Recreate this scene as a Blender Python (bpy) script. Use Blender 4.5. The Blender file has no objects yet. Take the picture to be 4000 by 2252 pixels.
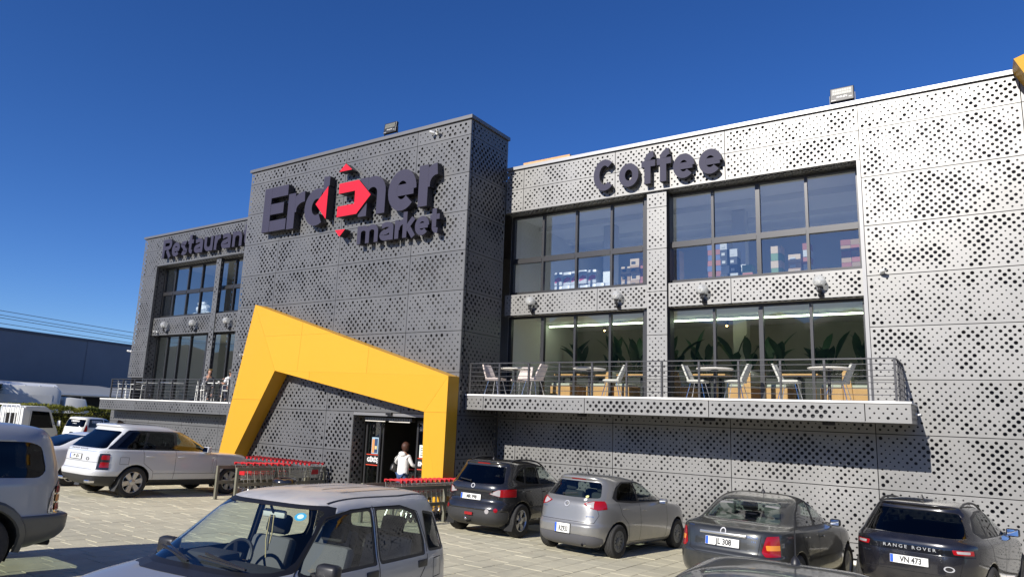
import bpy, bmesh, math, random
from mathutils import Vector, Matrix, noise
from mathutils.bvhtree import BVHTree
from mathutils.interpolate import poly_3d_calc
random.seed(7)
SC = bpy.context.scene
COL = SC.collection
R = math.radians

# ------------------------------------------------------------------ camera
CAM_F, CAM_YAW, CAM_PITCH, CAM_ROLL = 2702.6, 0.5847, 0.1803, 0.0360
cd = bpy.data.cameras.new('camera'); cam = bpy.data.objects.new('camera', cd); COL.objects.link(cam)
cd.sensor_width = 36.0; cd.lens = CAM_F/4000*36.0; cd.clip_start = 0.05; cd.clip_end = 4000
_f = Vector((-math.sin(CAM_YAW)*math.cos(CAM_PITCH), math.cos(CAM_YAW)*math.cos(CAM_PITCH), math.sin(CAM_PITCH)))
_r = Vector((math.cos(CAM_YAW), math.sin(CAM_YAW), 0)); _u = _r.cross(_f)
_r2 = _r*math.cos(CAM_ROLL)+_u*math.sin(CAM_ROLL); _u2 = _u*math.cos(CAM_ROLL)-_r*math.sin(CAM_ROLL)
M = Matrix((_r2, _u2, -_f)).transposed().to_4x4(); M.translation = (0, 0, 2.7)
cam.matrix_world = M
SC.camera = cam

# ------------------------------------------------------------------ sky and sun
SUN_DIR = Vector((0.19, 1.67, -0.98)).normalized()          # the way the light travels
sun_el = math.asin(-SUN_DIR.z); sun_az = math.atan2(-SUN_DIR.x, -SUN_DIR.y)
W = bpy.data.worlds.new('World'); SC.world = W; W.use_nodes = True
nt = W.node_tree; bg = nt.nodes['Background']
sky = nt.nodes.new('ShaderNodeTexSky'); sky.sky_type = 'NISHITA'; sky.sun_disc = False
sky.sun_elevation = sun_el; sky.sun_rotation = sun_az
sky.altitude = 2000; sky.air_density = 1.0; sky.dust_density = 0.5; sky.ozone_density = 6.0
hs = nt.nodes.new('ShaderNodeHueSaturation'); hs.inputs['Hue'].default_value = 0.512; hs.inputs['Saturation'].default_value = 1.17; hs.inputs['Value'].default_value = 1.0
nt.links.new(sky.outputs[0], hs.inputs['Color']); nt.links.new(hs.outputs[0], bg.inputs[0])
bg.inputs[1].default_value = 0.106
sl = bpy.data.lights.new('sun', 'SUN'); sl.energy = 5.0; sl.angle = R(0.53); sl.color = (1.0, 0.95, 0.87)
so = bpy.data.objects.new('sun', sl); COL.objects.link(so); so.location = (-5, -30, 30)
so.rotation_euler = SUN_DIR.to_track_quat('-Z', 'Y').to_euler()
vs = SC.view_settings; vs.view_transform = 'Standard'; vs.look = 'None'; vs.exposure = 0.3; vs.gamma = 1.0
vs.use_curve_mapping = False
SC.cycles.max_bounces = 8; SC.cycles.transparent_max_bounces = 16; SC.cycles.caustics_reflective = False; SC.cycles.caustics_refractive = False
SC.cycles.sample_clamp_indirect = 6.0

def gz(x, y):                                               # height of the gently sloping lot
    return -0.011*(max(min(x, 8), -40)+6.8)-0.045*(max(min(y, 26), -12)-13.3)

# ------------------------------------------------------------------ materials
MATS = {}
def mat(name, col, rough=0.5, metal=0.0, spec=0.5, coat=0.0, var=0.0, nscale=8.0, bump=0.0, bscale=40.0, rvar=0.0, emit=None, estr=0.0, objvar=0.0, ior=None):
    if name in MATS: return MATS[name]
    m = bpy.data.materials.new(name); m.use_nodes = True; n = m.node_tree.nodes; l = m.node_tree.links
    b = n['Principled BSDF']
    b.inputs['Base Color'].default_value = (*col, 1); b.inputs['Roughness'].default_value = rough
    b.inputs['Metallic'].default_value = metal; b.inputs['Specular IOR Level'].default_value = spec
    b.inputs['Coat Weight'].default_value = coat; b.inputs['Coat Roughness'].default_value = 0.06
    if ior: b.inputs['IOR'].default_value = ior
    if emit: b.inputs['Emission Color'].default_value = (*emit, 1); b.inputs['Emission Strength'].default_value = estr
    if var or rvar or bump or objvar:
        tc = n.new('ShaderNodeTexCoord')
    src = None
    if var or rvar:
        tx = n.new('ShaderNodeTexNoise'); tx.inputs['Scale'].default_value = nscale; tx.inputs['Detail'].default_value = 6; tx.inputs['Roughness'].default_value = 0.62
        l.new(tc.outputs['Object'], tx.inputs['Vector'])
    if var:
        r = n.new('ShaderNodeMapRange'); r.inputs[1].default_value = 0.25; r.inputs[2].default_value = 0.75
        r.inputs[3].default_value = 1-var; r.inputs[4].default_value = 1+var
        l.new(tx.outputs[0], r.inputs[0]); src = r.outputs[0]
    if objvar:
        oi = n.new('ShaderNodeObjectInfo'); r2 = n.new('ShaderNodeMapRange'); r2.inputs[3].default_value = 1-objvar; r2.inputs[4].default_value = 1+objvar
        l.new(oi.outputs['Random'], r2.inputs[0])
        if src:
            mm = n.new('ShaderNodeMath'); mm.operation = 'MULTIPLY'; l.new(src, mm.inputs[0]); l.new(r2.outputs[0], mm.inputs[1]); src = mm.outputs[0]
        else: src = r2.outputs[0]
    if src:
        vm = n.new('ShaderNodeVectorMath'); vm.operation = 'SCALE'; vm.inputs[0].default_value = col
        l.new(src, vm.inputs['Scale']); l.new(vm.outputs[0], b.inputs['Base Color'])
    if rvar:
        r = n.new('ShaderNodeMapRange'); r.inputs[1].default_value = 0.3; r.inputs[2].default_value = 0.7
        r.inputs[3].default_value = max(0.02, rough-rvar); r.inputs[4].default_value = min(1, rough+rvar)
        l.new(tx.outputs[0], r.inputs[0]); l.new(r.outputs[0], b.inputs['Roughness'])
    if bump:
        t2 = n.new('ShaderNodeTexNoise'); t2.inputs['Scale'].default_value = bscale; t2.inputs['Detail'].default_value = 4
        l.new(tc.outputs['Object'], t2.inputs['Vector'])
        bp = n.new('ShaderNodeBump'); bp.inputs['Strength'].default_value = bump; bp.inputs['Distance'].default_value = 0.02
        l.new(t2.outputs[0], bp.inputs['Height']); l.new(bp.outputs[0], b.inputs['Normal'])
    MATS[name] = m
    return m

def glass(name, tint, refl=1.0, rough=0.0, base=0.04):
    """thin pane: tinted see-through plus a Fresnel mirror"""
    if name in MATS: return MATS[name]
    m = bpy.data.materials.new(name); m.use_nodes = True; n = m.node_tree.nodes; l = m.node_tree.links
    n.remove(n['Principled BSDF']); out = n['Material Output']
    tr = n.new('ShaderNodeBsdfTransparent'); tr.inputs[0].default_value = (*tint, 1)
    gl = n.new('ShaderNodeBsdfGlossy'); gl.inputs[0].default_value = (refl, refl, refl, 1); gl.inputs['Roughness'].default_value = rough
    lw = n.new('ShaderNodeLayerWeight'); lw.inputs[0].default_value = 0.5
    pw_ = n.new('ShaderNodeMath'); pw_.operation = 'POWER'; pw_.inputs[1].default_value = 3.2; l.new(lw.outputs['Facing'], pw_.inputs[0])
    mp = n.new('ShaderNodeMath'); mp.operation = 'MULTIPLY_ADD'; mp.inputs[1].default_value = 0.9; mp.inputs[2].default_value = base+.035; mp.use_clamp = True
    mx = n.new('ShaderNodeMixShader')
    l.new(pw_.outputs[0], mp.inputs[0]); l.new(mp.outputs[0], mx.inputs[0]); l.new(tr.outputs[0], mx.inputs[1]); l.new(gl.outputs[0], mx.inputs[2]); l.new(mx.outputs[0], out.inputs[0])
    MATS[name] = m
    return m

# ------------------------------------------------------------------ mesh helpers
class MB:
    def __init__(s): s.v = []; s.f = []; s.mi = []; s.cur = 0
    def add(s, vs, fs):
        o = len(s.v); s.v += [tuple(v) for v in vs]; s.f += [tuple(i+o for i in f) for f in fs]; s.mi += [s.cur]*len(fs); return s
    def box(s, x0, x1, y0, y1, z0, z1):
        return s.add([(x0,y0,z0),(x1,y0,z0),(x1,y1,z0),(x0,y1,z0),(x0,y0,z1),(x1,y0,z1),(x1,y1,z1),(x0,y1,z1)],
                     [(0,3,2,1),(4,5,6,7),(0,1,5,4),(1,2,6,5),(2,3,7,6),(3,0,4,7)])
    def bbox(s, x0, x1, y0, y1, z0, z1, b=0.01):               # box with chamfered edges
        bm = bmesh.new(); bmesh.ops.create_cube(bm, size=1.0)
        for v in bm.verts: v.co = Vector(((x0+x1)/2+v.co.x*(x1-x0), (y0+y1)/2+v.co.y*(y1-y0), (z0+z1)/2+v.co.z*(z1-z0)))
        bmesh.ops.bevel(bm, geom=bm.edges[:], offset=b, segments=2, profile=0.5, affect='EDGES')
        s.bm(bm); return s
    def bm(s, bm):
        bm.verts.index_update(); s.add([v.co[:] for v in bm.verts], [[v.index for v in f.verts] for f in bm.faces]); bm.free(); return s
    def beam(s, p, q, w, h, up=(0,0,1)):                        # rectangular bar from p to q
        p = Vector(p); q = Vector(q); d = (q-p).normalized(); u = Vector(up)
        if abs(d.dot(u)) > .98: u = Vector((1,0,0))
        r = d.cross(u).normalized(); u = r.cross(d).normalized(); r *= w/2; u *= h/2
        return s.add([p-r-u, p+r-u, p+r+u, p-r+u, q-r-u, q+r-u, q+r+u, q-r+u], [(0,3,2,1),(4,5,6,7),(0,1,5,4),(1,2,6,5),(2,3,7,6),(3,0,4,7)])
    def tube(s, pts, r, n=8, r2=None, cap=True):
        pts = [Vector(p) for p in pts]; k = len(pts); o = len(s.v); vs = []; fs = []
        a = None
        for i, p in enumerate(pts):
            d = (pts[min(i+1,k-1)]-pts[max(i-1,0)]).normalized()
            if a is None: a = d.orthogonal().normalized()
            a = (a-d*a.dot(d)).normalized(); b = d.cross(a)
            rr = r if r2 is None else r+(r2-r)*i/(k-1)
            if isinstance(r, (list, tuple)): rr = r[i]
            for j in range(n):
                t = 2*math.pi*j/n; vs.append(p+a*rr*math.cos(t)+b*rr*math.sin(t))
        for i in range(k-1):
            for j in range(n): fs.append((i*n+j, i*n+(j+1)%n, (i+1)*n+(j+1)%n, (i+1)*n+j))
        if cap: fs.append(tuple(reversed(range(n)))); fs.append(tuple((k-1)*n+j for j in range(n)))
        return s.add(vs, fs)
    def lathe(s, prof, n=16, mtx=None, closed=False):           # prof: (r, z), spun round z
        vs = []; fs = []; k = len(prof)
        for r, z in prof:
            for j in range(n):
                t = 2*math.pi*j/n; v = Vector((r*math.cos(t), r*math.sin(t), z)); vs.append(mtx @ v if mtx else v)
        for i in range(k-1 if not closed else k):
            for j in range(n):
                a = i; b = (i+1) % k
                fs.append((a*n+j, a*n+(j+1)%n, b*n+(j+1)%n, b*n+j))
        if not closed: fs.append(tuple(reversed(range(n)))); fs.append(tuple((k-1)*n+j for j in range(n)))
        return s.add(vs, fs)
    def prism(s, poly, fn, d0, d1):                             # 2-D polygon pushed from depth d0 to d1; fn(u, v, d) -> 3-D
        n = len(poly)
        vs = [fn(u, v, d0) for u, v in poly]+[fn(u, v, d1) for u, v in poly]
        fs = [tuple(range(n)), tuple(reversed(range(n, 2*n)))]+[(i, i+n, (i+1)%n+n, (i+1)%n) for i in range(n)]
        return s.add(vs, fs)
    def ball(s, c, r, n=12, m=8, sc=(1,1,1)):
        vs = []; fs = []; c = Vector(c)
        for i in range(1, m):
            a = math.pi*i/m
            for j in range(n):
                t = 2*math.pi*j/n; vs.append(c+Vector((r*sc[0]*math.sin(a)*math.cos(t), r*sc[1]*math.sin(a)*math.sin(t), r*sc[2]*math.cos(a))))
        top = len(vs); vs.append(c+Vector((0,0,r*sc[2]))); vs.append(c-Vector((0,0,r*sc[2])))
        for i in range(m-2):
            for j in range(n): fs.append((i*n+j, (i+1)*n+j, (i+1)*n+(j+1)%n, i*n+(j+1)%n))
        for j in range(n): fs.append((top, j, (j+1)%n)); fs.append((top+1, (m-2)*n+(j+1)%n, (m-2)*n+j))
        return s.add(vs, fs)
    def xf(s, mtx):
        s.v = [tuple(mtx @ Vector(v)) for v in s.v]; return s
    def mesh(s, name, mats=None, smooth=False, fix=True):
        me = bpy.data.meshes.new(name); me.from_pydata(s.v, [], s.f); me.update()
        if fix:
            bm = bmesh.new(); bm.from_mesh(me); bmesh.ops.recalc_face_normals(bm, faces=bm.faces[:]); bm.to_mesh(me); bm.free()
        if mats:
            for m in (mats if isinstance(mats, (list, tuple)) else [mats]): me.materials.append(m)
            if isinstance(mats, (list, tuple)) and len(mats) > 1: me.polygons.foreach_set('material_index', s.mi)
        if smooth:
            me.polygons.foreach_set('use_smooth', [True]*len(me.polygons))
            if smooth != 'all': me.set_sharp_from_angle(angle=R(38))
        return me
    def build(s, name, mats, parent=None, smooth=False, fix=True):
        return link(name, s.mesh(name, mats, smooth, fix), parent)

def link(name, me, parent=None, loc=None):
    o = bpy.data.objects.new(name, me); COL.objects.link(o)
    if parent: o.parent = parent
    if loc: o.location = loc
    return o
def tag(o, label, cat, group=None, kind=None):
    o['label'] = label; o['category'] = cat
    if group: o['group'] = group
    if kind: o['kind'] = kind
    return o
def thing(name, label, cat, loc=(0,0,0), rz=0.0, group=None):
    o = bpy.data.objects.new(name, None); COL.objects.link(o); o.location = loc; o.rotation_euler = (0,0,rz); o.empty_display_size = .2
    return tag(o, label, cat, group)
def dup(root, loc, rz=None, label=None, group=None, rot=None):
    """copy of a thing with copies of its parts and sub-parts, sharing meshes"""
    c = root.copy(); COL.objects.link(c); c.location = loc
    if rz is not None: c.rotation_euler = (0, 0, rz)
    if rot is not None: c.rotation_euler = rot
    if label: c['label'] = label
    if group: c['group'] = group
    for ch in root.children:
        k = ch.copy(); COL.objects.link(k); k.parent = c
        for g in ch.children:
            q = g.copy(); COL.objects.link(q); q.parent = k
    return c
def text_mesh(txt, size, ext, bold=0.0, align='LEFT', shear=0.0, res=3, space=1.0):
    cu = bpy.data.curves.new('lettering', 'FONT'); cu.body = txt; cu.size = size; cu.extrude = ext; cu.offset = bold; cu.align_x = align; cu.shear = shear; cu.resolution_u = res; cu.space_character = space
    o = bpy.data.objects.new('lettering', cu); COL.objects.link(o)
    dg = bpy.context.evaluated_depsgraph_get(); dg.update()
    me = bpy.data.meshes.new_from_object(o.evaluated_get(dg)); bpy.data.objects.remove(o); bpy.data.curves.remove(cu)
    me.materials.clear()
    return me
def text_part(name, txt, size, mtx, mt, parent, ext=0.001, bold=0.0, align='CENTER', shear=0.0, space=1.0):
    me = text_mesh(txt, size, ext, bold, align, shear, space=space); me.transform(mtx); me.materials.append(mt)
    return link(name, me, parent)
FACE = Matrix(((1,0,0,0),(0,0,-1,0),(0,1,0,0),(0,0,0,1)))     # text plane -> upright, facing -Y
# ================================================================== THE BUILDING
M_PANEL = mat('silver_perforated_metal', (0.268,0.265,0.257), rough=0.43, metal=0.38, spec=0.5, rvar=0.05, var=0.035, nscale=0.9, objvar=0.055)
M_DPANEL = mat('charcoal_perforated_metal', (0.152,0.153,0.156), rough=0.46, metal=0.35, spec=0.4, rvar=0.05, var=0.04, nscale=0.9, objvar=0.06)
M_CAP = mat('coping_metal', (0.33,0.33,0.335), rough=0.42, metal=0.6)
M_BACK = mat('backing_board', (0.030,0.030,0.034), rough=0.8)
M_FRAME = mat('window_frame_metal', (0.055,0.055,0.058), rough=0.35, metal=0.5, objvar=0.04)
M_RAIL = mat('railing_paint', (0.075,0.075,0.080), rough=0.38, metal=0.4)
M_PLAIN = mat('plain_grey_sheet', (0.26,0.26,0.265), rough=0.5, metal=0.5)
M_WHITEW = mat('white_plaster', (0.78,0.78,0.76), rough=0.85, var=0.03, nscale=2)
M_STONE = mat('white_stone_edge', (0.80,0.79,0.76), rough=0.6, var=0.04, nscale=6)
M_YEL = mat('yellow_cladding', (0.63,0.325,0.020), rough=0.42, spec=0.4, var=0.02, nscale=0.7, objvar=0.02)
M_GLASS = glass('window_glass', (0.90,0.95,0.90), base=0.05)
M_GLASSU = glass('upper_window_glass', (0.86,0.92,0.95), base=0.15)
M_NAVY = mat('navy_letter_face', (0.036,0.034,0.062), rough=0.62, spec=0.3, var=0.05, nscale=3)
M_RED = mat('red_letter_face', (0.62,0.008,0.022), rough=0.4)
M_BLACK = mat('black_plastic', (0.018,0.018,0.020), rough=0.42)
M_FLOOR = mat('terrace_tile', (0.30,0.29,0.27), rough=0.6, var=0.06)
M_WHITEP = mat('white_plastic', (0.82,0.82,0.80), rough=0.35)

market = thing('market_building', 'large two-storey market clad in perforated grey metal panels', 'building', (-12, 17.7, 0))
MI = Matrix.Translation((12, -17.7, 0))                      # world -> building
def bpart(mb, name, m, parent=None, smooth=False):
    mb.xf(MI); return mb.build(name, m, parent or market, smooth)

def hole_r(x, z, s):
    a = noise.noise((x*1.0+z*0.5+s*7.3, z*1.1-x*0.5, s*3.1))
    b = noise.noise((x*3.1+11.0, z*3.1+s, 4.7))
    t = 0.50+0.62*a+0.60*b+random.uniform(-0.26, 0.26)
    t = max(0.0, min(1.0, t)); k = int(t*4.999)
    return (0.0175, 0.0215, 0.0275, 0.0335, 0.0395)[k]

def perf(O, U, V, wd, ht, name='perforated_panel', parent=None, seed=0.0, gap=0.009, ret=0.03, small=1.0, pitch=1.0, m=None):
    """one perforated cassette panel: a sheet with real round holes and folded edges"""
    O = Vector(O); U = Vector(U); V = Vector(V); N = U.cross(V)
    x0, x1, y0, y1 = gap, wd-gap, gap, ht-gap
    nx = max(2, round((x1-x0)/(0.0815*pitch))); ny = max(2, round((y1-y0)/(0.0857*pitch)))
    dx = (x1-x0)/nx; dy = (y1-y0)/ny
    vs = []; fs = []
    def P(u, v, d=0.0):
        vs.append(O+U*u+V*v+N*d); return len(vs)-1
    sx = O.x+O.y*0.37
    for i in range(nx+1):
        for j in range(ny+1):
            if (i+j) & 1: continue
            cx = x0+i*dx; cy = y0+j*dy
            L = (cx-dx, cy); Rr = (cx+dx, cy); T = (cx, cy+dy); B = (cx, cy-dy)
            ei = i in (0, nx); ej = j in (0, ny)
            if ei and ej:
                h = Rr if i == 0 else L; k = T if j == 0 else B
                fs.append((P(cx, cy), P(*h), P(*k))); continue
            if ei:
                fs.append((P(*B), P(*(Rr if i == 0 else L)), P(*T))); continue
            if ej:
                fs.append((P(*L), P(*Rr), P(*(T if j == 0 else B)))); continue
            w = O+U*cx+V*cy
            r = hole_r((w.x+w.y*0.37)/pitch, w.z/pitch, seed)*small*(1+(pitch-1)*1.25)
            n = 8 if r < 0.02 else 12
            q = n//4
            c = [P(*Rr), P(*T), P(*L), P(*B)]
            a = [P(cx+r*math.cos(2*math.pi*k/n), cy+r*math.sin(2*math.pi*k/n)) for k in range(n)]
            for k in range(4):
                arc = [a[(k*q+m) % n] for m in range(q+1)]
                fs.append(tuple([c[k], c[(k+1) % 4]]+arc[::-1]))
    e = [(x0, y0), (x1, y0), (x1, y1), (x0, y1)]
    for k in range(4):
        p, q = e[k], e[(k+1) % 4]
        fs.append((P(*p), P(*p, -ret), P(*q, -ret), P(*q)))
    mb = MB(); mb.v = [tuple(MI @ v) for v in vs]; mb.f = fs; mb.mi = [0]*len(fs)
    return mb.build(name, m or M_PANEL, parent or market, fix=False)

backs = MB()
def zone(xs, zs, y, seed=0.0, skip=(), back=True, **kw):
    """grid of panels on a wall facing the lot"""
    for i in range(len(xs)-1):
        for j in range(len(zs)-1):
            if (i, j) in skip: continue
            perf((xs[i], y, zs[j]), (1,0,0), (0,0,1), xs[i+1]-xs[i], zs[j+1]-zs[j], seed=seed, **kw)
            if back: backs.box(xs[i], xs[i+1], y+0.13, y+0.16, zs[j], zs[j+1])

YR, YT, YL = 17.72, 15.70, 17.50
# right block
ROW = [-0.16, 0.174, 1.374, 2.574, 3.774, 4.974, 6.174, 7.374, 8.574, 9.774, 10.42]
zone([-1.82, 1.38, 4.58, 7.78], ROW, YR, 1.0)
zone([-12.08, -11.42, -8.25, -5.05, -1.82], [9.03, 9.774, 10.42], YR, 1.0)
zone([-12.08, -11.42, -8.25, -5.05, -1.82], [-0.16, 0.174, 1.374, 2.574, 3.20], YR, 1.0)
zone([-12.08, -8.85, -7.31], [5.735, 6.40], 17.86, 2.0)
zone([-6.70, -5.0, -1.91], [5.735, 6.40], 17.86, 2.0)
zone([-7.30, -6.71], [3.25, 3.774, 4.974, 6.174, 7.374, 8.574, 9.02], 17.80, 3.0)
# soffit under the lintel and the reveals
perf((-12.08, 18.20, 9.032), (1,0,0), (0,-1,0), 4.58, 0.475, name='soffit_panel')
perf((-7.50, 18.20, 9.032), (1,0,0), (0,-1,0), 5.66, 0.475, name='soffit_panel')
bpart(MB().box(-1.905, -1.825, 17.722, 18.25, 3.25, 9.03), 'reveal_strip', M_PLAIN)
bpart(MB().box(-7.46, -7.32, 17.99, 18.3, 3.25, 9.03).box(-6.84, -6.70, 17.99, 18.3, 3.25, 9.03), 'column_core', M_FRAME)['kind'] = 'stuff'
# tower
TX = [-22.60, -20.62, -17.40, -14.20, -12.08]
TZ = [-0.12, 0.23, 1.43, 2.63, 3.83, 5.03, 6.22, 7.415, 8.61, 9.805, 11.00, 11.49]
DK = dict(pitch=1.24, m=M_DPANEL)
zone(TX, TZ, YT, 5.0, **DK, skip=[(2,0),(2,1),(2,2),(3,0),(3,1),(3,2)])
zone([-17.40, -16.16], TZ[:4], YT, 5.0, **DK)
bpart(MB().box(-16.16, -12.09, YT-0.004, YT+0.10, 2.53, 2.62), 'door_lintel', M_PLAIN)
for j in range(len(TZ)-1):
    perf((-12.08, YT, TZ[j]), (0,1,0), (0,0,1), 2.00, TZ[j+1]-TZ[j], seed=8.0, **DK)
    backs.box(-12.24, -12.21, YT+0.15, YR, TZ[j], TZ[j+1])
# left block
LX = [-33.05, -31.74]
zone(LX, [-0.10]+[v for v in ROW if v > 2.6], YL, 9.0, skip=[(0,0)], **DK)
zone([-31.74, -28.55, -25.35, -22.62], [9.0, 9.774, 10.42], YL, 9.0, **DK)
zone([-31.74, -28.9, -25.7, -22.62], [5.72, 6.55], 17.66, 10.0, **DK)
zone([-27.24, -26.90], [2.80, 3.774, 4.974, 6.174, 7.374, 8.99], 17.62, 11.0, **DK)
zone([-33.10, -31.74, -29.9, -27.4, -24.9, -22.62], [-0.05, 0.95, 1.80, 2.28], 16.98, 12.0, small=0.8, **DK)
perf((-31.74, YL, 2.80), (0,1,0), (0,0,1), 0.55, 6.2, name='reveal_panel', seed=2.0, **DK)
perf((-31.74, 18.00, 8.99), (1,0,0), (0,-1,0), 9.1, 0.48, name='soffit_panel', **DK)
# closed back of the left block's end wall
backs.box(-33.0, -32.95, YL+.15, 27, -0.3, 10.4)
bb = bpart(backs, 'backing_wall', M_BACK); bb['kind'] = 'stuff'
# copings
M_DCAP = mat('dark_coping_metal', (0.165,0.165,0.17), rough=0.45, metal=0.4)
def cap(x0, x1, y0, y1, z0, z1): return bpart(MB().box(x0, x1, y0, y1, z0, z1), 'parapet_cap', M_DCAP if x0 < -12.1 else M_CAP)
cap(-12.07, 8.0, YR-0.06, YR+0.45, 10.44, 10.54)
cap(-33.10, -22.61, YL-0.06, YL+0.4, 10.44, 10.54)
cap(-22.66, -12.02, YT-0.06, YT+0.4, 11.50, 11.61)
cap(-12.42, -12.02, YT+0.402, 17.75, 11.50, 11.61)
# roofs, inner floors, rear walls
bpart(MB().box(-12.07, 8.0, YR+.2, 27, 10.05, 10.15), 'roof', M_PLAIN)
bpart(MB().box(-33.0, -22.55, YL+.2, 27, 10.05, 10.15), 'roof', M_PLAIN)
bpart(MB().box(-22.55, -12.25, YT+.2, 17.70, 11.1, 11.2), 'roof', M_PLAIN)
bpart(MB().box(-22.55, -12.10, 17.71, 17.76, 10.16, 11.5), 'tower_rear_sheet', M_PLAIN)
bpart(MB().box(-22.55, -12.07, 17.8, 27, 10.05, 10.15), 'roof', M_PLAIN)
bpart(MB().box(-33.0, 8.0, 27.0, 27.2, -0.5, 11.2), 'rear_wall', M_PLAIN)
bpart(MB().box(-22.60, -22.50, YT+.15, 17.74, -.4, 11.45), 'tower_side_wall', M_DPANEL)
bpart(MB().box(8.0, 8.1, YR, 27, -0.5, 10.5), 'end_wall', M_PLAIN)
M_OLIVE = mat('olive_room_wall', (0.31,0.30,0.255), rough=0.9, var=0.05, nscale=3)
M_CEIL = mat('white_ceiling', (0.86,0.86,0.85), rough=0.9)
M_STORE = mat('storeroom_wall', (0.46,0.48,0.52), rough=0.9)
M_DARKF = mat('dark_floor', (0.24,0.22,0.19), rough=0.5)
# cafe room (first floor) and storeroom (second floor) of the right block
bpart(MB().box(-12.0, -1.6, 18.3, 26.9, 3.10, 3.24), 'cafe_floor', M_DARKF)
bpart(MB().box(-12.0, -1.6, 18.3, 26.9, 5.80, 5.90), 'cafe_ceiling', M_CEIL)
bpart(MB().box(-12.0, -1.6, 22.6, 22.7, 3.24, 5.80), 'cafe_wall', M_OLIVE)
bpart(MB().box(-12.2, -12.0, 18.3, 26.9, 3.1, 10.0), 'room_side_wall', M_WHITEW)
bpart(MB().box(-1.6, -1.5, 18.3, 26.9, 3.1, 10.0), 'room_side_wall', M_WHITEW)
bpart(MB().box(-12.0, -1.6, 18.3, 26.9, 6.25, 6.36), 'storeroom_floor', mat('pale_concrete', (0.80,0.79,0.76), rough=.8))
bpart(MB().box(-12.0, -1.6, 18.30, 26.9, 9.06, 9.16), 'storeroom_ceiling', M_CEIL)
bpart(MB().box(-12.0, -1.6, 24.6, 24.7, 6.36, 9.06), 'storeroom_wall', M_STORE)
for k, y in enumerate((19.7, 21.6, 23.2)):
    bpart(MB().box(-12.0, -1.6, y, y+0.28, 8.90, 9.06), 'ceiling_beam', M_CEIL)
for x, y in ((-9.9, 20.4), (-5.7, 20.6)):
    bpart(MB().box(x, x+.38, y, y+.38, 6.36, 9.05), 'room_column', M_WHITEW)
bpart(MB().box(-5.9, -5.5, 21.2, 21.6, 3.24, 5.8), 'room_column', mat('beige_column', (.5,.48,.40), rough=.8))
# restaurant rooms of the left block
bpart(MB().box(-32.0, -22.7, 18.1, 26.9, 2.66, 2.80), 'restaurant_floor', M_DARKF)
bpart(MB().box(-32.0, -22.7, 18.1, 26.9, 5.80, 5.90), 'restaurant_ceiling', M_CEIL)
bpart(MB().box(-32.0, -22.7, 23.0, 23.1, 2.8, 5.8), 'restaurant_wall', M_WHITEW)
bpart(MB().box(-32.0, -22.7, 18.1, 26.9, 6.30, 6.42), 'upper_floor', M_DARKF)
bpart(MB().box(-32.0, -22.7, 22.0, 22.1, 6.42, 9.2), 'upper_wall', M_STORE)
bpart(MB().box(-32.0, -22.7, 18.1, 26.9, 9.15, 9.25), 'upper_ceiling', M_CEIL)
bpart(MB().box(-32.15, -32.0, 18.1, 26.9, 2.6, 9.9), 'room_side_wall', M_STORE)

# ------------------------------------------------------------------ windows
def window(xs, zs, y, name='window', gm=None, fw=0.055, cols=None, thick=()):
    """aluminium window: frame with mullions; every pane its own sub-part"""
    gm = gm or M_GLASS
    f = MB(); x0, x1, z0, z1 = xs[0], xs[-1], zs[0], zs[-1]
    f.box(x0-fw, x0+fw, y-.06, y+.07, z0, z1); f.box(x1-fw, x1+fw, y-.06, y+.07, z0, z1)
    for i in range(len(xs)-1):
        a = xs[i]+fw; b = xs[i+1]-fw
        if i: a = xs[i]+(fw*1.6 if i in thick else fw)*.62
        if i < len(xs)-2: b = xs[i+1]-(fw*1.6 if i+1 in thick else fw)*.62
        f.box(a, b, y-.055, y+.065, z1-.07, z1); f.box(a, b, y-.055, y+.065, z0, z0+.07)
        for zt in zs[1:-1]: f.box(a, b, y-.075, y+.065, zt-.055, zt+.055); f.box(a, b, y-.05, y+.06, zt+.057, zt+.115)
    for i in range(1, len(xs)-1):
        w = (fw*1.6 if i in thick else fw)*.62
        f.box(xs[i]-w, xs[i]+w, y-.058, y+.068, z0, z1)
    o = bpart(f, name, M_FRAME)
    for i in range(len(xs)-1):
        for j in range(len(zs)-1):
            p = MB().add([(xs[i]+.03, y, zs[j]+.03), (xs[i+1]-.03, y, zs[j]+.03), (xs[i+1]-.03, y, zs[j+1]-.03), (xs[i]+.03, y, zs[j+1]-.03)], [(0,1,2,3)])
            bpart(p, 'pane', gm, o)
    return o
window([-12.03, -10.90, -9.72, -8.55, -7.50], [6.45, 7.50, 9.01], 18.20, gm=M_GLASSU)
window([-6.82, -5.54, -4.34, -3.14, -1.93], [6.45, 7.50, 9.01], 18.20, gm=M_GLASSU, thick=(2,))
window([-12.03, -10.84, -9.72, -8.57, -7.50], [3.25, 5.74], 18.20, name='terrace_door', thick=(1,))
window([-6.82, -5.54, -4.34, -3.14, -1.93], [3.25, 5.74], 18.20, name='terrace_door', thick=(2,))
window([-31.72, -30.85, -29.77, -28.72, -27.66], [6.60, 7.70, 8.98], 18.00, gm=M_GLASSU)
window([-27.42, -26.28, -25.15, -24.0], [6.60, 7.70, 8.98], 18.00, gm=M_GLASSU)
window([-31.72, -30.84, -29.95, -29.02, -27.80], [2.80, 5.74], 18.00, name='terrace_door')
window([-27.46, -26.30, -25.15, -24.0], [2.80, 5.74], 18.00, name='terrace_door')

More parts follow.
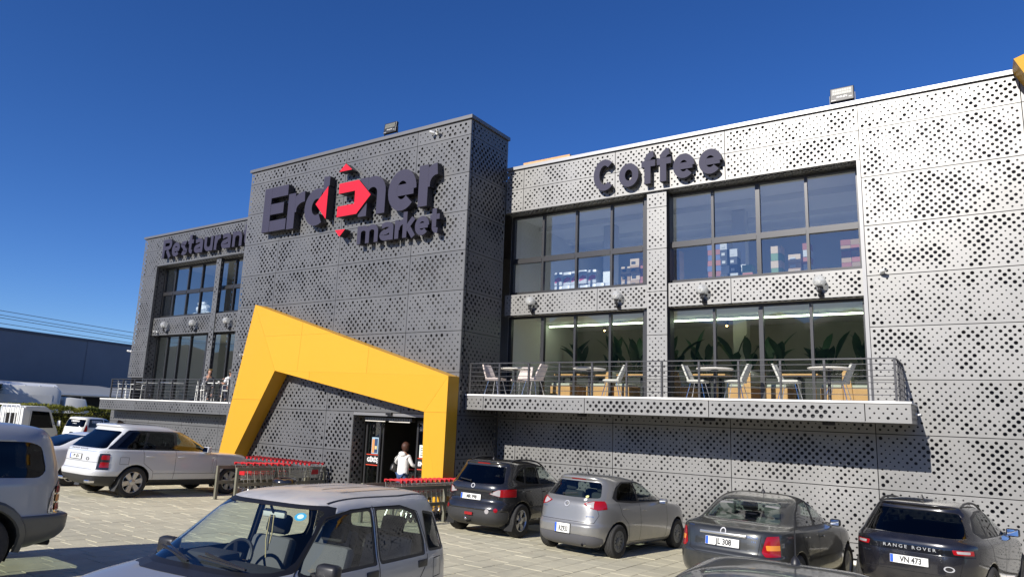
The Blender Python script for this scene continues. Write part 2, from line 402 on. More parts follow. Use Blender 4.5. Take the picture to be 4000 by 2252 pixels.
# ------------------------------------------------------------------ terraces
def terrace(x0, x1, yf, yb, zt, zb, joints, posts, rail_top, side, yrail, ends, small=1.0, **kw):
    bpart(MB().box(x0, x1-.02, yf+.06, yb, zb+.05, zt-.05), 'terrace_slab', M_BACK)
    bpart(MB().box(x0, x1+.012, yf-.015, yb+.28, zt-.045, zt), 'terrace_paving', M_STONE)
    for i in range(len(joints)-1):
        perf((joints[i], yf, zb), (1,0,0), (0,0,1), joints[i+1]-joints[i], zt-.05-zb, name='fascia_panel', seed=20+i, small=small, **kw)
    if side > 0: perf((x1, yf, zb), (0,1,0), (0,0,1), yb-yf-.02, zt-.05-zb, name='fascia_panel', seed=31)
    perf((x0, yb-.02, zb+.004), (1,0,0), (0,-1,0), x1-x0, yb-yf-.04, name='terrace_soffit', seed=33, small=.5, **kw)
    r = MB()
    r.box(ends[0], ends[1], yrail-.02, yrail+.02, rail_top-.025, rail_top)
    railing = bpart(r, 'railing', M_RAIL)
    n = 6; step = (rail_top-zt)/7
    for k in range(1, 7):
        bpart(MB().beam((ends[0], yrail-.016, zt+k*step), (ends[1], yrail-.016, zt+k*step), .012, .014), 'rail', M_RAIL, railing)
    for px in posts:
        bpart(MB().box(px-.022, px+.022, yrail-.008, yrail+.05, zt, rail_top-.027), 'post', M_RAIL, railing)
    if side:
        xe = ends[1] if side > 0 else ends[0]
        bpart(MB().box(xe-.02, xe+.02, yrail+.022, yb, rail_top-.025, rail_top), 'rail', M_RAIL, railing)
        for k in range(1, 7):
            bpart(MB().beam((xe+.03*side, yrail, zt+k*step), (xe+.03*side, yb, zt+k*step), .012, .014), 'rail', M_RAIL, railing)
        for yy in (yrail+.52, yrail+1.04, yb-.06):
            bpart(MB().box(xe-.02, xe+.02, yy-.025, yy+.025, zt, rail_top-.027), 'post', M_RAIL, railing)
PR = [-11.98, -10.98, -10.02, -9.06, -8.10, -7.14, -6.22, -5.30, -4.38, -3.47, -2.57, -1.67, -1.24]
terrace(-12.06, -0.99, 16.00, YR-.01, 3.24, 2.80, [-12.06, -11.42, -8.25, -5.05, -1.82, -0.99], PR, 4.125, 1, 16.10, (-12.02, -1.22), small=1.12)
PL = [-32.2, -31.25, -30.3, -29.35, -28.4, -27.45, -26.5, -25.55, -24.6, -23.65, -22.75]
terrace(-32.85, -22.62, 16.30, 16.97, 2.79, 2.31, [-32.85, -29.9, -26.9, -23.9, -22.62], PL, 3.66, 0, 16.38, (-32.2, -22.65), small=.85, **DK)
bpart(MB().box(-32.84, -22.63, 16.95, 18.05, 2.60, 2.788), 'terrace_deck', M_STONE)
bpart(MB().box(-32.22, -32.18, 16.4, 17.48, 3.635, 3.66), 'side_rail', M_RAIL)
for k in range(1, 7): bpart(MB().beam((-32.21, 16.4, 2.79+k*.124), (-32.21, 17.48, 2.79+k*.124), .012, .014), 'side_rail', M_RAIL)

# ------------------------------------------------------------------ entrance
M_DOORF = mat('door_frame_metal', (0.22,0.22,0.20), rough=0.4, metal=0.6)
M_DGLASS = glass('door_glass', (0.60,0.66,0.60), base=0.10)
ent = MB().box(-16.16, -16.12, YT+.02, 16.35, -.1, 2.53)
perf((-16.155, YT, -0.1), (0,1,0), (0,0,1), 0.55, 2.62, name='door_reveal', seed=4.0, **DK)
bpart(MB().box(-16.15, -12.2, YT+.1, 16.5, 2.535, 2.62), 'door_soffit', M_BACK)
def leaf(x0, x1, y, nm='sliding_door'):
    f = MB(); z0, z1 = -.08, 2.42
    for a, b in ((x0, x0+.06), (x1-.06, x1)): f.box(a, b, y-.025, y+.025, z0, z1)
    f.box(x0+.06, x1-.06, y-.024, y+.024, z1-.07, z1); f.box(x0+.06, x1-.06, y-.024, y+.024, z0, z0+.1)
    o = bpart(f, nm, M_FRAME)
    bpart(MB().add([(x0+.06, y, z0+.1), (x1-.06, y, z0+.1), (x1-.06, y, z1-.07), (x0+.06, y, z1-.07)], [(0,1,2,3)]), 'pane', M_DGLASS, o)
    return o
d1 = leaf(-16.05, -15.42, 16.22); leaf(-16.0, -15.36, 16.30); d2 = leaf(-13.95, -12.95, 16.22)
M_SRED = mat('sticker_red', (0.62,0.07,0.035), rough=.5); M_SWHITE = mat('sticker_white', (0.85,0.85,0.83), rough=.5)
for (o, x0, x1, t, tx) in ((d1, -15.98, -15.49, 'GİRİŞ', -15.70), (d2, -13.88, -13.02, 'ENTER', -13.60)):
    bpart(MB().box(x0, x1, 16.208, 16.213, 1.06, 1.30), 'door_band', M_BLACK, o)
    bpart(MB().box(x0, x1, 16.208, 16.213, 1.32, 1.345), 'door_stripe', M_SRED, o)
    bpart(MB().box(x0, x1, 16.208, 16.213, 1.005, 1.03), 'door_stripe', M_SRED, o)
    text_part('door_lettering', t, 0.17, MI @ Matrix.Translation((tx, 16.205, 1.12)) @ FACE, M_SWHITE, o, bold=.006)
po = bpart(MB().box(-15.78, -15.50, 16.206, 16.212, 1.36, 1.86), 'door_poster', mat('poster_sky', (.30,.42,.52), rough=.5), d1)
bpart(MB().box(-15.76, -15.66, 16.200, 16.205, 1.39, 1.80), 'poster_print', mat('poster_orange', (.62,.27,.10), rough=.5), d1)
bpart(MB().box(-15.655, -15.53, 16.200, 16.205, 1.39, 1.82), 'poster_print', mat('poster_navy', (.03,.06,.13), rough=.5), d1)
bpart(MB().box(-15.64, -15.545, 16.196, 16.199, 1.50, 1.60), 'poster_print', mat('poster_city', (.55,.45,.22), rough=.5), d1)
bpart(MB().box(-13.82, -13.55, 16.206, 16.212, 1.36, 1.72), 'door_notice', mat('notice_paper', (.72,.80,.72), rough=.6), d2)
for k in range(4): bpart(MB().box(-13.78, -13.62, 16.202, 16.205, 1.42+k*.07, 1.44+k*.07), 'notice_line', M_BLACK, d2)
# hall behind the door
M_HALL = mat('hall_wall', (0.52,0.50,0.40), rough=0.85)
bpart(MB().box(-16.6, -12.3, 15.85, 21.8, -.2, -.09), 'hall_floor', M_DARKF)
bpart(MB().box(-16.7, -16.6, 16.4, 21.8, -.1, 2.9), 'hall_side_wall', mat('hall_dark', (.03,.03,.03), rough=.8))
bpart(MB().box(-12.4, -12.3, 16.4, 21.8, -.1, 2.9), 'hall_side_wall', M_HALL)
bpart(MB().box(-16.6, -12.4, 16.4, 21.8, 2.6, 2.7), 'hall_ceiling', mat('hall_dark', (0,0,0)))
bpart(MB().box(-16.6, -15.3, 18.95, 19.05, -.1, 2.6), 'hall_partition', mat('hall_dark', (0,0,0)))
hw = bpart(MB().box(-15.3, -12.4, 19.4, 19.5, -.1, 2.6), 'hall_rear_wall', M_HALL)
# mural on the hall wall: cup, burger, beans, pot, figures
mu = lambda fn: bpart(fn, 'mural_mark', M_BLACK, hw)
def disc(cx, cz, rx, rz, a0=0, a1=360, n=18): return [(cx+rx*math.cos(R(a0+(a1-a0)*k/n)), cz+rz*math.sin(R(a0+(a1-a0)*k/n))) for k in range(n+(a1-a0 < 360))]
fw_ = lambda u, v, d: (u, d, v)
mu(MB().prism(disc(-14.35, 2.16, .20, .16, 0, 180), fw_, 19.385, 19.395))
for k in range(3): mu(MB().box(-14.55+.02*k, -14.15-.02*k, 19.385, 19.395, 2.10-.055*k, 2.135-.055*k))
mu(MB().prism(disc(-14.5, 1.80, .15, .20, 180, 360)+[(-14.35,1.84),(-14.65,1.84)], fw_, 19.385, 19.395))
mu(MB().box(-14.72, -14.28, 19.385, 19.395, 1.54, 1.565))
for bx, bz in ((-14.2,1.74),(-14.12,1.6),(-14.25,1.58)): mu(MB().prism(disc(bx, bz, .055, .075), fw_, 19.385, 19.395))
mu(MB().prism(disc(-13.85, 2.42, .22, .15, 0, 360), fw_, 19.385, 19.395)); mu(MB().box(-14.1, -13.6, 19.385, 19.395, 2.22, 2.25))
text_part('mural_mark', '16', .62, MI @ Matrix.Translation((-13.72, 19.39, 1.66)) @ FACE, M_BLACK, hw, bold=.012)
text_part('mural_mark', 'BR', .42, MI @ Matrix.Translation((-13.75, 19.39, .92)) @ FACE, M_BLACK, hw, bold=.01)
mu(MB().prism([(-14.05,1.46),(-13.3,1.50),(-13.3,1.30),(-14.0,1.24),(-13.92,1.36)], fw_, 19.385, 19.395))

# yellow entrance portal: folded facets
portal = thing('entrance_portal', 'big slanted yellow clad portal framing the market entrance', 'portal', (-17, 15.5, 0))
PI_ = Matrix.Translation((17, -15.5, 0))
O1, O2, O3, O4 = (-20.90, 6.20), (-12.07, 3.70), (-12.10, -.10), (-22.34, -.06)
I1, I2, I3, I4 = (-19.40, 3.87), (-12.86, 2.70), (-12.80, -.10), (-21.86, -.06)
YV = {O1: 15.20, O2: 15.20, O3: 15.20, O4: 15.20, I1: 15.12, I2: 15.18, I3: 15.19, I4: 15.17}
def clip(poly, a, b, c):                                       # keep a*x+b*y<=c ; vertices carry depth
    out = []
    for i in range(len(poly)):
        p, q = poly[i], poly[(i+1) % len(poly)]; dp = a*p[0]+b*p[1]-c; dq = a*q[0]+b*q[1]-c
        if dp <= 0: out.append(p)
        if dp*dq < 0:
            t = dp/(dp-dq); out.append(tuple(p[k]+(q[k]-p[k])*t for k in range(len(p))))
    return out
def facet(pts, cuts=()):
    polys = [[(*q, YV[q]) for q in pts]]
    for a, b, c in cuts:
        nx_ = []
        for P_ in polys:
            for s in (1, -1):
                k = clip(P_, a*s, b*s, c*s)
                if len(k) > 2: nx_.append(k)
        polys = nx_
    for P_ in polys:
        cx = sum(q[0] for q in P_)/len(P_); cz = sum(q[1] for q in P_)/len(P_)
        n = len(P_); g = []
        for q in P_:
            d = math.hypot(q[0]-cx, q[1]-cz); k = max(0.0, 1-0.0035/d); g.append((cx+(q[0]-cx)*k, q[2], cz+(q[1]-cz)*k))
        mb = MB().add(g+[(x, 15.60, z) for x, y, z in g], [tuple(range(n)), tuple(reversed(range(n, 2*n)))]+[(i, (i+1) % n, (i+1) % n+n, i+n) for i in range(n)])
        mb.xf(PI_).build('cladding_panel', M_YEL, portal)
facet([O1, O2, I1], cuts=[(1,0,-18.3),(1,0,-15.2),(0,1,5.05)])
facet([I1, O2, I2], cuts=[(1,0,-17.7)])
facet([O1, I1, I4], cuts=[(0,1,2.9)])
facet([O1, I4, O4], cuts=[(0,1,2.9)])
facet([O2, O3, I2], cuts=[(0,1,2.7)])
facet([I2, O3, I3])
# side sheets that close the portal against the wall
def sheet(p, q, nm='side_sheet', e=.008):
    mb = MB().add([(p[0], YV[p]+e, p[1]), (q[0], YV[q]+e, q[1]), (q[0], 15.69, q[1]), (p[0], 15.69, p[1])], [(0,1,2,3)])
    mb.xf(PI_).build(nm, M_YEL, portal)
for a, b in ((O1, O2), (O2, O3), (I1, I2), (I2, I3), (I1, I4), (O1, O4)): sheet(a, b)

# yellow fin at the right end of the roof edge
fin = thing('roof_fin', 'yellow clad fin jutting over the right roof edge', 'portal', (3, 17.4, 9))
FI = Matrix.Translation((-3, -17.4, -9))
fp = [(1.27, 10.50), (2.6, 10.95), (6.6, 11.3), (6.6, 9.2), (5.8, 9.2), (5.8, 10.35), (2.3, 10.0), (2.0, 8.6), (1.55, 9.9)]
n = len(fp)
mb = MB().add([(x, 17.05 if i in (0,1,2,3) else 17.15, z) for i, (x, z) in enumerate(fp)]+[(x, 17.715, z) for x, z in fp], [tuple(range(n)), tuple(reversed(range(n, 2*n)))]+[(i, (i+1) % n, (i+1) % n+n, i+n) for i in range(n)])
mb.xf(FI).build('cladding', M_YEL, fin)
# ================================================================== SIGNS (letters of real depth)
def arc(cx, cy, rx, ry, a0, a1, n=10): return [(cx+rx*math.cos(R(a0+(a1-a0)*k/n)), cy+ry*math.sin(R(a0+(a1-a0)*k/n))) for k in range(n+1)]
def stroke_poly(path, w, closed=False):
    n = len(path); L = []; Rg = []
    for i in range(n):
        if closed: a = Vector(path[i-1]); c = Vector(path[(i+1) % n])
        else: a = Vector(path[max(i-1, 0)]); c = Vector(path[min(i+1, n-1)])
        b = Vector(path[i])
        d1 = (b-a).normalized() if (b-a).length > 1e-9 else (c-b).normalized()
        d2 = (c-b).normalized() if (c-b).length > 1e-9 else d1
        t = (d1+d2); t = t.normalized() if t.length > 1e-6 else d1
        nn = Vector((-t.y, t.x)); k = w/2/max(0.35, nn.dot(Vector((-d1.y, d1.x))))
        L.append(b+nn*k); Rg.append(b-nn*k)
    return L, Rg
def glyph(ch, w, W, X=1.0, CAP=1.33):
    """centre-line strokes of a letter; w stroke, W letter width, X x-height"""
    h = w/2; rx = (W-w)/2; cx = W/2; ry = (X-w)/2; S = []
    if ch == 'E':
        S = [([(h,0),(h,CAP)],0), ([(w*.9,CAP-h),(W,CAP-h)],0), ([(w*.9,CAP/2),(W*.86,CAP/2)],0), ([(w*.9,h),(W,h)],0)]
    elif ch == 'r': S = [([(h,0),(h,X)],0), ([(h*1.4,X*.45)]+arc(W,X*.52,W-h*1.4,X-h-X*.52,178,90,8),0)]
    elif ch == 'n': S = [([(h,0),(h,X)],0), (arc(cx,X*.56,rx,X-h-X*.56,172,0,12)+[(W-h,0)],0)]
    elif ch == 'u': S = [([(W-h,0),(W-h,X)],0), ([(h,X)]+arc(cx,X*.44,rx,X*.44-h,180,352,12),0)]
    elif ch == 'm':
        q = (W-w)/2; S = [([(h,0),(h,X)],0)]
        for k in range(2): S.append((arc(h+q*k+q/2,X*.60,q/2,X-h-X*.60,170,0,10)+[(h+q*(k+1),0)],0))
    elif ch == 'e': S = [(arc(cx,X/2,rx,ry,-2,318,22),0), ([(w*.85,X/2),(W-h*.6,X/2)],0)]
    elif ch == 'o': S = [(arc(cx,X/2,rx,ry,0,345,23),1)]
    elif ch == 'C': S = [(arc(cx,CAP/2,rx,(CAP-w)/2,48,312,22),0)]
    elif ch == 'c': S = [(arc(cx,X/2,rx,ry,60,300,18),0)]
    elif ch == 'f': S = [([(W*.42,0),(W*.42,CAP*.72)]+arc(W*.42+W*.45,CAP*.72,W*.45,CAP*.28-h,180,95,8),0), ([(0,X*.84),(W*.95,X*.84)],0)]
    elif ch == 't': S = [([(W*.42,CAP*1.0),(W*.42,X*.32)]+arc(W*.42+W*.42,X*.32,W*.42,X*.32-h,180,265,8),0), ([(0,X*.86),(W*.95,X*.86)],0)]
    elif ch == 'k': S = [([(h,0),(h,CAP*1.06)],0), ([(w*.7,X*.42),(W-h*.9,X*.99)],0), ([(w*1.15,X*.60),(W-h*.7,0)],0)]
    elif ch == 'a': S = [([(W*.14,X*.80)]+arc(cx,X*.66,rx,X*.34-h,130,0,10)+[(W-h,0)],0), ([(W-w*.9,X*.56)]+arc(W*.40,X*.295,W*.40-h,X*.295-h,80,280,14)+[(W-w*.9,h+.02)],0)]
    elif ch == 's':
        S = [(arc(cx,X*.74,rx,X*.26-h,35,250,12)+arc(cx,X*.26,rx,X*.26-h,70,-145,12),0)]
    elif ch == 'R': S = [([(h,0),(h,CAP)],0), ([(w*.9,CAP-h)]+arc(W-CAP*.29,CAP*.71,CAP*.29-h,CAP*.29-h,90,-90,12)+[(w*.9,CAP*.42+h)],0), ([(W*.50,CAP*.40),(W-h,0)],0)]
    elif ch == 'd': S = [(arc(cx*.96,X/2,rx,ry,40,320,20),0), ([(W-h,0),(W-h,CAP*1.05)],0)]
    return S
M_LSIDE = mat('letter_side_dark', (.016,.016,.024), rough=.5)
def letter(ch, x, z, W, xh, w, cap, y0, y1, parent, org, m, name='letter'):
    mb = MB()
    for k, (path, cl) in enumerate(glyph(ch, w/xh, W/xh, 1.0, cap/xh)):
        L, Rg = stroke_poly(path, w/xh, cl); n = len(path); e = k*0.003
        P = lambda q, d: (x+q.x*xh-org[0], d-org[1], z+q.y*xh-org[2])
        vs = [P(q, y0+e) for q in L]+[P(q, y0+e) for q in Rg]+[P(q, y1-e) for q in L]+[P(q, y1-e) for q in Rg]
        fs = []; m_ = n if cl else n-1
        for i in range(m_):
            j = (i+1) % n
            fs += [(i, j, n+j, n+i), (2*n+i, 3*n+i, 3*n+j, 2*n+j), (i, 2*n+i, 2*n+j, j), (n+i, n+j, 3*n+j, 3*n+i)]
        if not cl: fs += [(0, n, 3*n, 2*n), (n-1, 3*n-1, 4*n-1, 2*n-1)]
        mb.add(vs, fs)
        for i in range(m_): mb.mi[len(mb.mi)-len(fs)+4*i] = 1
    return mb.build(name, [M_LSIDE, m], parent)
def plate2d(pts, y0, y1, parent, org, m, name):
    mb = MB().prism([(a-org[0], b-org[2]) for a, b in pts], lambda u, v, d: (u, d-org[1], v), y0, y1); mb.mi[0] = 1
    return mb.build(name, [M_LSIDE, m], parent)
# big logo on the tower
o = (-17.2, 15.55, 9.5)
sg = thing('shop_sign', 'big navy raised lettering with red arrow emblem on the dark tower', 'sign', o)
y0, y1 = 15.40, 15.64
letter('E', -21.27, 8.90, 1.30, 1.27, .40, 1.66, y0, y1, sg, o, M_NAVY)
letter('r', -19.90, 8.87, .86, 1.30, .38, 1.66, y0, y1, sg, o, M_NAVY)
dd = MB()
letter('c', -19.00, 8.83, 1.22, 1.33, .37, 1.6, y0, y1, sg, o, M_NAVY)
plate2d([(-18.12,9.90),(-18.12,10.54),(-17.82,10.51),(-17.82,10.20)], y0+.004, y1, sg, o, M_NAVY, 'letter_stem')
plate2d([(-18.39,9.58),(-17.81,10.14),(-17.82,8.98)], y0-.05, y1, sg, o, M_RED, 'emblem_arrow')
plate2d([(-17.33,10.56),(-17.04,10.81),(-16.72,10.55)], y0-.05, y1, sg, o, M_RED, 'emblem_arrow')
plate2d([(-17.31,8.52),(-16.83,8.51),(-17.08,8.28)], y0-.05, y1, sg, o, M_RED, 'emblem_arrow')
plate2d([(-17.27,10.13),(-16.36,10.13),(-15.77,9.54),(-16.37,8.97),(-17.29,8.97),(-17.28,9.33),(-16.50,9.33),(-16.50,9.78),(-17.27,9.78)], y0-.05, y1, sg, o, M_RED, 'emblem_hook')
plate2d([(-16.26,8.86),(-15.97,9.20),(-15.97,8.86)], y0, y1, sg, o, M_NAVY, 'letter_foot')
# n without its stem: an arch coming from behind the hook
letter('n', -16.35, 8.87, 1.17, 1.31, .37, 1.6, y0+.01, y1, sg, o, M_NAVY)
letter('e', -15.05, 8.83, 1.18, 1.35, .37, 1.6, y0, y1, sg, o, M_NAVY)
letter('r', -13.78, 8.85, .72, 1.32, .37, 1.6, y0, y1, sg, o, M_NAVY)
o = (-14.6, 15.55, 8.2)
sg = thing('shop_sign', 'smaller navy raised word under the big lettering on the tower', 'sign', o)
for ch, x, Wd in (('m',-16.30,.92),('a',-15.30,.58),('r',-14.66,.34),('k',-14.33,.50),('e',-13.83,.56),('t',-13.24,.38)):
    letter(ch, x, 7.94, Wd, .60, .165, .78, y0, y1, sg, o, M_NAVY)
o = (-7, 17.6, 9.5)
sg = thing('shop_sign', 'navy raised word on the silver fascia above the cafe windows', 'sign', o)
for ch, x, Wd in (('C',-8.84,.70),('o',-8.03,.60),('f',-7.34,.43),('f',-6.88,.43),('e',-6.41,.60),('e',-5.69,.62)):
    letter(ch, x, 9.20, Wd, .70, .185, .95, 17.50, 17.66, sg, o, M_NAVY)
o = (-28, 17.3, 9.6)
sg = thing('shop_sign', 'navy raised word on the dark fascia above the left terrace', 'sign', o)
for ch, x, Wd in (('R',-30.98,.72),('e',-30.20,.62),('s',-29.50,.50),('t',-28.95,.42),('a',-28.46,.64),('u',-27.72,.64),('r',-26.98,.42),('a',-26.48,.66),('n',-25.70,.64),('t',-24.98,.42)):
    letter(ch, x, 9.25, Wd, .66, .18, .88, 17.24, 17.42, sg, o, M_NAVY)

# ================================================================== WALL LAMPS
M_GLOBE = glass('lamp_globe', (0.90,0.91,0.90), base=0.08)
_n = M_GLOBE.node_tree.nodes; _l = M_GLOBE.node_tree.links; _d = _n.new('ShaderNodeBsdfDiffuse'); _d.inputs[0].default_value = (.8,.8,.78,1); _mx = _n.new('ShaderNodeMixShader'); _mx.inputs[0].default_value = .32
_src = _n['Material Output'].inputs[0].links[0].from_socket; _l.new(_src, _mx.inputs[1]); _l.new(_d.outputs[0], _mx.inputs[2]); _l.new(_mx.outputs[0], _n['Material Output'].inputs[0])
lm = thing('wall_lamp', 'x', 'lamp', (0,0,0), group='round globe wall lamps on the facade')
MB().lathe([(.0,.0),(.055,.0),(.06,.02),(.035,.05),(.035,.09),(.07,.12),(.075,.15)], 14, Matrix.Translation((0,-.19,-.25))).build('lamp_holder', M_BLACK, lm, True)
MB().tube([(0,.0,-.30),(0,-.06,-.33),(0,-.14,-.31),(0,-.19,-.24)], .018, 8).build('bracket_arm', M_BLACK, lm, True)
MB().lathe([(.0,0),(.065,0),(.075,.02),(.05,.05),(.0,.06)], 14, Matrix.Translation((0,0,-.30)) @ Matrix.Rotation(R(90),4,'X')).build('wall_plate', M_BLACK, lm, True)
MB().ball((0,-.19,0), .15, 18, 12).build('globe', M_GLOBE, lm, 'all')
MB().ball((0,-.19,-.03), .035, 10, 8, (1,1,1.4)).build('bulb', mat('frosted_bulb', (.8,.8,.78), rough=.4), lm, 'all')
LP = [(-11.02,17.86,6.12,'leftmost globe wall lamp over the silver cafe terrace'), (-8.16,17.86,6.12,'globe wall lamp second from the left over the cafe terrace'),
      (-5.70,17.86,6.12,'globe wall lamp just right of the silver column'), (-2.84,17.86,6.12,'rightmost globe wall lamp over the cafe terrace'),
      (-30.45,17.64,6.15,'leftmost globe wall lamp over the restaurant terrace'), (-28.25,17.64,6.15,'middle globe wall lamp over the restaurant terrace'), (-25.82,17.64,6.15,'globe wall lamp beside the tower over the restaurant terrace')]
for i, (x, y, z, lb) in enumerate(LP):
    if i == 0: lm.location = (x, y, z); lm['label'] = lb
    else: dup(lm, (x, y, z), label=lb)

# ================================================================== FLOODLIGHTS
fl = thing('floodlight', 'black floodlight tilted on the tower roof edge', 'floodlight', (-15.42, 15.72, 11.61), group='floodlights on the roof edge')
Mx = Matrix.Translation((0,-.02,.26)) @ Matrix.Rotation(R(-8),4,'X')
MB().bbox(-.27,.27,-.05,.05,-.19,.19,.015).xf(Mx).build('housing', M_BLACK, fl)
fr = MB().box(-.22,.22,-.058,-.052,-.02,.15).xf(Mx).build('lens', mat('flood_lens', (.12,.125,.12), rough=.25, spec=.5), fl)
for a in range(8):
    for b in range(2): MB().box(-.205+a*.053,-.165+a*.053,-.064,-.059,-.005+b*.075,.06+b*.075).xf(Mx).build('led_cell', mat('led_cell', (.20,.20,.17), rough=.3), fr)
text_part('lamp_lettering', 'PHILIPS', .075, Mx @ Matrix.Translation((0,-.054,-.10)) @ FACE, M_WHITEP, fl)
text_part('lamp_lettering', '200W', .045, Mx @ Matrix.Translation((-.19,-.054,-.17)) @ FACE, M_WHITEP, fl)
text_part('lamp_lettering', 'IP66', .045, Mx @ Matrix.Translation((.19,-.054,-.12)) @ FACE, M_WHITEP, fl)
MB().beam((-.285,0,0),(-.285,0,.28),.012,.04,(0,1,0)).beam((.285,0,0),(.285,0,.28),.012,.04,(0,1,0)).beam((-.291,0,.006),(.291,0,.006),.04,.012).build('bracket', M_BLACK, fl)['kind'] = 'stuff'
dup(fl, (-2.14, 17.80, 10.54), label='black floodlight tilted on the silver roof edge at right')

# ================================================================== SECURITY CAMERAS AND DOOR GEAR
def sec_cam(loc, rz, lb, twin=False, sc=1.0):
    c = thing('security_camera', lb, 'camera', loc, rz, 'white security cameras on the walls'); c.scale = (sc,)*3
    MB().lathe([(.0,0),(.055,0),(.055,.03),(.03,.05),(.0,.05)], 14, Matrix.Rotation(R(90),4,'X')).build('mount', M_WHITEP, c, True)
    for s in ((-1, 1) if twin else (1,)):
        mx = Matrix.Translation((.07*s if twin else 0, -.08, -.01)) @ Matrix.Rotation(R(38*s),4,'Z') @ Matrix.Rotation(R(78),4,'X')
        b = MB().lathe([(.0,-.02),(.035,-.02),(.045,.0),(.045,.13),(.038,.15),(.0,.15)], 14, mx).build('camera_body', M_WHITEP, c, True)
        MB().lathe([(.0,.149),(.03,.151),(.03,.156),(.0,.157)], 12, mx).build('lens', M_BLACK, b)
sec_cam((-1.50, 17.70, 6.24), 0, 'white security camera on the silver wall right of the windows')
sec_cam((-13.40, 15.69, 11.28), 0, 'twin white security cameras near the tower top', True)
sec_cam((-31.25, 17.62, 5.86), 0, 'white security camera at the left end of the lamp band')
sec_cam((-33.06, 17.55, 5.02), R(-70), 'white security camera on the far left building corner')
sec_cam((-21.95, 15.69, 4.46), 0, 'white security camera behind the slanted yellow leg')
sec_cam((-0.97, 16.9, 3.0), R(90), 'small white security camera under the terrace corner', sc=.45)
ht = thing('patio_heater', 'long radiant heater hung above the sliding entrance door', 'heater', (-14.95, 16.05, 2.40))
MB().bbox(-.98,.98,-.10,.10,-.02,.10,.02).build('housing', mat('heater_grey', (.10,.10,.105), rough=.35, metal=.5), ht)
for s in (-1, 1):
    g = MB()
    for k in range(9): g.box(s*.5-.42+k*.1, s*.5-.36+k*.1, -.112, -.102, -.005, .065)
    q = g.build('grille', M_DOORF, ht); q['kind'] = 'stuff'
    MB().tube([(s*.5-.42,-.10,-.035),(s*.5+.42,-.10,-.035)], .014, 8).build('heating_tube', mat('heater_tube', (.75,.72,.66), rough=.25), ht, True)
se = thing('door_sensor', 'small black motion sensor above the entrance door', 'sensor', (-14.62, 15.68, 2.60))
MB().bbox(-.11,.11,-.07,.0,-.04,.04,.012).build('housing', M_BLACK, se); MB().box(-.06,.06,-.074,-.071,-.03,.0).build('window', mat('dark_glossy', (.01,.01,.012), rough=.1), se)
dl = thing('downlight', 'black surface downlight under the cafe terrace, left one', 'lamp', (-8.6, 16.55, 2.80), group='downlights under the cafe terrace')
MB().lathe([(.0,0),(.13,0),(.13,-.07),(.115,-.08),(.0,-.075)], 18).build('housing', M_BLACK, dl, True)
MB().lathe([(.0,-.076),(.10,-.0805),(.10,-.0815),(.0,-.0815)], 18).build('diffuser', mat('flood_lens', (0,0,0)), dl)
dup(dl, (-5.2, 16.55, 2.80), label='black surface downlight under the middle of the cafe terrace')
dup(dl, (-2.6, 16.55, 2.80), label='black surface downlight under the right of the cafe terrace')
# timber-edged canopy on the roof behind the parapet
rc = thing('roof_canopy', 'low timber-edged canopy on the roof beside the tower', 'canopy', (-12.1, 20.5, 10.15))
MB().box(-1.0,.75,0,1.6,1.50,1.56).build('deck', mat('dark_roofing', (.06,.05,.05), rough=.8), rc)
MB().box(-1.12,.82,-.06,1.7,1.565,1.70).build('timber_edge', mat('raw_timber', (.62,.36,.16), rough=.7, var=.15, nscale=5), rc)
for x in (-.9, .65):
    for y in (.1, 1.5): MB().box(x-.05,x+.05,y-.05,y+.05,0,1.5).build('post', M_FRAME, rc)

# ================================================================== CAFE TERRACE FURNITURE
M_FAB = mat('beige_fabric', (.58,.50,.46), rough=.9, bump=.1, bscale=200)
M_FABG = mat('grey_fabric', (.46,.46,.41), rough=.9, bump=.1, bscale=200)
M_CHROME = mat('chrome', (.75,.75,.76), rough=.12, metal=1.0)
M_OAK = mat('oak_veneer', (.55,.30,.12), rough=.5, var=.14, nscale=5)
M_TOP = mat('pale_table_top', (.72,.69,.62), rough=.4)
def shell_chair(lb, m, loc, rz, grp='padded shell chairs on the cafe terrace'):
    c = thing('cafe_chair', lb, 'chair', loc, rz, grp)
    s = MB().bbox(-.23,.23,-.22,.22,.42,.49,.025)
    s.build('seat', m, c, True)
    # backrest: curved slab leaning back (+y)
    b = MB(); vs = []; fs = []
    for k in range(6):
        t = k/5; z = .47+.40*t; y = .20+.16*t; w = .235*(1-.22*t*t)
        for q in range(5):
            u = -1+q*.5; vs.append((u*w, y-.05*u*u*(1-t*.3), z))
    for side in (0, 1):
        pass
    n1 = len(vs); vs += [(x, y+.045, z) for x, y, z in vs]
    for k in range(5):
        for q in range(4):
            a = k*5+q; fs.append((a, a+1, a+6, a+5)); fs.append((n1+a, n1+a+5, n1+a+6, n1+a+1))
    for k in range(5): fs.append((k*5, k*5+5, n1+k*5+5, n1+k*5)); fs.append((k*5+4, n1+k*5+4, n1+k*5+9, k*5+9))
    for q in range(4): fs.append((q, n1+q, n1+q+1, q+1)); fs.append((25+q, 25+q+1, n1+25+q+1, n1+25+q))
    b.add(vs, fs).build('backrest', m, c, True)
    for sx in (-1, 1):
        for sy in (-1, 1): MB().tube([(sx*.15, sy*.14, .42), (sx*.22, sy*.24, .0)], .010, 8).build('leg', M_CHROME, c, True)
    return c
Z1 = 3.24
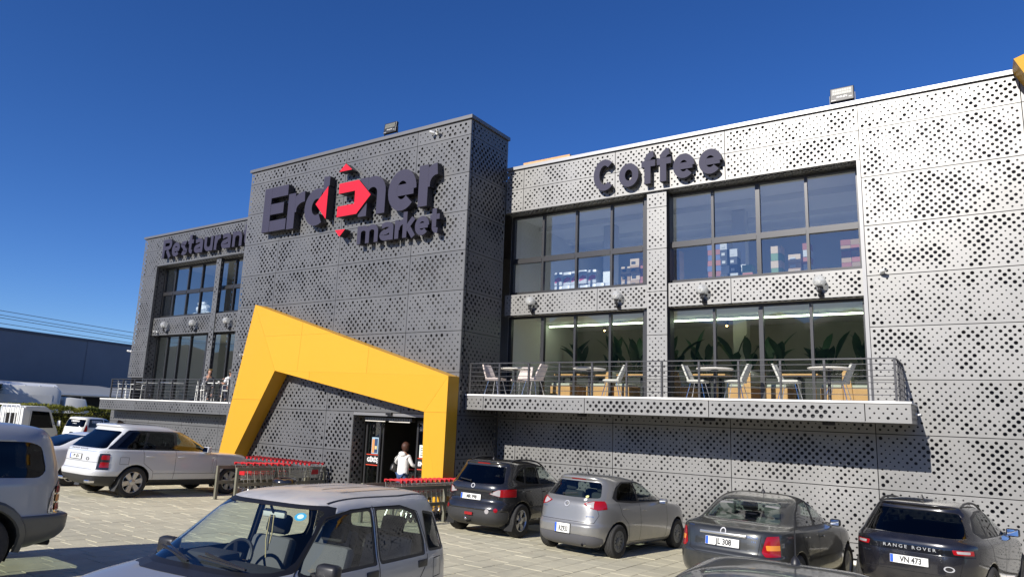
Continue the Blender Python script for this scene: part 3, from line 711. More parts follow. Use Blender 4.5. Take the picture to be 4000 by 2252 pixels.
CH = [(-11.45,16.62,R(90),M_FAB,'beige shell chair at the left end of the cafe terrace'),
      (-10.98,17.25,R(0),M_FAB,'beige shell chair behind the leftmost round terrace table'),
      (-10.18,16.62,R(-90),M_FAB,'beige shell chair on the right of the leftmost round table'),
      (-8.02,17.15,R(-75),M_FABG,'grey shell chair beside the silver column'),
      (-5.72,17.30,R(90),M_FABG,'grey shell chair left of the third round table'),
      (-4.78,17.30,R(-90),M_FABG,'grey shell chair right of the third round table'),
      (-3.52,17.30,R(90),M_FABG,'grey shell chair left of the rightmost round table'),
      (-2.52,17.50,R(-95),M_FABG,'grey shell chair behind the rightmost round table')]
for x, y, rz, m, lb in CH: shell_chair(lb, m, (x, y, Z1), rz)
def round_table(loc, lb):
    t = thing('cafe_table', lb, 'table', loc, 0, 'round tables on the cafe terrace')
    MB().lathe([(.0,.725),(.43,.725),(.445,.735),(.445,.75),(.43,.758),(.0,.758)], 28).build('table_top', M_TOP, t, True)
    MB().lathe([(.045,.02),(.035,.06),(.035,.68),(.10,.724)], 14).build('pedestal', M_BLACK, t, True)
    MB().lathe([(.0,0),(.24,0),(.24,.012),(.06,.03),(.0,.03)], 22).build('base', M_BLACK, t, True)
    a = thing('ashtray', 'small ashtray on the '+lb.replace('white ', ''), 'ashtray', (loc[0]+.03, loc[1], loc[2]+.758), 0, 'ashtrays on the terrace tables')
    MB().lathe([(.0,0),(.04,0),(.045,.03),(.036,.03),(.032,.012),(.0,.012)], 12).build('bowl', M_WHITEP, a, True)
for x, y, lb in ((-10.78,16.62,'leftmost white round terrace table'), (-8.50,16.75,'second white round terrace table from the left'), (-5.20,17.0,'third white round terrace table from the left'), (-2.62,17.0,'rightmost white round terrace table')):
    round_table((x, y, Z1), lb)
# booths, tables and plants inside the cafe
def booth(x, y, w, lb, back_left=True, back=True):
    b = thing('booth_bench', lb, 'bench', (x, y, Z1), 0, 'oak booth benches inside the cafe')
    MB().bbox(0,w,0,1.1,.06,.40,.02).build('seat_box', M_OAK, b); MB().bbox(.03,w-.03,.02,1.08,.402,.48,.03).build('cushion', M_FABG, b, True)
    if back:
        bx = 0 if back_left else w-.14
        poly = [(bx,.06),(bx+.24,.06),(bx+.20,.55),(bx+.16,.80),(bx+.06,.84),(bx+.01,.78)] if back_left else [(w,.06),(w-.24,.06),(w-.20,.55),(w-.16,.80),(w-.06,.84),(w-.01,.78)]
        MB().prism(poly, lambda u, v, d: (u, d, v), -.06, -.005).build('back_panel', M_OAK, b)
        MB().bbox(min(bx,bx+.1)+.02, min(bx,bx+.1)+.14, .0, 1.1, .48, .83, .03).build('back_cushion', M_FABG, b, True)
for x, y, w, bl, bk, lb in ((-10.92,18.85,.70,True,False,'oak booth bench behind the open cafe door'), (-9.72,18.95,.85,False,True,'oak booth bench with tall back left of the grey chair'), (-8.78,18.90,.48,True,False,'low oak booth bench left of the column'),
        (-6.95,18.9,.34,True,True,'oak booth back just right of the column'), (-5.42,18.85,.62,False,True,'oak booth bench behind the third round table'), (-4.46,18.9,.55,True,False,'low oak booth bench right of the middle mullion'),
        (-3.12,18.85,.52,False,False,'low oak booth bench behind the rightmost round table'), (-2.62,18.95,.60,True,True,'oak booth bench with tall back at the right jamb')):
    booth(x, y, w, lb, bl, bk)
for x, y, w, lb in ((-10.4,19.3,.9,'oak cafe table inside by the left terrace door'), (-9.2,19.6,.9,'oak cafe table inside, second from left'), (-8.1,19.4,.6,'oak cafe table inside beside the column'), (-6.0,19.4,.9,'oak cafe table inside behind the third round table'), (-3.7,19.4,1.0,'oak cafe table inside behind the rightmost grey chair')):
    t = thing('oak_table', lb, 'table', (x, y, Z1), 0, 'oak tables inside the cafe')
    MB().bbox(-w/2,w/2,-.35,.35,.72,.765,.008).build('table_top', M_OAK, t); MB().box(-.04,.04,-.04,.04,.02,.72).build('pedestal', M_BLACK, t); MB().bbox(-.25,.25,-.25,.25,0,.02,.005).build('base', M_BLACK, t)
M_LEAF = mat('banana_leaf', (.020,.060,.022), rough=.45, var=.3, nscale=6)
def leaf_mesh(mb, base, ang, lean, L, wd):
    d = Vector((math.cos(ang), math.sin(ang), 0)); vs = []; n = 7; s = Vector((-d.y, d.x, 0)); fs = []
    for k in range(n+1):
        t = k/n; z = L*(t-.35*lean*t*t); r = L*lean*.75*t*t
        w = wd*math.sin(math.pi*min(1, max(0, (t-.35)/.65)))**.8 if t > .35 else .008
        p = Vector(base)+d*r+Vector((0,0,z)); vs += [p-s*w+Vector((0,0,w*.35)), p, p+s*w+Vector((0,0,w*.35))]
    for k in range(n):
        a = k*3; fs += [(a, a+1, a+4, a+3), (a+1, a+2, a+5, a+4)]
    mb.add(vs, fs)
rp = random.Random(3)
for i in range(9):
    x = -11.0+i*1.08+rp.uniform(-.15,.15)
    pl = thing('indoor_plant', ['leftmost','second','third','fourth','fifth','sixth','seventh','eighth','rightmost'][i]+' tall leafy plant along the cafe back wall, counted from left', 'plant', (x, 21.0+rp.uniform(-.2,.2), Z1), 0, 'tall leafy plants inside the cafe')
    MB().bbox(-.5,.5,-.18,.18,0,.75,.01).build('planter', mat('dark_planter', (.03,.03,.03), rough=.6), pl)
    for k in range(9):
        mb = MB(); leaf_mesh(mb, (rp.uniform(-.3,.3), rp.uniform(-.1,.1), .74), rp.uniform(0, 6.28), rp.uniform(.25,.8), rp.uniform(.9,1.75), rp.uniform(.09,.16))
        mb.build('leaf', M_LEAF, pl, 'all', fix=False)
led = thing('light_strip', 'long lit light strip under the cafe ceiling', 'lamp', (-7, 20.4, 5.70))
MB().box(-4.9,5.3,-.03,.03,-.015,.03).build('diffuser', mat('lit_strip', (.9,.95,.8), emit=(.85,1.0,.72), estr=5.0), led); MB().box(-4.92,5.32,-.04,.04,.032,.06).build('housing', M_BLACK, led)
for x, lb in ((-10.4,'left'), (-6.2,'middle'), (-5.6,'right')):
    s_ = thing('spot_lamp', 'small warm spot lamp on the cafe ceiling, '+lb+' one', 'lamp', (x, 21.6, 5.80), 0, 'spot lamps in the cafe')
    MB().lathe([(.0,0),(.05,0),(.05,-.12),(.0,-.12)], 12).build('housing', M_BLACK, s_); MB().ball((0,0,-.125), .035, 8, 6).build('bulb', mat('warm_bulb', (.9,.6,.3), emit=(1,.55,.2), estr=14), s_)

# ================================================================== STORES ON THE SECOND FLOOR
Z2 = 6.36
def cartons(x, y, cols, rows, bw, bh, cm, lb, grp='stacked cartons in the storeroom', nm='carton_stack', print_=None):
    s = thing(nm, lb, 'boxes', (x, y, Z2), 0, grp); rr = random.Random(int(abs(x)*77))
    for c in range(cols):
        for r in range(rows-rr.choice((0,0,1))):
            jx = rr.uniform(-.012,.012)
            b = MB().bbox(c*bw+.004+jx, (c+1)*bw-.004+jx, rr.uniform(-.01,.01), .38, r*bh+.002, (r+1)*bh-.002, .004).build('carton', cm[(r+c) % len(cm)], s)
            if print_: MB().box(c*bw+.05+jx, c*bw+bw*.6+jx, -.016, -.0125, r*bh+bh*.25, r*bh+bh*.6).build('print', print_, b)
M_CART = mat('brown_carton', (.42,.28,.17), rough=.8, objvar=.15); M_CART2 = mat('pale_carton', (.55,.42,.30), rough=.8, objvar=.12)
M_CRED = mat('red_carton', (.36,.13,.10), rough=.7, objvar=.15); M_CGRN = mat('green_carton', (.16,.26,.15), rough=.7); M_CBLU = mat('blue_crate', (.10,.13,.26), rough=.6); M_CWHT = mat('white_carton', (.50,.50,.49), rough=.7); M_CDRK = mat('dark_carton', (.03,.035,.05), rough=.6)
cartons(-8.62,19.0,2,5,.30,.22,[M_CART,M_CART2],'brown cartons stacked in the storeroom beside the column', print_=M_BLACK)
cartons(-8.02,19.05,1,5,.26,.22,[M_CRED],'red carton stack against the silver column window')
cartons(-7.02,18.9,1,7,.28,.20,[M_CART2],'pale carton tower at the left jamb of the right window')
cartons(-6.15,19.6,1,9,.44,.16,[M_CBLU,M_CRED],'blue and red crates in a tall storeroom stack')
cartons(-5.66,19.2,2,6,.24,.23,[M_CDRK,M_CDRK,M_CWHT],'dark and white cartons in a tall storeroom stack', print_=M_CWHT)
cartons(-5.06,19.2,1,4,.28,.22,[M_CRED,M_CRED,M_CGRN],'red cartons with a green one in the storeroom')
cartons(-4.42,19.8,1,6,.30,.21,[M_CGRN,M_CART2],'green and brown cartons behind the middle mullion')
cartons(-3.85,19.2,1,4,.32,.21,[M_CART,M_CART2],'short brown carton stack in the right window', print_=M_CWHT)
cartons(-3.48,19.3,1,6,.20,.19,[M_CWHT,M_CRED],'narrow white and red carton stack in the right window')
cartons(-3.18,19.3,1,3,.30,.22,[M_CART],'low brown carton pile in the right window')
cartons(-2.52,19.0,2,8,.24,.15,[M_CRED,M_CART],'tall red and brown cartons at the right end of the storeroom')
M_ROLL = mat('roll_pack_white', (.58,.58,.60), rough=.35, var=.06, nscale=8); M_RPINK = mat('roll_pack_red', (.55,.05,.14), rough=.4)
rr = random.Random(9)
for i in range(7):
    for k in range(2):
        if k and i in (5, 6): continue
        x = -10.95+i*.30
        pk = thing('paper_roll_pack', 'white and red paper roll pack, %s in the %s row at the left window' % (['first','second','third','fourth','fifth','sixth','seventh'][i], ['bottom','upper'][k]), 'paper rolls', (x, 19.0+rr.uniform(-.05,.05), Z2+.005+k*.45), 0, 'paper roll packs in the storeroom')
        MB().bbox(0,.285,0,.3,0,.44,.03).build('wrapped_rolls', M_ROLL, pk, True)
        MB().prism([(.03,.08),(.26,.16),(.26,.24),(.14,.27),(.03,.20)], lambda u, v, d: (u, d, v), -.006, -.002).build('print', M_RPINK, pk)
# white sacks in the restaurant's upper window
for i, (x, z, s, lb) in enumerate(((-29.8,6.42,.42,'bottom white sack behind the upper restaurant window'), (-29.1,6.42,.42,'right white sack behind the upper restaurant window'), (-29.45,6.80,.38,'white sack lying on two others behind the window'), (-29.5,7.12,.26,'topmost white sack behind the upper restaurant window'))):
    sk = thing('white_sack', lb, 'sack', (x, 18.6, z), 0, 'white sacks upstairs'); mb = MB(); mb.ball((0,0,s*.5), s, 14, 10, (1.05,.6,.5))
    mb.v = [tuple(Vector(v)+noise.noise_vector(Vector(v)*5+Vector((i,0,0)))*.06) for v in mb.v]; mb.build('sack_body', M_WHITEP, sk, True)
    MB().tube([(s*.8,0,s*.6),(s*1.05,0,s*.85)], [.05,.11], 8).build('tied_neck', M_WHITEP, sk, True)
# ================================================================== VEHICLES
def mono(ts, ys, t):
    """monotone cubic through (ts, ys)"""
    n = len(ts); d = [(ys[i+1]-ys[i])/(ts[i+1]-ts[i]) for i in range(n-1)]
    m = [d[0]]+[0 if d[i-1]*d[i] <= 0 else 2*d[i-1]*d[i]/(d[i-1]+d[i]) for i in range(1, n-1)]+[d[-1]]
    i = 0
    while i < n-2 and t > ts[i+1]: i += 1
    h = ts[i+1]-ts[i]; s = (t-ts[i])/h
    return ys[i]*(1+2*s)*(1-s)**2+m[i]*h*s*(1-s)**2+ys[i+1]*s*s*(3-2*s)+m[i+1]*h*s*s*(s-1)

def car_hull(rows, nr=5.2, nf=4.4, nth=84, per=4, xc=None):
    """stack of rounded plan outlines; rows = (z, x_rear, x_front, half_width)"""
    ts = [0.0]
    for a, b in zip(rows, rows[1:]): ts.append(ts[-1]+max(0.02, abs(a[0]-b[0])+0.35*abs(a[1]-b[1])+0.35*abs(a[2]-b[2])+0.5*abs(a[3]-b[3])))
    col = [[r[k] for r in rows] for k in range(4)]
    N = (len(rows)-1)*per
    bm = bmesh.new(); rings = []
    for i in range(N+1):
        t = ts[i//per]+(ts[min(i//per+1, len(ts)-1)]-ts[i//per])*(i % per)/per
        z, xr, xf, w = (mono(ts, c, t) for c in col)
        xm = (xr+xf)/2; k = i/N
        er = nr-(0.9*k); ef = nf-(0.0*k); ring = []
        for j in range(nth):
            th = 2*math.pi*(j+.5)/nth
            c, s = math.cos(th), math.sin(th); n_ = ef if c > 0 else er
            # arc-length friendlier parameter
            x = math.copysign(abs(c)**(2/n_), c); y = math.copysign(abs(s)**(2/n_), s)
            ring.append(bm.verts.new((xm+x*(xf-xm if c > 0 else xm-xr), y*w, z)))
        rings.append(ring)
    for a, b in zip(rings, rings[1:]):
        for j in range(nth): bm.faces.new((a[j], a[(j+1) % nth], b[(j+1) % nth], b[j]))
    bm.faces.new(rings[-1])
    bm.normal_update()
    return bm, rings[0]

def inside(p, poly):
    c = False; n = len(poly)
    for i in range(n):
        a, b = poly[i], poly[(i+1) % n]
        if (a[1] > p[1]) != (b[1] > p[1]) and p[0] < (b[0]-a[0])*(p[1]-a[1])/(b[1]-a[1])+a[0]: c = not c
    return c
def roundpoly(poly, r=0.03, k=2):
    out = []; n = len(poly)
    for i in range(n):
        p, a, b = Vector(poly[i]), Vector(poly[i-1]), Vector(poly[(i+1) % n])
        ra = min(r, (a-p).length*.45); rb = min(r, (b-p).length*.45)
        s = p+(a-p).normalized()*ra; e = p+(b-p).normalized()*rb
        for q in range(k+1):
            t = q/k; out.append(tuple(s*(1-t)**2+p*2*t*(1-t)+e*t*t))
    return out

class Car:
    def __init__(s, name, label, cat, rows, pos, head, paint, wb, tyre=(.32,.20), track=.75, glass_m=None, nr=5.2, nf=4.4, group=None, arch=None, inner=None, arch_gap=.055, **kw):
        s.rows = rows; s.wb = wb; s.paint = paint; s.tr = tyre; s.track = track
        s.bm, s.ring0 = car_hull(rows, nr, nf)
        s.bvh = BVHTree.FromBMesh(s.bm)
        s.bm.verts.index_update(); s.bm.faces.ensure_lookup_table()
        s.on = [v.normal.copy() for v in s.bm.verts]; s.oc = [v.co.copy() for v in s.bm.verts]; s.of = [[v.index for v in f.verts] for f in s.bm.faces]
        s.lay = s.bm.faces.layers.int.new('reg'); s.regs = []
        s.root = thing(name, label, cat, (0,0,0), 0, group)
        x, y = pos; z = gz(x, y); fw = Vector((math.cos(head), math.sin(head), -.011*math.cos(head)-.045*math.sin(head))).normalized()
        up = Vector((.011,.045,1)).normalized(); lf = up.cross(fw)
        m = Matrix((fw, lf, up)).transposed().to_4x4(); m.translation = (x, y, z); s.root.matrix_world = m
        s.ag = arch_gap; s.inner = inner
    def cut(s, poly, axis, lo=None, hi=None, mirror=True):
        """slice the shell along the outline; axis 'side' -> (x,z), 'rear'/'front' -> (y,z), 'top' -> (x,y)"""
        us = [q[0] for q in poly]; vs = [q[1] for q in poly]; pad = .10
        u0, u1, v0, v1 = min(us)-pad, max(us)+pad, min(vs)-pad, max(vs)+pad
        for sgn in ((1, -1) if (mirror and axis != 'side') else (1,)):
            P = [(q[0]*sgn, q[1]) for q in poly] if axis != 'side' and axis != 'top' else poly
            if axis == 'top': P = [(q[0], q[1]*sgn) for q in poly]
            n = len(P); pu = [q[0] for q in P]; pv = [q[1] for q in P]
            p0, p1, r0, r1 = min(pu)-.06, max(pu)+.06, min(pv)-.06, max(pv)+.06
            def near(f):
                if len(f.verts) > 40: return False
                U = [s.uv(v.co, axis) for v in f.verts]
                if min(q[0] for q in U) > p1 or max(q[0] for q in U) < p0 or min(q[1] for q in U) > r1 or max(q[1] for q in U) < r0: return False
                return s.ok(f.calc_center_bounds(), f.normal, axis, lo, hi)
            cand = {f for f in s.bm.faces if near(f)}
            for i in range(n):
                a, b = P[i], P[(i+1) % n]; d = (b[0]-a[0], b[1]-a[1])
                if math.hypot(*d) < 1e-5: continue
                if axis == 'side': co, no = (a[0],0,a[1]), (d[1],0,-d[0])
                elif axis == 'top': co, no = (a[0],a[1],0), (d[1],-d[0],0)
                else: co, no = (0,a[0],a[1]), (0,d[1],-d[0])
                e0, e1 = min(a[0],b[0])-.03, max(a[0],b[0])+.03; f0, f1 = min(a[1],b[1])-.03, max(a[1],b[1])+.03
                fs = []
                for f in cand:
                    if not f.is_valid: continue
                    U = [s.uv(v.co, axis) for v in f.verts]
                    if min(q[0] for q in U) > e1 or max(q[0] for q in U) < e0 or min(q[1] for q in U) > f1 or max(q[1] for q in U) < f0: continue
                    fs.append(f)
                if not fs: continue
                g = list({e for f in fs for e in f.edges})+list({v for f in fs for v in f.verts})+fs
                ret = bmesh.ops.bisect_plane(s.bm, geom=g, plane_co=co, plane_no=no, dist=1e-5)
                new = {q for q in ret['geom'] if isinstance(q, bmesh.types.BMFace)}
                for f in new: f.normal_update()
                cand |= new
            cand = {f for f in cand if f.is_valid}
    def uv(s, c, axis):
        return (c.x, c.z) if axis == 'side' else ((c.x, c.y) if axis == 'top' else (c.y, c.z))
    def ok(s, c, nrm, axis, lo, hi):
        if axis == 'side': return abs(nrm.y) > .30 and (lo is None or c.x > lo) and (hi is None or c.x < hi)
        if axis == 'top': return nrm.z > .3
        if axis == 'rear': return c.x < (hi if hi is not None else .6) and nrm.x < .25
        return c.x > (lo if lo is not None else .8) and nrm.x > .05
    def region(s, name, poly, axis, m, off=0.0, r=.03, split=True, hi=None, lo=None, mirror=True, thick=0.0, nocut=False, sub=None, single=None):
        poly = roundpoly(poly, r) if r else poly
        s.cut(poly, axis, lo, hi, mirror)
        i = len(s.regs)+1; s.regs.append((name, m, off, split, thick, sub))
        for f in s.bm.faces:
            if f[s.lay] or len(f.verts) > 40: continue
            c = f.calc_center_median()
            if not s.ok(c, f.normal, axis, lo, hi): continue
            u, v = s.uv(c, axis)
            if single and c.y*single < 0: continue
            if inside((u, v), poly) or (mirror and axis in ('rear', 'front') and inside((-u, v), poly)) or (mirror and axis == 'top' and inside((u, -v), poly)): f[s.lay] = i
        return i
    def xcut(s, x, lo=None):                                       # cut across at x (rear corner wrap of the lamps)
        fs = [f for f in s.bm.faces if min(v.co.x for v in f.verts) < x < max(v.co.x for v in f.verts) and len(f.verts) < 40]
        g = list({e for f in fs for e in f.edges})+list({v for f in fs for v in f.verts})+fs
        if fs: bmesh.ops.bisect_plane(s.bm, geom=g, plane_co=(x,0,0), plane_no=(1,0,0), dist=1e-5)
    def hit(s, o, d):
        h = s.bvh.ray_cast(Vector(o), Vector(d)); return (h[0], h[1]) if h[0] else (None, None)
    def side(s, x, z, sg=-1):                                      # surface point; sg -1 = right-hand side
        return s.hit((x, 3*sg, z), (0, -sg, 0))
    def rear(s, y, z): return s.hit((-4, y, z), (1, 0, 0))
    def front(s, y, z): return s.hit((8, y, z), (-1, 0, 0))
    def seam(s, path, axis='side', w=.008, m=None, name='panel_gap', sides=(-1, 1), off=.0015):
        for sg in sides:
            pts = []
            for a, b in zip(path, path[1:]):
                k = max(1, int(math.hypot(b[0]-a[0], b[1]-a[1])/.04))
                for q in range(k): pts.append((a[0]+(b[0]-a[0])*q/k, a[1]+(b[1]-a[1])*q/k))
            pts.append(path[-1]); P = []; Nn = []
            for u, v in pts:
                if axis == 'side': h, n = s.side(u, v, sg)
                elif axis == 'top': h, n = s.hit((u, v*sg, 4), (0,0,-1))
                elif axis == 'front': h, n = s.front(u*sg, v)
                else: h, n = s.rear(u*sg, v)
                if h is None: continue
                P.append(h); Nn.append(n)
            if len(P) < 2: continue
            vs = []; fs = []
            for i in range(len(P)):
                t = (P[min(i+1, len(P)-1)]-P[max(i-1, 0)]).normalized(); b = Nn[i].cross(t).normalized()*w/2; c = P[i]+Nn[i]*off
                vs += [c-b, c+b]
            for i in range(len(P)-1): fs.append((2*i, 2*i+1, 2*i+3, 2*i+2))
            MB().add(vs, fs).build(name, m or M_GAP, s.root, fix=False)
    def arches(s, R_=None, cz=None):
        s.bm.faces.ensure_lookup_table()
        rt = s.tr[0]; Ra = (R_ or rt+s.ag)
        for cx in (0.0, s.wb):
            poly = [(cx+Ra*math.cos(R(a)), rt+Ra*math.sin(R(a))) for a in range(0, 181, 15)]+[(cx-Ra*1.0, -.2), (cx+Ra*1.0, -.2)]
            s.cut(poly, 'side')
            kill = [f for f in s.bm.faces if len(f.verts) < 40 and abs(f.normal.y) > .2 and inside(s.uv(f.calc_center_median(), 'side'), poly)]
            bmesh.ops.delete(s.bm, geom=kill, context='FACES')
            for sg in (-1, 1):
                h, _ = s.side(cx, rt+Ra+.02, sg); yo = abs(h.y) if h else s.track+.1
                l = MB(); n = 14; vs = []; fs = []
                for k in range(n+1):
                    a = R(-25+230*k/n); x = cx+(Ra+.004)*math.cos(a); z = rt+(Ra+.004)*math.sin(a)
                    hh, _ = s.side(x, max(z, s.rows[0][0]+.02), sg); ye = abs(hh.y)-.004 if hh else yo
                    vs += [(x, sg*ye, z), (x, sg*(yo-.34), z)]
                for k in range(n): fs.append((2*k, 2*k+1, 2*k+3, 2*k+2))
                c0 = len(vs); vs.append((cx, sg*(yo-.34), rt))
                for k in range(n): fs.append((c0, 2*k+1, 2*k+3))
                l.add(vs, fs).build('wheel_arch_liner', M_RUB, s.root, fix=False)
    def finish(s, inner_m=None, two_tone=None):
        bm = s.bm
        cap_f = bm.faces.new(s.ring0) if all(v.is_valid for v in s.ring0) else None
        if s.ring0 and cap_f: cap_f[s.lay] = 0
        bm.normal_update()
        nrm = {}
        for v in bm.verts:
            p, n0, fi, d0 = s.bvh.find_nearest(v.co)
            if fi is None or len(s.of[fi]) > 8: nrm[v] = v.normal.copy(); continue
            w = poly_3d_calc([s.oc[i] for i in s.of[fi]], p); q = Vector((0,0,0))
            for i, k in zip(s.of[fi], w): q += s.on[i]*k
            nrm[v] = q.normalized() if q.length > 1e-6 else v.normal.copy()
        groups = {}
        for f in bm.faces:
            i = f[s.lay]
            if i == 0: groups.setdefault((0, 0), []).append(f)
            else:
                sp = s.regs[i-1][3]; c = f.calc_center_median()
                groups.setdefault((i, (1 if c.y > 0 else -1) if sp else 0), []).append(f)
        outs = []
        for (i, sd), fs in sorted(groups.items()):
            idx = {}; vs = []; ff = []
            off = s.regs[i-1][2] if i else 0.0
            for f in fs:
                q = []
                for v in f.verts:
                    if v not in idx: idx[v] = len(vs); vs.append(tuple(v.co+nrm[v]*off))
                    q.append(idx[v])
                ff.append(q)
            name, m = ('body', s.paint) if i == 0 else s.regs[i-1][:2]
            me = bpy.data.meshes.new(name); me.from_pydata(vs, [], ff); me.update()
            me.polygons.foreach_set('use_smooth', [True]*len(me.polygons))
            if i == 0: me.normals_split_custom_set_from_vertices([tuple(nrm[v]) for v in idx]) 
            else: me.normals_split_custom_set_from_vertices([tuple(nrm[v]) for v in idx])
            me.materials.append(m)
            o = link(name, me, s.root); outs.append(o)
            if i == 0:
                me.materials.append(inner_m or M_TRIM)
                md = o.modifiers.new('thickness', 'SOLIDIFY'); md.thickness = .022; md.offset = -1; md.material_offset = 1; md.material_offset_rim = 1
            elif s.regs[i-1][4]:
                md = o.modifiers.new('thickness', 'SOLIDIFY'); md.thickness = s.regs[i-1][4]; md.offset = -1
        bm.free(); s.body = outs[0]
        return outs
    # ---- fitted details
    def wheels(s, style='spoke6', rim_m=None, ty_w=None, dark=None, front_steer=0.0):
        rt, tw = s.tr; key = (style, round(rt, 3), round(tw, 3), rim_m.name if rim_m else '')
        if key not in WHEELS: WHEELS[key] = wheel_meshes(style, rt, tw)
        tm, rm, hm, bk = WHEELS[key]
        for cx in (0.0, s.wb):
            for sg in (-1, 1):
                o = bpy.data.objects.new('wheel', tm); COL.objects.link(o); o.parent = s.root
                o.location = (cx, sg*s.track, rt); o.rotation_euler = (R(random.uniform(0,360)) if False else 0, 0, 0 if sg < 0 else math.pi)
                if cx > 0 and front_steer: o.rotation_euler[2] += front_steer
                for nm, me, mt in (('rim', rm, rim_m or M_ALLOY), ('hub_cap', hm, rim_m or M_ALLOY), ('brake_disc', bk, M_RUB)):
                    if me is None: continue
                    q = bpy.data.objects.new(nm, me if nm == 'brake_disc' else me.copy()); COL.objects.link(q); q.parent = o
                    q.data.materials.clear(); q.data.materials.append(mt)
    def plate(s, txt, y, z, wd=.52, ht=.112, size=.105, at=None, tilt=None, sx=.82, stacked=False):
        h, n = s.rear(y, z)
        t = tilt if tilt is not None else math.asin(max(-.4, min(.4, n.z)))
        m = Matrix.Translation((h.x-.012, y, z)) @ Matrix.Rotation(-math.pi/2, 4, 'Z') @ Matrix.Rotation(-t, 4, 'X')
        p = MB().bbox(-wd/2-.008, wd/2+.008, -.006, .012, -ht/2-.014, ht/2+.008, .003).xf(m).build('licence_plate', M_BLACK, s.root)
        MB().box(-wd/2, wd/2, -.010, -.0065, -ht/2, ht/2).xf(m).build('plate_face', mat('plate_white', (.82,.82,.78), rough=.4), p)
        MB().box(-wd/2+.003, -wd/2+.045, -.0125, -.0105, -ht/2+.003, ht/2-.003).xf(m).build('plate_band', mat('plate_blue', (.02,.10,.55), rough=.4), p)
        q = text_part('plate_number', txt, size, m @ Matrix.Translation((.025, -.0115, -ht*.33)) @ FACE @ Matrix.Diagonal((sx,1,1,1)), M_BLACK, p, bold=.004)
        return p
    def mirror(s, x, z, m, sg=-1, glass_col=None, out=.13, sz=(.10,.17,.12), name='door_mirror'):
        h, n = s.side(x, z, sg)
        c = h+Vector((0, sg*(out), .02))
        mb = MB(); mb.bbox(-sz[0]/2, sz[0]/2, -sz[1]/2, sz[1]/2, -sz[2]/2, sz[2]/2, .032)
        o = mb.xf(Matrix.Translation(c)).build(name, m, s.root, 'all')
        MB().bbox(-sz[0]/2-.004, -sz[0]/2+.001, -sz[1]/2+.02, sz[1]/2-.02, -sz[2]/2+.018, sz[2]/2-.018, .0015).xf(Matrix.Translation(c)).build('mirror_glass', M_MIRR, o)
        MB().beam(h-Vector((0,sg*.02,0)), c-Vector((0,sg*sz[1]*.4,.03)), .05, .03).build('mirror_arm', M_BLACK, o)
    def handle(s, x, z, m, sg=-1, L=.17):
        h, n = s.side(x, z, sg)
        if h is None: return
        d = Vector((1, 0, 0)); d = (d-n*d.dot(n)).normalized()
        a, b = h-d*L/2, h+d*L/2
        MB().tube([a+n*.004, a+d*.03+n*.026, b-d*.03+n*.026, b+n*.004], .012, 8).build('door_handle', m, s.root, True)
    def wiper(s, y0, z0, y1, z1, name='rear_wiper'):
        a, n = s.rear(y0, z0); b, n2 = s.rear(y1, z1)
        MB().beam(a+n*.02, b+n2*.022, .022, .016).tube([a-n*.01, a+n*.03], .022, 8).build(name, M_BLACK, s.root)
    def badge_disc(s, y, z, r, m=None, name='badge', sz=(1,1)):
        h, n = s.rear(y, z); q = n.to_track_quat('Z', 'Y').to_matrix().to_4x4(); q.translation = h
        MB().lathe([(r*.72,-.004),(r,-.004),(r,.008),(r*.72,.008)], 20, q @ Matrix.Diagonal((sz[0],sz[1],1,1)), closed=True).build(name, m or M_SATIN, s.root, True)
        return q
    def lettering(s, txt, y, z, size, m=None, bold=0.0, sx=1.0, name='lettering', space=1.0):
        h, n = s.rear(y, z); t = math.asin(max(-.5, min(.5, n.z))); yaw = math.atan2(n.y, -n.x)
        mm = Matrix.Translation(h+n*.003) @ Matrix.Rotation(-math.pi/2-yaw, 4, 'Z') @ Matrix.Rotation(-t, 4, 'X') @ FACE @ Matrix.Diagonal((sx,1,1,1))
        return text_part(name, txt, size, mm, m or M_CHROME, s.root, ext=.002, bold=bold, space=space)
    def antenna(s, x, L=.35, lean=-.5, m=None, y=0):
        h, n = s.hit((x, y, 4), (0,0,-1))
        b = MB().lathe([(.0,-.005),(.035,-.005),(.028,.02),(.012,.045),(.0,.05)], 12, Matrix.Translation(h)).build('antenna_base', M_BLACK, s.root, True)
        MB().tube([h+Vector((0,0,.03)), h+Vector((lean*L, 0, L))], .006, 6, .003).build('antenna', M_BLACK, b, True)
    def roof_rail(s, x0, x1, y, m=None, hgt=.05):
        for sg in (-1, 1):
            pts = []
            for k in range(9):
                t = k/8; x = x0+(x1-x0)*t; h, n = s.hit((x, sg*y, 4), (0,0,-1))
                if h: pts.append(h+Vector((0,0,hgt*min(1, 6*min(t, 1-t))+.004)))
            MB().tube(pts, .018, 8).build('roof_rail', m or M_BLACK, s.root, True)
    def seats(s, x_f, x_r, zs, m, hr=True, wy=.36, top=.62, headm=None):
        for x, ys, wd in ((x_f, (-wy, wy), .24), (x_r, (-wy*1.02, wy*1.02) if x_r is not None else (), .27)):
            if x is None: continue
            for y in ys:
                b = MB().bbox(-.07, .07, -wd, wd, 0, top, .05).xf(Matrix.Translation((x, y, zs)) @ Matrix.Rotation(R(-14), 4, 'Y')).build('seat_back', m, s.root, True)
                if hr: MB().bbox(-.05, .05, -.13, .13, top+.02, top+.20, .04).xf(Matrix.Translation((x, y, zs)) @ Matrix.Rotation(R(-14), 4, 'Y')).build('headrest', headm or m, b, True)
                MB().bbox(-.02, .46, -wd, wd, -.10, .03, .04).xf(Matrix.Translation((x, y, zs))).build('seat_cushion', m, s.root, True)
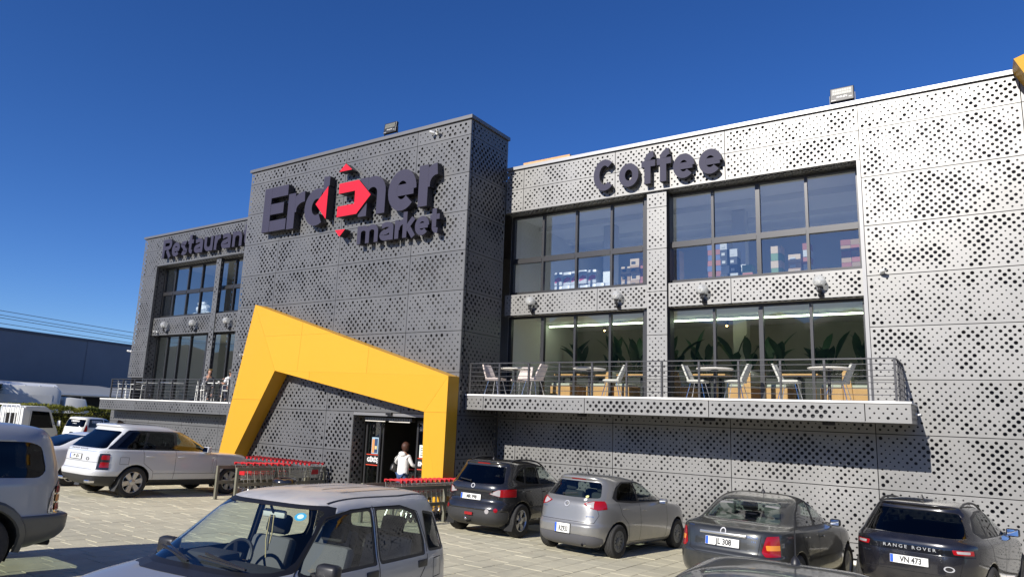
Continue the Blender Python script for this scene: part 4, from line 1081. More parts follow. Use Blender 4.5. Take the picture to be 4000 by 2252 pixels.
    def dash(s, x, z, wd, m=None, wheel_y=-.36):
        MB().bbox(x-.20, x+.28, -wd, wd, z-.35, z, .05).build('dashboard', m or M_TRIM, s.root, True)
        MB().bbox(x-.24, x+.02, wheel_y-.2, wheel_y+.2, z-.03, z+.06, .04).build('instrument_hood', m or M_TRIM, s.root, True)
        mx = Matrix.Translation((x-.36, wheel_y, z-.04)) @ Matrix.Rotation(R(62), 4, 'Y')
        w = MB(); n = 26
        w.tube([mx @ Vector((.175*math.cos(2*math.pi*k/n), .175*math.sin(2*math.pi*k/n), 0)) for k in range(n+1)], .016, 8, cap=False)
        o = w.build('steering_wheel', M_BLACK, s.root, True)
        MB().bbox(-.06,.06,-.07,.07,-.02,.02,.012).xf(mx).build('wheel_hub', M_BLACK, o, True)
        for a in (0, 120, 240):
            MB().beam(mx @ Vector((.05*math.cos(R(a+90)), .05*math.sin(R(a+90)), 0)), mx @ Vector((.17*math.cos(R(a+90)), .17*math.sin(R(a+90)), 0)), .03, .012).build('wheel_spoke', M_BLACK, o)

WHEELS = {}
def wheel_meshes(style, rt, tw):
    """tyre with tread grooves, rim with spokes, hub and dark disc; outer face looks to -y"""
    ry = Matrix.Rotation(R(90), 4, 'X')                            # lathe z -> -y
    rr = rt*(.70 if style in ('rr7', 'velar') else .64)
    h = tw/2
    prof = [(rr-.012, h*.78), (rr+.006, h*.90), ((rr+rt)/2, h*1.0), (rt-.028, h*.97), (rt-.008, h*.84)]
    for g in (.55, .20, -.20, -.55): prof += [(rt, h*(g+.09)), (rt, h*(g+.045)), (rt-.009, h*(g+.04)), (rt-.009, h*(g-.04)), (rt, h*(g-.045))]
    prof += [(rt-.008, -h*.84), (rt-.028, -h*.97), ((rr+rt)/2, -h*1.0), (rr+.006, -h*.90), (rr-.012, -h*.78)]
    t = MB().lathe(prof, 40, ry, closed=True).mesh('tyre', [M_TYRE], True)
    r = MB(); f = h*.72
    r.lathe([(rr+.002, f+.012), (rr-.014, f+.016), (rr-.022, f), (rr-.03, f-.05), (rr-.035, -h*.6), (rr, -h*.7), (rr+.002, f-.02)], 40, ry, closed=True)
    def spoke(a, w0, w1, r0, r1, d0, d1, th=.02):
        a = R(a); d = Vector((math.cos(a), 0, math.sin(a))); q = Vector((-math.sin(a), 0, math.cos(a))); vs = []
        for rad, w, dd in ((r0, w0, d0), (r1, w1, d1)):
            for sg in (-1, 1):
                vs.append(d*rad+q*sg*w+Vector((0, -dd, 0))); vs.append(d*rad+q*sg*w*1.25+Vector((0, -dd+th, 0)))
        r.add(vs, [(0, 2, 6, 4), (0, 4, 5, 1), (2, 3, 7, 6), (1, 5, 7, 3)])
    if style == 'rr7':
        for k in range(6): spoke(k*60+10, .040, .066, .06, rr-.018, f-.005, f+.006, .03)
    elif style == 'multi10':
        for k in range(5):
            for s in (-9, 9): spoke(k*72+s+8, .010, .030, .045, rr-.018, f-.01, f, .02)
    elif style == 'blades':
        for k in range(12): spoke(k*30, .012, .030, .07, rr-.03, f-.004, f+.004, .018)
        r.lathe([(rr-.018, f+.006), (rr-.05, f+.008), (rr-.05, f-.002), (rr-.018, f-.004)], 40, ry, closed=True)
    elif style == 'cap5':
        for k in range(5): spoke(k*72+20, .055, .075, .05, rr-.02, f+.006, f, .02)
        r.lathe([(rr-.014, f+.004), (rr-.05, f+.006), (rr-.05, f-.004), (rr-.014, f-.004)], 36, ry, closed=True)
    else:
        for k in range(5): spoke(k*72, .032, .048, .05, rr-.018, f-.006, f, .03)
    rim = r.mesh('rim', None, True)
    hub = MB().lathe([(.0, f-.02), (.075, f-.02), (.072, f+.004), (.05, f+.012), (.0, f+.014)], 20, ry).mesh('hub_cap', None, True)
    disc_ = MB().lathe([(.0, f-.085), (rr-.04, f-.085), (rr-.04, f-.07), (.0, f-.07)], 24, ry).mesh('brake_disc', None)
    return t, rim, hub, disc_

M_TYRE = mat('tyre_rubber', (.030,.029,.028), rough=.85, var=.25, nscale=30); M_RUB = mat('dark_rubber', (.012,.012,.012), rough=.9)
M_GAP = mat('panel_gap_dark', (.006,.006,.006), rough=.9); M_TRIM = mat('interior_trim', (.030,.030,.032), rough=.8)
M_ALLOY = mat('alloy_silver', (.52,.52,.53), rough=.32, metal=.85); M_MIRR = mat('mirror_glass', (.75,.78,.82), rough=.02, metal=1.0)
M_SATIN = mat('satin_badge', (.45,.45,.46), rough=.4, metal=.6); M_BUMP = mat('black_bumper', (.030,.030,.031), rough=.55, var=.15, nscale=9)
def paint(name, col, metal=.55, rough=.38, coat=.8, dust=0.0, dcol=(.42,.37,.30)):
    """car paint: flake base under clear coat, with road dust gathering low down and on top faces"""
    if name in MATS: return MATS[name]
    m = mat(name, col, rough=rough, metal=metal, coat=coat); n = m.node_tree.nodes; l = m.node_tree.links; b = n['Principled BSDF']
    b.inputs['Coat Roughness'].default_value = .04
    if dust:
        tc = n.new('ShaderNodeTexCoord'); nz = n.new('ShaderNodeTexNoise'); nz.inputs['Scale'].default_value = 5.5; nz.inputs['Detail'].default_value = 8; nz.inputs['Roughness'].default_value = .65
        l.new(tc.outputs['Object'], nz.inputs['Vector'])
        sp = n.new('ShaderNodeSeparateXYZ'); l.new(tc.outputs['Object'], sp.inputs[0])
        low = n.new('ShaderNodeMapRange'); low.inputs[1].default_value = .62; low.inputs[2].default_value = .20; low.inputs[3].default_value = .12; low.inputs[4].default_value = .75
        l.new(sp.outputs['Z'], low.inputs[0])
        mr = n.new('ShaderNodeMapRange'); mr.inputs[1].default_value = .40; mr.inputs[2].default_value = .68; l.new(nz.outputs[0], mr.inputs[0])
        ad = n.new('ShaderNodeMath'); ad.operation = 'MULTIPLY_ADD'; l.new(mr.outputs[0], ad.inputs[0]); l.new(low.outputs[0], ad.inputs[1]); ad.inputs[2].default_value = 0.02
        ml = n.new('ShaderNodeMath'); ml.operation = 'MULTIPLY'; ml.use_clamp = True; l.new(ad.outputs[0], ml.inputs[0]); ml.inputs[1].default_value = dust
        mx = n.new('ShaderNodeMix'); mx.data_type = 'RGBA'; l.new(ml.outputs[0], mx.inputs['Factor']); mx.inputs[6].default_value = (*col, 1); mx.inputs[7].default_value = (*dcol, 1); l.new(mx.outputs[2], b.inputs['Base Color'])
        cr = n.new('ShaderNodeMath'); cr.operation = 'MULTIPLY_ADD'; l.new(ml.outputs[0], cr.inputs[0]); cr.inputs[1].default_value = .8; cr.inputs[2].default_value = .05; cr.use_clamp = True; l.new(cr.outputs[0], b.inputs['Coat Roughness'])
        mt = n.new('ShaderNodeMath'); mt.operation = 'MULTIPLY_ADD'; l.new(ml.outputs[0], mt.inputs[0]); mt.inputs[1].default_value = -metal; mt.inputs[2].default_value = metal; l.new(mt.outputs[0], b.inputs['Metallic'])
    return m
G_DARK = glass('privacy_glass', (.05,.052,.052), refl=.6, base=.02); G_MID = glass('tinted_car_glass', (.46,.54,.50), base=.03); G_CLEAR = glass('clear_car_glass', (.90,.96,.92), base=.01)
M_LRED = mat('tail_lamp_red', (.30,.005,.008), rough=.12, coat=.6); M_LWHT = mat('lamp_clear', (.36,.34,.34), rough=.2, coat=.5); M_LAMB = mat('lamp_amber', (.70,.24,.03), rough=.15, coat=.6)
M_LBLK = mat('lamp_smoked', (.02,.02,.022), rough=.15, coat=.6); M_SEATG = mat('seat_grey_cloth', (.10,.10,.11), rough=.95, bump=.2, bscale=120); M_SEATL = mat('seat_light_cloth', (.20,.195,.19), rough=.95)
def expand(poly, d):
    cx = sum(q[0] for q in poly)/len(poly); cy = sum(q[1] for q in poly)/len(poly)
    return [(q[0]+math.copysign(d, q[0]-cx), q[1]+math.copysign(d, q[1]-cy)) for q in poly]
M_RUBT = mat('window_rubber', (.010,.010,.011), rough=.45)

# ---------------------------------------------------------------- grey hatchback (parked nose to the wall)
c = Car('parked_car', 'silver grey hatchback with wide red and clear tail lamps', 'car',
    [(.17,-.45,3.20,.66),(.22,-.58,3.28,.76),(.32,-.66,3.34,.82),(.45,-.695,3.36,.838),(.56,-.695,3.355,.846),(.63,-.655,3.34,.848),(.75,-.635,3.28,.845),(.86,-.62,3.16,.838),(.94,-.605,2.92,.825),(1.0,-.575,2.48,.80),(1.04,-.53,2.22,.775),(1.10,-.465,2.06,.755),(1.20,-.36,1.82,.715),(1.32,-.245,1.50,.655),(1.385,-.21,1.28,.61),(1.42,-.235,1.12,.565),(1.45,-.23,.95,.51),(1.478,-.12,.72,.42),(1.495,.05,.45,.28),(1.50,.15,.35,.10)],
    (-6.86,13.30), 1.478, paint('grey_metallic', (.26,.258,.25), metal=.55, rough=.36, dust=.35), 2.57, (.31,.185), .75, group='cars parked nose to the building')
c.region('rear_window', [(-.61,1.085),(0,1.07),(.61,1.085),(.55,1.23),(.49,1.365),(-.49,1.365),(-.55,1.23)], 'rear', G_MID, -.004, .05, split=False, mirror=False, hi=.1)
c.region('front_window', [(1.92,1.04),(1.50,1.295),(1.15,1.365),(.83,1.38),(.83,1.03)], 'side', G_CLEAR, -.004)
c.region('rear_side_window', [(.76,1.035),(.76,1.375),(.38,1.365),(.14,1.28),(.0,1.10),(.02,1.06)], 'side', G_DARK, -.004)
c.region('window_trim', [(2.10,1.01),(1.54,1.318),(1.15,1.392),(.34,1.388),(.08,1.29),(-.13,1.10),(-.02,1.03),(.5,1.0)], 'side', M_RUBT, -.001)
c.region('windscreen', [(-.66,1.08),(.66,1.08),(.50,1.385),(-.50,1.385)], 'front', G_CLEAR, -.004, .04, split=False, mirror=False, lo=.9)
c.xcut(-.33)
c.region('reversing_lamp', [(.40,.975),(.55,1.025),(.57,.905),(.50,.915)], 'rear', M_LWHT, .006, .01, hi=-.33)
c.region('tail_lamp', [(.36,.975),(.55,1.035),(.92,1.05),(.92,.945),(.64,.875),(.48,.91)], 'rear', M_LRED, .006, .012, hi=-.33)
c.region('brake_light', [(-.17,1.396),(.17,1.396),(.165,1.418),(-.165,1.418)], 'rear', M_LRED, .004, .005, split=False, mirror=False, hi=.2)
c.region('lower_bumper', [(-.95,.10),(.95,.10),(.95,.26),(.62,.41),(-.62,.41),(-.95,.26)], 'rear', mat('grey_bumper_trim', (.09,.09,.10), rough=.5), .004, .03, split=False, mirror=False, hi=-.40)
c.arches()
c.seam([(-.60,.64),(.60,.64),(.66,.78),(.63,.88)], 'rear', sides=(1,)); c.seam([(-.60,.64),(-.66,.78),(-.63,.88)], 'rear', sides=(1,))
c.seam([(1.98,.99),(2.02,.55),(1.98,.28)]); c.seam([(.80,1.0),(.84,.60),(.84,.28)]); c.seam([(.02,1.02),(.10,.80),(.34,.62),(.42,.30)]); c.seam([(.42,.28),(1.98,.27)]); c.seam([(2.6,.92),(2.9,.80)])
c.finish()
c.wheels('blades', mat('hubcap_grey', (.16,.165,.17), rough=.45, metal=.5))
c.mirror(1.66, 1.0, c.paint, -1); c.mirror(1.66, 1.0, c.paint, 1)
c.handle(.95, .86, c.paint); c.handle(.22, .90, c.paint); c.handle(.95, .86, c.paint, 1); c.handle(.22, .90, c.paint, 1)
c.plate('RZ933', .02, .50, .34, .17, .125, sx=.62)
c.root.scale = (1.03,)*3; q = c.badge_disc(0, .945, .058); MB().tube([q @ Vector((-.045,.02,.006)), q @ Vector((0,-.02,.006)), q @ Vector((.045,.02,.006))], .007, 6).build('badge_wing', M_CHROME, c.root)
c.wiper(.18, 1.10, -.12, 1.14)
c.antenna(.10, .22, -.35); c.seats(1.15, .28, .55, M_SEATG); c.dash(1.75, .98, .62)
MB().bbox(-.05,.22,-.30,.30,.90,.99,.02).build('parcel_shelf', M_SEATL, c.root)
c.lettering('SKYACTIV', -.52, .74, .035); c.lettering('DEMIO', .52, .85, .04)
MB().tube([(-.66,-.42,.235),(-.54,-.42,.245)], .028, 12, cap=False).build('exhaust_pipe', M_CHROME, c.root, True)
h, n_ = c.rear(-.36, 1.10); MB().lathe([(.0,0),(.035,0),(.035,.002),(.0,.002)], 14, Matrix.Translation(h+n_*.002) @ n_.to_track_quat('Z','Y').to_matrix().to_4x4()).build('window_sticker', mat('sticker_yellow', (.6,.58,.25), rough=.6), c.root)
h, n_ = c.rear(-.36, 1.045); MB().lathe([(.0,0),(.035,0),(.035,.002),(.0,.002)], 14, Matrix.Translation(h+n_*.002) @ n_.to_track_quat('Z','Y').to_matrix().to_4x4()).build('window_sticker', M_WHITEP, c.root)

# ---------------------------------------------------------------- black crossover with roof rails
c = Car('parked_car', 'black crossover with roof rails beside the trolleys', 'car',
    [(.22,-.55,3.40,.72),(.30,-.70,3.48,.82),(.42,-.78,3.53,.87),(.58,-.79,3.54,.885),(.67,-.755,3.52,.89),(.76,-.70,3.48,.888),(.90,-.695,3.36,.88),(1.0,-.69,3.1,.87),(1.06,-.675,2.75,.85),(1.10,-.65,2.4,.825),(1.16,-.60,2.20,.79),(1.29,-.50,1.92,.745),(1.42,-.385,1.62,.70),(1.50,-.33,1.40,.66),(1.55,-.35,1.20,.615),(1.58,-.30,1.02,.545),(1.602,-.15,.85,.45),(1.618,.05,.66,.29),(1.622,.2,.5,.1)],
    (-9.52,13.72), 1.60, paint('black_gloss', (.012,.012,.013), metal=.0, rough=.25, coat=1.0, dust=.12), 2.63, (.358,.22), .77, group='cars parked nose to the building')
c.region('rear_window', [(-.66,1.12),(0,1.09),(.66,1.12),(.60,1.30),(.55,1.475),(-.55,1.475),(-.60,1.30)], 'rear', G_DARK, -.004, .05, split=False, mirror=False, hi=.1)
c.region('front_window', [(1.92,1.12),(1.52,1.42),(1.15,1.49),(.88,1.50),(.88,1.12)], 'side', G_CLEAR, -.004)
c.region('rear_side_window', [(.80,1.125),(.80,1.50),(.35,1.485),(.20,1.14)], 'side', G_DARK, -.004)
c.region('quarter_window', [(.14,1.15),(.26,1.45),(.02,1.38),(-.16,1.22)], 'side', G_DARK, -.004, .02)
c.region('window_trim', [(2.06,1.10),(1.56,1.445),(1.15,1.522),(.3,1.512),(.0,1.41),(-.24,1.22),(.0,1.11)], 'side', M_RUBT, -.001)
c.region('windscreen', [(-.70,1.18),(.70,1.18),(.57,1.51),(-.57,1.51)], 'front', G_CLEAR, -.004, .04, split=False, mirror=False, lo=.9)
c.xcut(-.22)
c.region('reversing_lamp', [(.43,.905),(.60,.995),(.64,.995),(.64,.86)], 'rear', M_LWHT, .010, .012, hi=-.22)
c.region('tail_lamp', [(.42,.905),(.60,1.0),(.96,1.04),(.96,.87),(.66,.85)], 'rear', M_LRED, .010, .012, hi=-.22)
c.region('brake_light', [(-.17,1.515),(.17,1.515),(.16,1.54),(-.16,1.54)], 'rear', M_LRED, .004, .005, split=False, mirror=False, hi=.2)
c.region('lower_bumper', [(-1,.10),(1,.10),(1,.52),(.60,.56),(-.60,.56),(-1,.52)], 'rear', M_BUMP, .004, .04, split=False, mirror=False, hi=-.44)
c.region('sill_trim', [(.36,.1),(2.27,.1),(2.27,.36),(.36,.36)], 'side', M_BUMP, .004, .02)
c.arches()
c.seam([(-.72,.70),(.72,.70)], 'rear', sides=(1,)); c.seam([(.72,.70),(.66,.86)], 'rear'); c.seam([(.0,1.10),(.12,.85),(.38,.66)]); c.seam([(.84,1.10),(.88,.38)]); c.seam([(2.05,1.10),(2.08,.40)])
c.finish(); c.wheels('multi10', M_ALLOY); c.root.scale = (1.025,)*3
c.mirror(1.80, 1.10, c.paint, -1); c.mirror(1.80, 1.10, c.paint, 1)
c.handle(.98, .96, c.paint); c.handle(.25, .98, c.paint)
c.plate('MR 998', .04, .815, .52, .115, .105)
c.badge_disc(.02, 1.045, .05); c.wiper(.12, 1.13, .42, 1.16); c.antenna(.05, .42, -.42); c.roof_rail(-.05, 1.55, .53)
c.lettering('QASHQAI', .60, .79, .045); c.lettering('DCI', -.50, .77, .045)
bx = MB().bbox(-.5,.5,-.015,.015,.93,.985,.01).xf(Matrix.Translation((-.70,.0,0)) @ Matrix.Rotation(R(90),4,'Z')).build('tailgate_grip', c.paint, c.root)
for y in (-.62, .62):
    h, n_ = c.rear(y, .58); MB().lathe([(.0,0),(.045,0),(.045,.008),(.0,.010)], 16, Matrix.Translation(h) @ n_.to_track_quat('Z','Y').to_matrix().to_4x4()).build('reflector', M_LRED, c.root)
h, n_ = c.rear(-.44, .545); MB().lathe([(.0,0),(.05,0),(.05,.008),(.0,.010)], 16, Matrix.Translation(h) @ n_.to_track_quat('Z','Y').to_matrix().to_4x4()).build('parking_lamp', M_LWHT, c.root)
MB().bbox(-.83,-.80,-.10,.10,.44,.50,.006).build('fog_lamp', M_LRED, c.root)
MB().tube([(-.72,0,.30),(-.86,0,.30),(-.90,0,.34)], .022, 10).build('tow_bar', M_BLACK, c.root, True); MB().ball((-.905,0,.375), .032, 12, 8).build('tow_ball', M_CHROME, c.root, True)
for sg in (-1, 1): MB().add([(-.33,sg*.66,.36),(-.33,sg*.88,.36),(-.40,sg*.87,.16),(-.40,sg*.67,.16)], [(0,1,2,3)]).build('mud_flap', M_RUB, c.root)

# ---------------------------------------------------------------- dark grey saloon
c = Car('parked_car', 'dark grey saloon with red and amber tail lamps', 'car',
    [(.18,-.70,3.25,.68),(.25,-.88,3.32,.78),(.36,-.97,3.36,.83),(.50,-1.0,3.38,.845),(.61,-.995,3.38,.852),(.67,-.955,3.36,.852),(.80,-.94,3.28,.848),(.90,-.925,3.05,.838),(.955,-.90,2.70,.825),(.99,-.84,2.30,.80),(1.01,-.66,2.15,.785),(1.04,-.42,2.02,.765),(1.12,-.24,1.85,.735),(1.22,-.05,1.62,.695),(1.32,.16,1.36,.65),(1.39,.36,1.12,.595),(1.43,.52,.95,.53),(1.455,.62,.85,.42),(1.468,.70,.79,.25),(1.47,.72,.76,.10)],
    (-3.30,12.34), 1.452, paint('dark_olive_grey', (.050,.052,.050), metal=.6, rough=.35, coat=.9, dust=.22), 2.60, (.318,.195), .735, nr=5.6, group='cars parked nose to the building')
c.region('rear_window', [(-.62,1.06),(.62,1.06),(.54,1.22),(.46,1.35),(-.46,1.35),(-.54,1.22)], 'rear', G_MID, -.004, .05, split=False, mirror=False, hi=.8)
c.region('front_window', [(1.86,1.04),(1.45,1.30),(1.1,1.375),(.92,1.38),(.92,1.03)], 'side', G_MID, -.004)
c.region('rear_side_window', [(.84,1.03),(.84,1.38),(.50,1.34),(.24,1.20),(.10,1.04)], 'side', G_MID, -.004)
c.region('window_trim', [(2.0,1.015),(1.5,1.315),(1.1,1.40),(.85,1.405),(.48,1.365),(.18,1.20),(-.02,1.04),(.1,1.01)], 'side', M_RUBT, -.001)
c.region('windscreen', [(-.68,1.08),(.68,1.08),(.52,1.38),(-.52,1.38)], 'front', G_CLEAR, -.004, .04, split=False, mirror=False, lo=.9)
c.xcut(-.66)
c.region('indicator_lamp', [(.615,.80),(.90,.81),(.90,.74),(.63,.73)], 'rear', M_LAMB, .004, .012, hi=-.66)
c.region('tail_lamp', [(.57,.70),(.62,.92),(.92,.95),(.92,.66),(.62,.64)], 'rear', M_LRED, .004, .02, hi=-.66)
c.arches()
c.seam([(-.56,.92),(-.52,.64),(-.40,.60),(.40,.60),(.52,.64),(.56,.92)], 'rear', sides=(1,)); c.seam([(.62,.645),(.83,.66)], 'rear')
c.seam([(.88,1.02),(.90,.30)]); c.seam([(.10,1.02),(.16,.76),(.40,.58),(.44,.32)]); c.seam([(2.08,1.0),(2.12,.30)])
c.seam([(.46,.52),(2.08,.52)], w=.05, m=c.paint, name='side_moulding', off=.012)
c.root.scale = (1.05,)*3; c.finish(); c.wheels('cap5', mat('hubcap_silver', (.40,.40,.41), rough=.4, metal=.6))
c.mirror(1.74, 1.02, c.paint, -1); c.mirror(1.74, 1.02, c.paint, 1)
c.handle(1.02, .86, c.paint); c.handle(.28, .88, c.paint)
c.plate('JL 308', 0, .775, .52, .115, .115)
MB().bbox(-.36,.36,-.03,.0,.865,.91,.012).xf(Matrix.Translation((-.925,0,0)) @ Matrix.Rotation(R(-90),4,'Z')).build('boot_grip', mat('satin_chrome', (.55,.55,.53), rough=.3, metal=.8), c.root, True)
c.badge_disc(0, .925, .045, sz=(1,1.3)); c.lettering('COROLLA', -.42, .875, .045); c.lettering('1.3 S', -.46, .82, .035); c.lettering('TERRA', .52, .945, .035)
c.antenna(.72, .14, -.45); c.seats(1.25, .30, .52, M_SEATL, top=.60); c.dash(1.85, .96, .62)
MB().box(-.50,.18,-.60,.60,1.0,1.02).build('parcel_shelf', M_SEATL, c.root); MB().bbox(-.30,-.24,-.12,.12,1.02,1.06,.01).build('brake_light', M_LRED, c.root)

# ---------------------------------------------------------------- black luxury SUV at the right
c = Car('parked_car', 'black SUV with slim tail lamps and silver tailgate lettering at the right edge', 'car',
    [(.25,-.62,3.45,.78),(.35,-.82,3.55,.88),(.48,-.90,3.62,.93),(.62,-.92,3.64,.95),(.80,-.915,3.62,.962),(.92,-.905,3.55,.962),(1.0,-.90,3.35,.955),(1.06,-.885,3.0,.94),(1.10,-.845,2.6,.915),(1.14,-.79,2.35,.885),(1.25,-.66,2.05,.83),(1.38,-.52,1.72,.765),(1.48,-.42,1.42,.71),(1.545,-.40,1.15,.655),(1.585,-.44,1.0,.60),(1.62,-.34,.85,.53),(1.648,-.10,.65,.40),(1.662,.1,.5,.25),(1.665,.2,.45,.12)],
    (-.80,13.55), 1.40, paint('black_metallic', (.010,.010,.014), metal=.2, rough=.22, coat=1.0, dust=.2), 2.874, (.38,.26), .82, nr=4.6, group='cars parked nose to the building')
c.region('rear_window', [(-.72,1.15),(.72,1.15),(.66,1.32),(.58,1.50),(-.58,1.50),(-.66,1.32)], 'rear', G_DARK, -.004, .05, split=False, mirror=False, hi=.1)
c.region('front_window', [(2.0,1.16),(1.6,1.44),(1.2,1.52),(.98,1.525),(.98,1.16)], 'side', G_MID, -.004)
c.region('rear_side_window', [(.90,1.165),(.90,1.525),(.30,1.505),(.15,1.18)], 'side', G_DARK, -.004)
c.region('quarter_window', [(.08,1.185),(.22,1.49),(-.08,1.43),(-.28,1.24)], 'side', G_DARK, -.004, .02)
c.region('window_trim', [(2.2,1.14),(1.65,1.46),(1.2,1.545),(.2,1.53),(-.12,1.46),(-.36,1.24),(-.2,1.16)], 'side', M_RUBT, -.001)
c.region('windscreen', [(-.76,1.2),(.76,1.2),(.60,1.52),(-.60,1.52)], 'front', G_MID, -.004, .04, split=False, mirror=False, lo=.9)
c.xcut(-.62)
c.region('tail_lamp_lens', [(.61,.986),(.76,.986),(.76,.95),(.62,.95)], 'rear', M_LWHT, .009, .006, hi=-.62)
c.region('tail_lamp', [(.56,.998),(1.0,1.0),(1.0,.938),(.58,.932)], 'rear', M_LRED, .006, .01, hi=-.62)
c.region('tailgate_band', [(-1.0,.905),(1.0,.905),(1.0,1.015),(-1.0,1.015)], 'rear', mat('gloss_black_band', (.008,.008,.009), rough=.12, coat=1), .003, .01, split=False, mirror=False, hi=-.62)
c.region('lower_bumper', [(-1.1,.10),(1.1,.10),(1.1,.42),(-1.1,.42)], 'rear', M_BUMP, .004, .04, split=False, mirror=False, hi=-.5)
c.arches()
c.seam([(-.70,.90),(-.64,.62),(.64,.62),(.70,.90)], 'rear', sides=(1,)); c.seam([(.94,1.14),(.98,.42)]); c.seam([(.0,1.15),(.10,.85),(.42,.62)]); c.seam([(2.3,1.14),(2.34,.42)])
c.finish(); c.wheels('velar', mat('dark_alloy', (.12,.12,.125), rough=.3, metal=.8))
c.mirror(1.95, 1.15, c.paint, -1, sz=(.12,.20,.14)); c.mirror(1.95, 1.15, c.paint, 1, sz=(.12,.20,.14))
c.plate('VN 473', 0, .775, .52, .115, .115); c.lettering('RANGE ROVER', 0, .94, .066, mat('satin_letter', (.62,.62,.60), rough=.3, metal=.6), sx=1.2, space=1.5); c.lettering('VELAR', .62, .83, .045, sx=1.3)
c.badge_disc(-.52, .72, .045, sz=(1.6,.9)); c.roof_rail(-.15, 1.5, .58, hgt=.045)
h, n_ = c.hit((.10,0,4), (0,0,-1)); MB().add([h+Vector((-.12,-.02,0)),h+Vector((-.12,.02,0)),h+Vector((.10,.0,0)),h+Vector((-.10,0,.07)),h+Vector((-.04,0,.065))], [(0,1,3),(1,2,4,3),(2,0,3,4),(0,2,1)]).build('shark_fin_antenna', M_BLACK, c.root)

# ---------------------------------------------------------------- white luxury SUV at the left
RRP = paint('pearl_white', (.60,.61,.62), metal=.05, rough=.32, coat=.9, dust=.30, dcol=(.50,.46,.40))
c = Car('parked_car', 'white luxury SUV with black pillars and silver six-spoke wheels', 'car',
    [(.28,-.70,3.45,.80),(.38,-.90,3.58,.90),(.52,-1.0,3.66,.96),(.63,-1.02,3.70,.985),(.69,-.985,3.71,.99),(.85,-.955,3.72,.99),(1.00,-.95,3.70,.985),(1.07,-.945,3.62,.98),(1.12,-.94,3.35,.97),(1.155,-.93,2.75,.958),(1.19,-.885,2.42,.94),(1.35,-.72,2.12,.89),(1.50,-.55,1.84,.835),(1.63,-.41,1.58,.785),(1.71,-.37,1.36,.74),(1.755,-.42,1.20,.70),(1.785,-.42,1.08,.65),(1.81,-.25,.85,.55),(1.83,.05,.65,.38),(1.835,.25,.45,.12)],
    (-19.12,10.05), 1.607, RRP, 2.92, (.385,.27), .84, nr=6.2, nf=4.4)
c.region('rear_window', [(-.80,1.20),(.80,1.20),(.72,1.42),(.66,1.64),(-.66,1.64),(-.72,1.42)], 'rear', G_DARK, -.004, .05, split=False, mirror=False, hi=.1)
c.region('front_window', [(2.16,1.22),(1.74,1.54),(1.4,1.63),(1.12,1.645),(1.12,1.22)], 'side', G_MID, -.004)
c.region('rear_side_window', [(1.04,1.22),(1.04,1.64),(.34,1.64),(.20,1.22)], 'side', G_DARK, -.004)
c.region('quarter_window', [(.14,1.22),(.28,1.64),(-.12,1.63),(-.52,1.24)], 'side', G_DARK, -.004, .02)
c.region('black_pillars', [(2.42,1.185),(1.80,1.57),(1.4,1.678),(-.2,1.675),(-.72,1.19)], 'side', mat('gloss_black_band', (0,0,0)), -.001, .03)
c.region('windscreen', [(-.82,1.25),(.82,1.25),(.68,1.65),(-.68,1.65)], 'front', G_MID, -.004, .04, split=False, mirror=False, lo=.9)
c.xcut(-.66)
c.region('tail_lamp_upper', [(.80,1.04),(.915,1.04),(.915,.93),(.80,.93)], 'rear', M_LRED, .010, .02, hi=-.66)
c.region('tail_lamp_lower', [(.80,.87),(.915,.87),(.915,.74),(.80,.74)], 'rear', M_LRED, .010, .02, hi=-.66)
c.region('tail_lamp', [(.76,1.075),(1.1,1.075),(1.1,.69),(.76,.69)], 'rear', M_LBLK, .006, .015, hi=-.66)
c.region('lower_bumper', [(-1.1,.10),(1.1,.10),(1.1,.53),(-1.1,.53)], 'rear', M_BUMP, .004, .03, split=False, mirror=False, hi=-.42)
c.region('sill_trim', [(.42,.1),(2.50,.1),(2.50,.44),(.42,.44)], 'side', M_BUMP, .004, .02)
c.arches()
c.seam([(-.76,1.07),(-.76,.69),(.76,.69),(.76,1.07)], 'rear', sides=(1,)); c.seam([(-.75,.86),(.75,.86)], 'rear', sides=(1,)); c.seam([(-.86,1.12),(.86,1.12)], 'rear', sides=(1,), m=M_CHROME)
c.seam([(1.08,1.19),(1.10,.46)]); c.seam([(.16,1.19),(.20,.86),(.48,.66),(.52,.46)]); c.seam([(2.36,1.18),(2.40,.46)]); c.seam([(.5,.60),(2.4,.60)]); c.seam([(2.30,1.05),(2.30,.62),(2.24,.62),(2.24,1.05)], m=M_CHROME)
c.seam([(-.42,1.0),(-.20,1.0),(-.20,.83),(-.42,.83),(-.42,1.0)])
c.finish(); c.wheels('rr7', M_ALLOY)
c.mirror(2.0, 1.22, c.paint, -1, sz=(.14,.22,.17), out=.17); c.mirror(2.0, 1.22, c.paint, 1, sz=(.14,.22,.17), out=.17)
c.handle(1.25, 1.03, c.paint, L=.22); c.handle(.34, 1.03, c.paint, L=.22)
c.plate('PY 676', .12, .965, .52, .115, .11); c.lettering('RANGE ROVER', .05, 1.145, .055, mat('dark_letter', (.10,.10,.10), rough=.4), sx=1.3, space=1.7); c.badge_disc(-.42, .93, .04, sz=(1.6,.9), m=M_BLACK)
for sg in (-1, 1): MB().add([(-.34,sg*.72,.45),(-.34,sg*.97,.45),(-.44,sg*.96,.17),(-.44,sg*.73,.17)], [(0,1,2,3)]).build('mud_flap', M_BUMP, c.root)
for sg in (-1, 1): MB().bbox(-1.0,-.84,sg*.62-.11,sg*.62+.11,.36,.43,.02).build('exhaust_tip', M_CHROME, c.root)
h, n_ = c.hit((.0,0,4), (0,0,-1)); MB().add([h+Vector((-.14,-.03,0)),h+Vector((-.14,.03,0)),h+Vector((.10,.0,0)),h+Vector((-.12,0,.08)),h+Vector((-.05,0,.075))], [(0,1,3),(1,2,4,3),(2,0,3,4),(0,2,1)]).build('shark_fin_antenna', M_BLACK, c.root)
